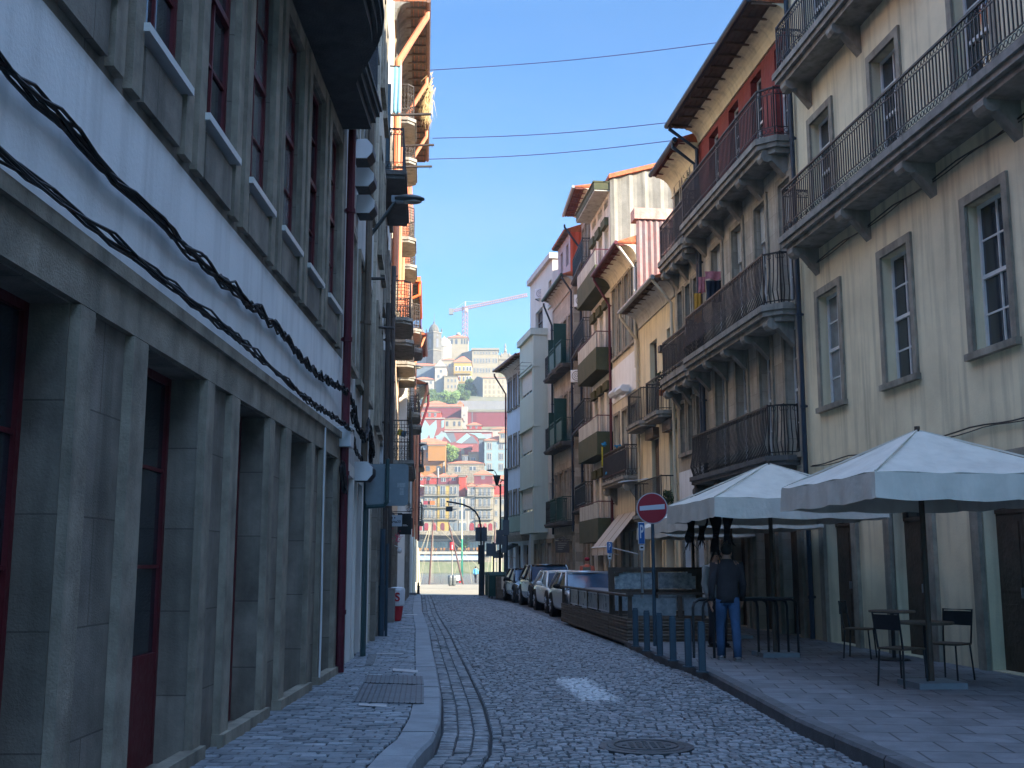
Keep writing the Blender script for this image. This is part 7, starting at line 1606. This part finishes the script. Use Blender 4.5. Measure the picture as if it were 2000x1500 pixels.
b = MB(); b.box(-cv.W-.4, cv.W+.4, -.5, 6, cv.H+.001, cv.H+.9); b.build('cornice', f_sf, cv.e)
a_, c_ = atY(864, 690, 500), atY(923, 690, 471); b = MB(); z1 = Zp(679, 470); p0, p1 = Vector((a_.x-cv.o.x, 30, 0)), Vector((-cv.W, 0, 0))
b.face((p1.x, 0, -8), (p1.x, 0, cv.H), (p0.x, 30, cv.H+2.0), (p0.x, 30, -8)); b.face((p1.x, .0, cv.H), (p1.x+4, 6, cv.H), (p0.x+4, 36, cv.H+2), (p0.x, 30, cv.H+2.0)); b.build('side_wall', f_grey, cv.e)  # left side of the cream convent, its shade put into the grey colour
h = Far('belvedere_tower', 'square cream tower with arched openings and an orange hipped roof', 874, 914, 659, 700, 480, f_cream, 9, 'tower', roof='hip', rp=9, ext=8)
for x in (878, 887): h.win(x, x+5, 662, 672, arch=True, frame=f_grey)
for x in (899, 904.5, 909.5): h.win(x, x+3, 662, 672, arch=True, frame=f_grey)
b = MB(); b.ell((0, 4, h.H+2.3), 1.0, 1.0, .7); b.build('roof_dome', f_white, h.e, smooth=True)
h = Far('house', 'orange roofed block behind the convent roof line', 934, 966, 687, 700, 482, f_cream, 8, roof='hip', rp=7, ext=4)
h = Far('church_facade', 'baroque church gable with a statue at the right of the convent', 974, 1000, 702, 745, 475, f_sf, 8, 'church', roof='front', rp=17, ext=8, rmat=f_sf)
h.win(979, 984, 708, 718, arch=True); h.win(989, 994, 708, 718, arch=True)
b = MB(); zt = h.H+3.4; b.lathe([(.7, 0), (.5, 1), (.3, 1.6), (.45, 2.3), (.3, 3.0), (.15, 3.6)], (0, -.2, zt), 8)
for s in (-1, 1): b.lathe([(.5, 0), (.35, .8), (.15, 1.6)], (s*h.W*.6, -.2, h.H+1.4), 8); b.lathe([(.5, 0), (.35, .8), (.15, 1.6)], (s*h.W*.95, -.2, h.H+.2), 8)
b.build('finial', f_sf, h.e)
h = Far('apartment_block', 'cream block with an orange roof and faint shuttered windows on the hill edge', 943, 1004, 738, 783, 428, fw('cream_bright', (.7, .6, .42)), 10, 'apartment block', roof='gable', rp=5, ext=4)
for x in (947, 955, 963, 973, 981):
    for y in (743, 753, 763, 773): h.win(x, x+3, y, y+5, frame=f_cream, sur=f_cream, fill=f_beige)
b = MB(); z = h.H; a_ = atY(921, 740, 440).x-h.o.x; b.face((-h.W-.02, 0, -3), (-h.W-.02, 0, z), ((a_-h.W)/2, 6, z+1.6), (a_, 12, z), (a_, 12, -3)); b.build('side_wall', f_grey, h.e)
# church towers
f_ts = M('far_tower_stone', (.105, .1, .085), .9, .3, .5, 0, stain=.4)
def tower(px, hw, yt, yb, yd, yp, Y, label, rz=45):
    a = atY(px, yb, Y); e = empty('church_tower', label, 'church tower', a, rad(rz)); k = (atY(px+1, yb, Y).x-a.x); w_ = hw*k*.72; H_ = Zp(yt, Y)-a.z; D = Zp(yd, Y)-a.z; T = Zp(yp, Y)-a.z
    b = MB(); b.box(-w_, w_, -w_, w_, -8, H_); b.build('wall', f_ts, e)
    b = MB()
    for z in (H_*.38, H_*.98): b.box(-w_-.25, w_+.25, -w_-.25, w_+.25, z, z+.35)
    b.build('cornice', f_sf, e)
    for q in range(4):
        g_ = MB(); n = 8; r = w_*.26; z0, z1 = H_*.48, H_*.78; pts = [(-r, z0), (r, z0), (r, z1-r)]+[(r*math.cos(math.pi*i/n), z1-r+r*math.sin(math.pi*i/n)) for i in range(1, n)]+[(-r, z1-r)]; plate(g_, pts, -w_-.05, -w_-.002)
        disc(g_, 0, H_*.89, w_*.22, -w_-.05, -w_-.002, 16); o = g_.build('belfry_opening', M('far_dark_opening', (.12, .13, .15), .8, .1, 1, 0), e); o.rotation_euler.z = q*math.pi/2
    for q in range(4):
        sx, sy2 = ((-1, -1), (1, -1), (1, 1), (-1, 1))[q]; g_ = MB(); g_.lathe([(.3, 0), (.22, .6), (.3, .9), (.05, 1.6)], (sx*w_, sy2*w_, H_+.3), 8); g_.build('pinnacle', f_ts, e)
    b = MB(); dd = D-H_; b.lathe([(w_*1.02, H_+.35), (w_*1.02, H_+dd*.25), (w_*.9, H_+dd*.5), (w_*.62, H_+dd*.78), (w_*.25, H_+dd*.97), (.35, D), (.35, D+.8), (.12, D+1.0), (.05, T)], n=12); b.build('dome', f_ts, e)
tower(847, 14.5, 650, 708, 632, 612, 450, 'grey stone church tower with a ribbed dome and clock, right of the pair'); tower(823.5, 9, 655, 708, 643, 632, 474, 'second grey church tower, farther and partly behind the left eaves')
h = Far('church', 'pale church wall between and below the two towers', 800, 833, 680, 740, 452, f_white, 20, 'church', roof='front', rp=18, ext=6, rmat=f_white)
p = atY(867, 680, 468); b = MB(); b.lathe([(3.2, -8), (3.2, 0), (3.4, .2), (3.3, 1.2), (2.7, 3), (1.5, 4.2), (.4, 4.7), (.1, 5.4)], n=20); tag(b.build('church_dome', f_white, loc=p, smooth=False), 'small white church dome right behind the main tower', 'dome')
# crane
Yc = 520; base = atY(908.5, 665, Yc); e = empty('tower_crane', 'pale red and white tower crane above the hilltop roofs', 'crane', base - Vector((0, 0, 20))); oz = Vector((0, 0, 20)); crm = M('crane_paint', (.3, .17, .16), .6, .1, 1, 0); cw = M('crane_white', (.35, .34, .34), .6, .1, 1, 0)
def lattice(b, p, q, w_, n, t=.12):
    p, q = Vector(p), Vector(q); d = (q-p).normalized(); u = d.orthogonal().normalized() if abs(d.z) > .9 else Vector((0, 0, 1)); u = (u-d*u.dot(d)).normalized(); v = d.cross(u); C = [u*w_+v*w_, u*w_-v*w_, -u*w_-v*w_, -u*w_+v*w_]
    for c in C: b.tube([p+c, q+c], t, 4)
    for i in range(n):
        a, c = p.lerp(q, i/n), p.lerp(q, (i+1)/n)
        for k in range(4): b.tube([a+C[k], c+C[(k+1) % 4]], t*.7, 4)
R_ = lambda px, py: atY(px, py, Yc)-base+oz
b = MB(); lattice(b, (0, 0, 0), R_(908.5, 597), .95, 18, .2); b.build('mast', crm, e)
b = MB(); lattice(b, R_(885, 607), R_(908.5, 602), .5, 6, .16); lattice(b, R_(908.5, 602), R_(1030, 576), .6, 34, .18); b.build('jib', crm, e)
b = MB(); q = R_(881, 608); b.box(q.x-1.0, q.x+1.1, -1, 1, q.z-1.6, q.z+1.3); b.build('counterweight', f_grey, e)
b = MB(); b.tube([R_(908.5, 597), R_(908.5, 589)], .3, 6); b.tube([R_(908.5, 589), R_(890, 602)], .07, 4); b.tube([R_(908.5, 589), R_(960, 588), R_(985, 585)], .07, 4); b.build('stay', cw, e); b = MB(); q = R_(911, 603); b.box(q.x-.6, q.x+.8, -.8, .8, q.z-1.6, q.z); b.build('cab', cw, e)
# greenery on the slope
gm = M('far_foliage', (.075, .12, .03), .8, .5, .6, 0, col2=(.03, .06, .02))
def clumps(name, label, cat, boxes, n, ls, kind=None, seed=1, grp=None, mat=None):
    rs = random.Random(seed); b = MB()
    for (x0, x1, y0, y1, Y0, Y1) in boxes:
        for i in range(n):
            Y = rs.uniform(Y0, Y1); t = (Y-Y0)/(Y1-Y0+.001); p = atY(rs.uniform(x0, x1), y1+(y0-y1)*min(1, max(0, t+rs.gauss(0, .12))), Y); d = Vector((rs.gauss(0, 1), rs.gauss(0, 1), rs.gauss(0, 1))).normalized()*ls*rs.uniform(.5, 1.4); s = d.orthogonal().normalized()*ls*.5
            b.face(p-d, p+s, p+d, p-s)
    o = b.build(name, mat or gm); return tag(o, label, cat, grp, kind)
clumps('hillside_shrubs', 'dense green shrubs covering the slope under the hilltop houses', 'shrubs', [(826, 893, 768, 786, 414, 424), (893, 930, 752, 782, 430, 438), (820, 850, 762, 770, 428, 432)], 2400, .55, kind='stuff')
def ftree(px, yb, yt, Y, r, label, seed, mat=None):
    g_ = atY(px, yb, Y); H_ = Zp(yt, Y)-g_.z; e = empty('tree', label, 'tree', g_, 0, 'trees on the far hillside'); b = MB(); b.tube([(0, 0, -2), (0, 0, H_*.3), (.2, 0, H_*.7)], .25, 6, r2=.1)
    for a in (.5, 2.4, 4.4): b.tube([(0, 0, H_*.35), (r*.5*math.cos(a), r*.5*math.sin(a), H_*.65)], .12, 5, r2=.05)
    b.build('trunk', woodd, e); b = MB(); rs = random.Random(seed); cl = [(Vector((rs.uniform(-r, r)*.65, rs.uniform(-r, r)*.65, H_*rs.uniform(.3, .88))), r*rs.uniform(.3, .5)) for _ in range(13)]
    for i in range(2200):
        c, q = cl[i % 13]; d = Vector((rs.gauss(0, 1), rs.gauss(0, 1), rs.gauss(0, 1))).normalized(); p = c+d*q*rs.random()**.35; f = Vector((rs.gauss(0, 1), rs.gauss(0, 1), rs.gauss(0, 1))).normalized()*.28; s = f.orthogonal().normalized()*.16; b.face(p-f, p+s, p+f, p-s)
    b.build('crown', mat or gm, e)
gl = M('far_foliage_light', (.12, .19, .05), .8, .4, .6, 0)
ftree(879, 906, 868, 350, 3.2, 'green tree beside the ochre orange house', 3, gl); ftree(881, 786, 766, 418, 3.6, 'light green round tree on the slope under the cream turret', 4, gl); ftree(908, 786, 762, 424, 2.6, 'darker tree under the yellow palace', 5); ftree(918, 760, 740, 440, 2.0, 'small tree at the right foot of the yellow palace', 6); ftree(907, 1074, 1048, 308.5, 1.6, 'small tree between the glass pavilions on the far walkway', 7, gl)
# ------------------------------------------------------------------ haze: one closed box, even density
b = MB(); b.box(-600, 600, -40, 620, -5, 135); hz = b.build('haze', bpy.data.materials.new('haze_air')); tag(hz, 'thin morning haze over the street and river', 'haze', kind='stuff')
hm = hz.data.materials[0]; hm.use_nodes = True; hn = hm.node_tree; hn.nodes.remove(hn.nodes['Principled BSDF']); pv = hn.nodes.new('ShaderNodeVolumePrincipled'); pv.inputs['Color'].default_value = (.8, .9, 1, 1); pv.inputs['Density'].default_value = HAZE; pv.inputs['Anisotropy'].default_value = .1
hn.links.new(pv.outputs[0], hn.nodes['Material Output'].inputs['Volume'])
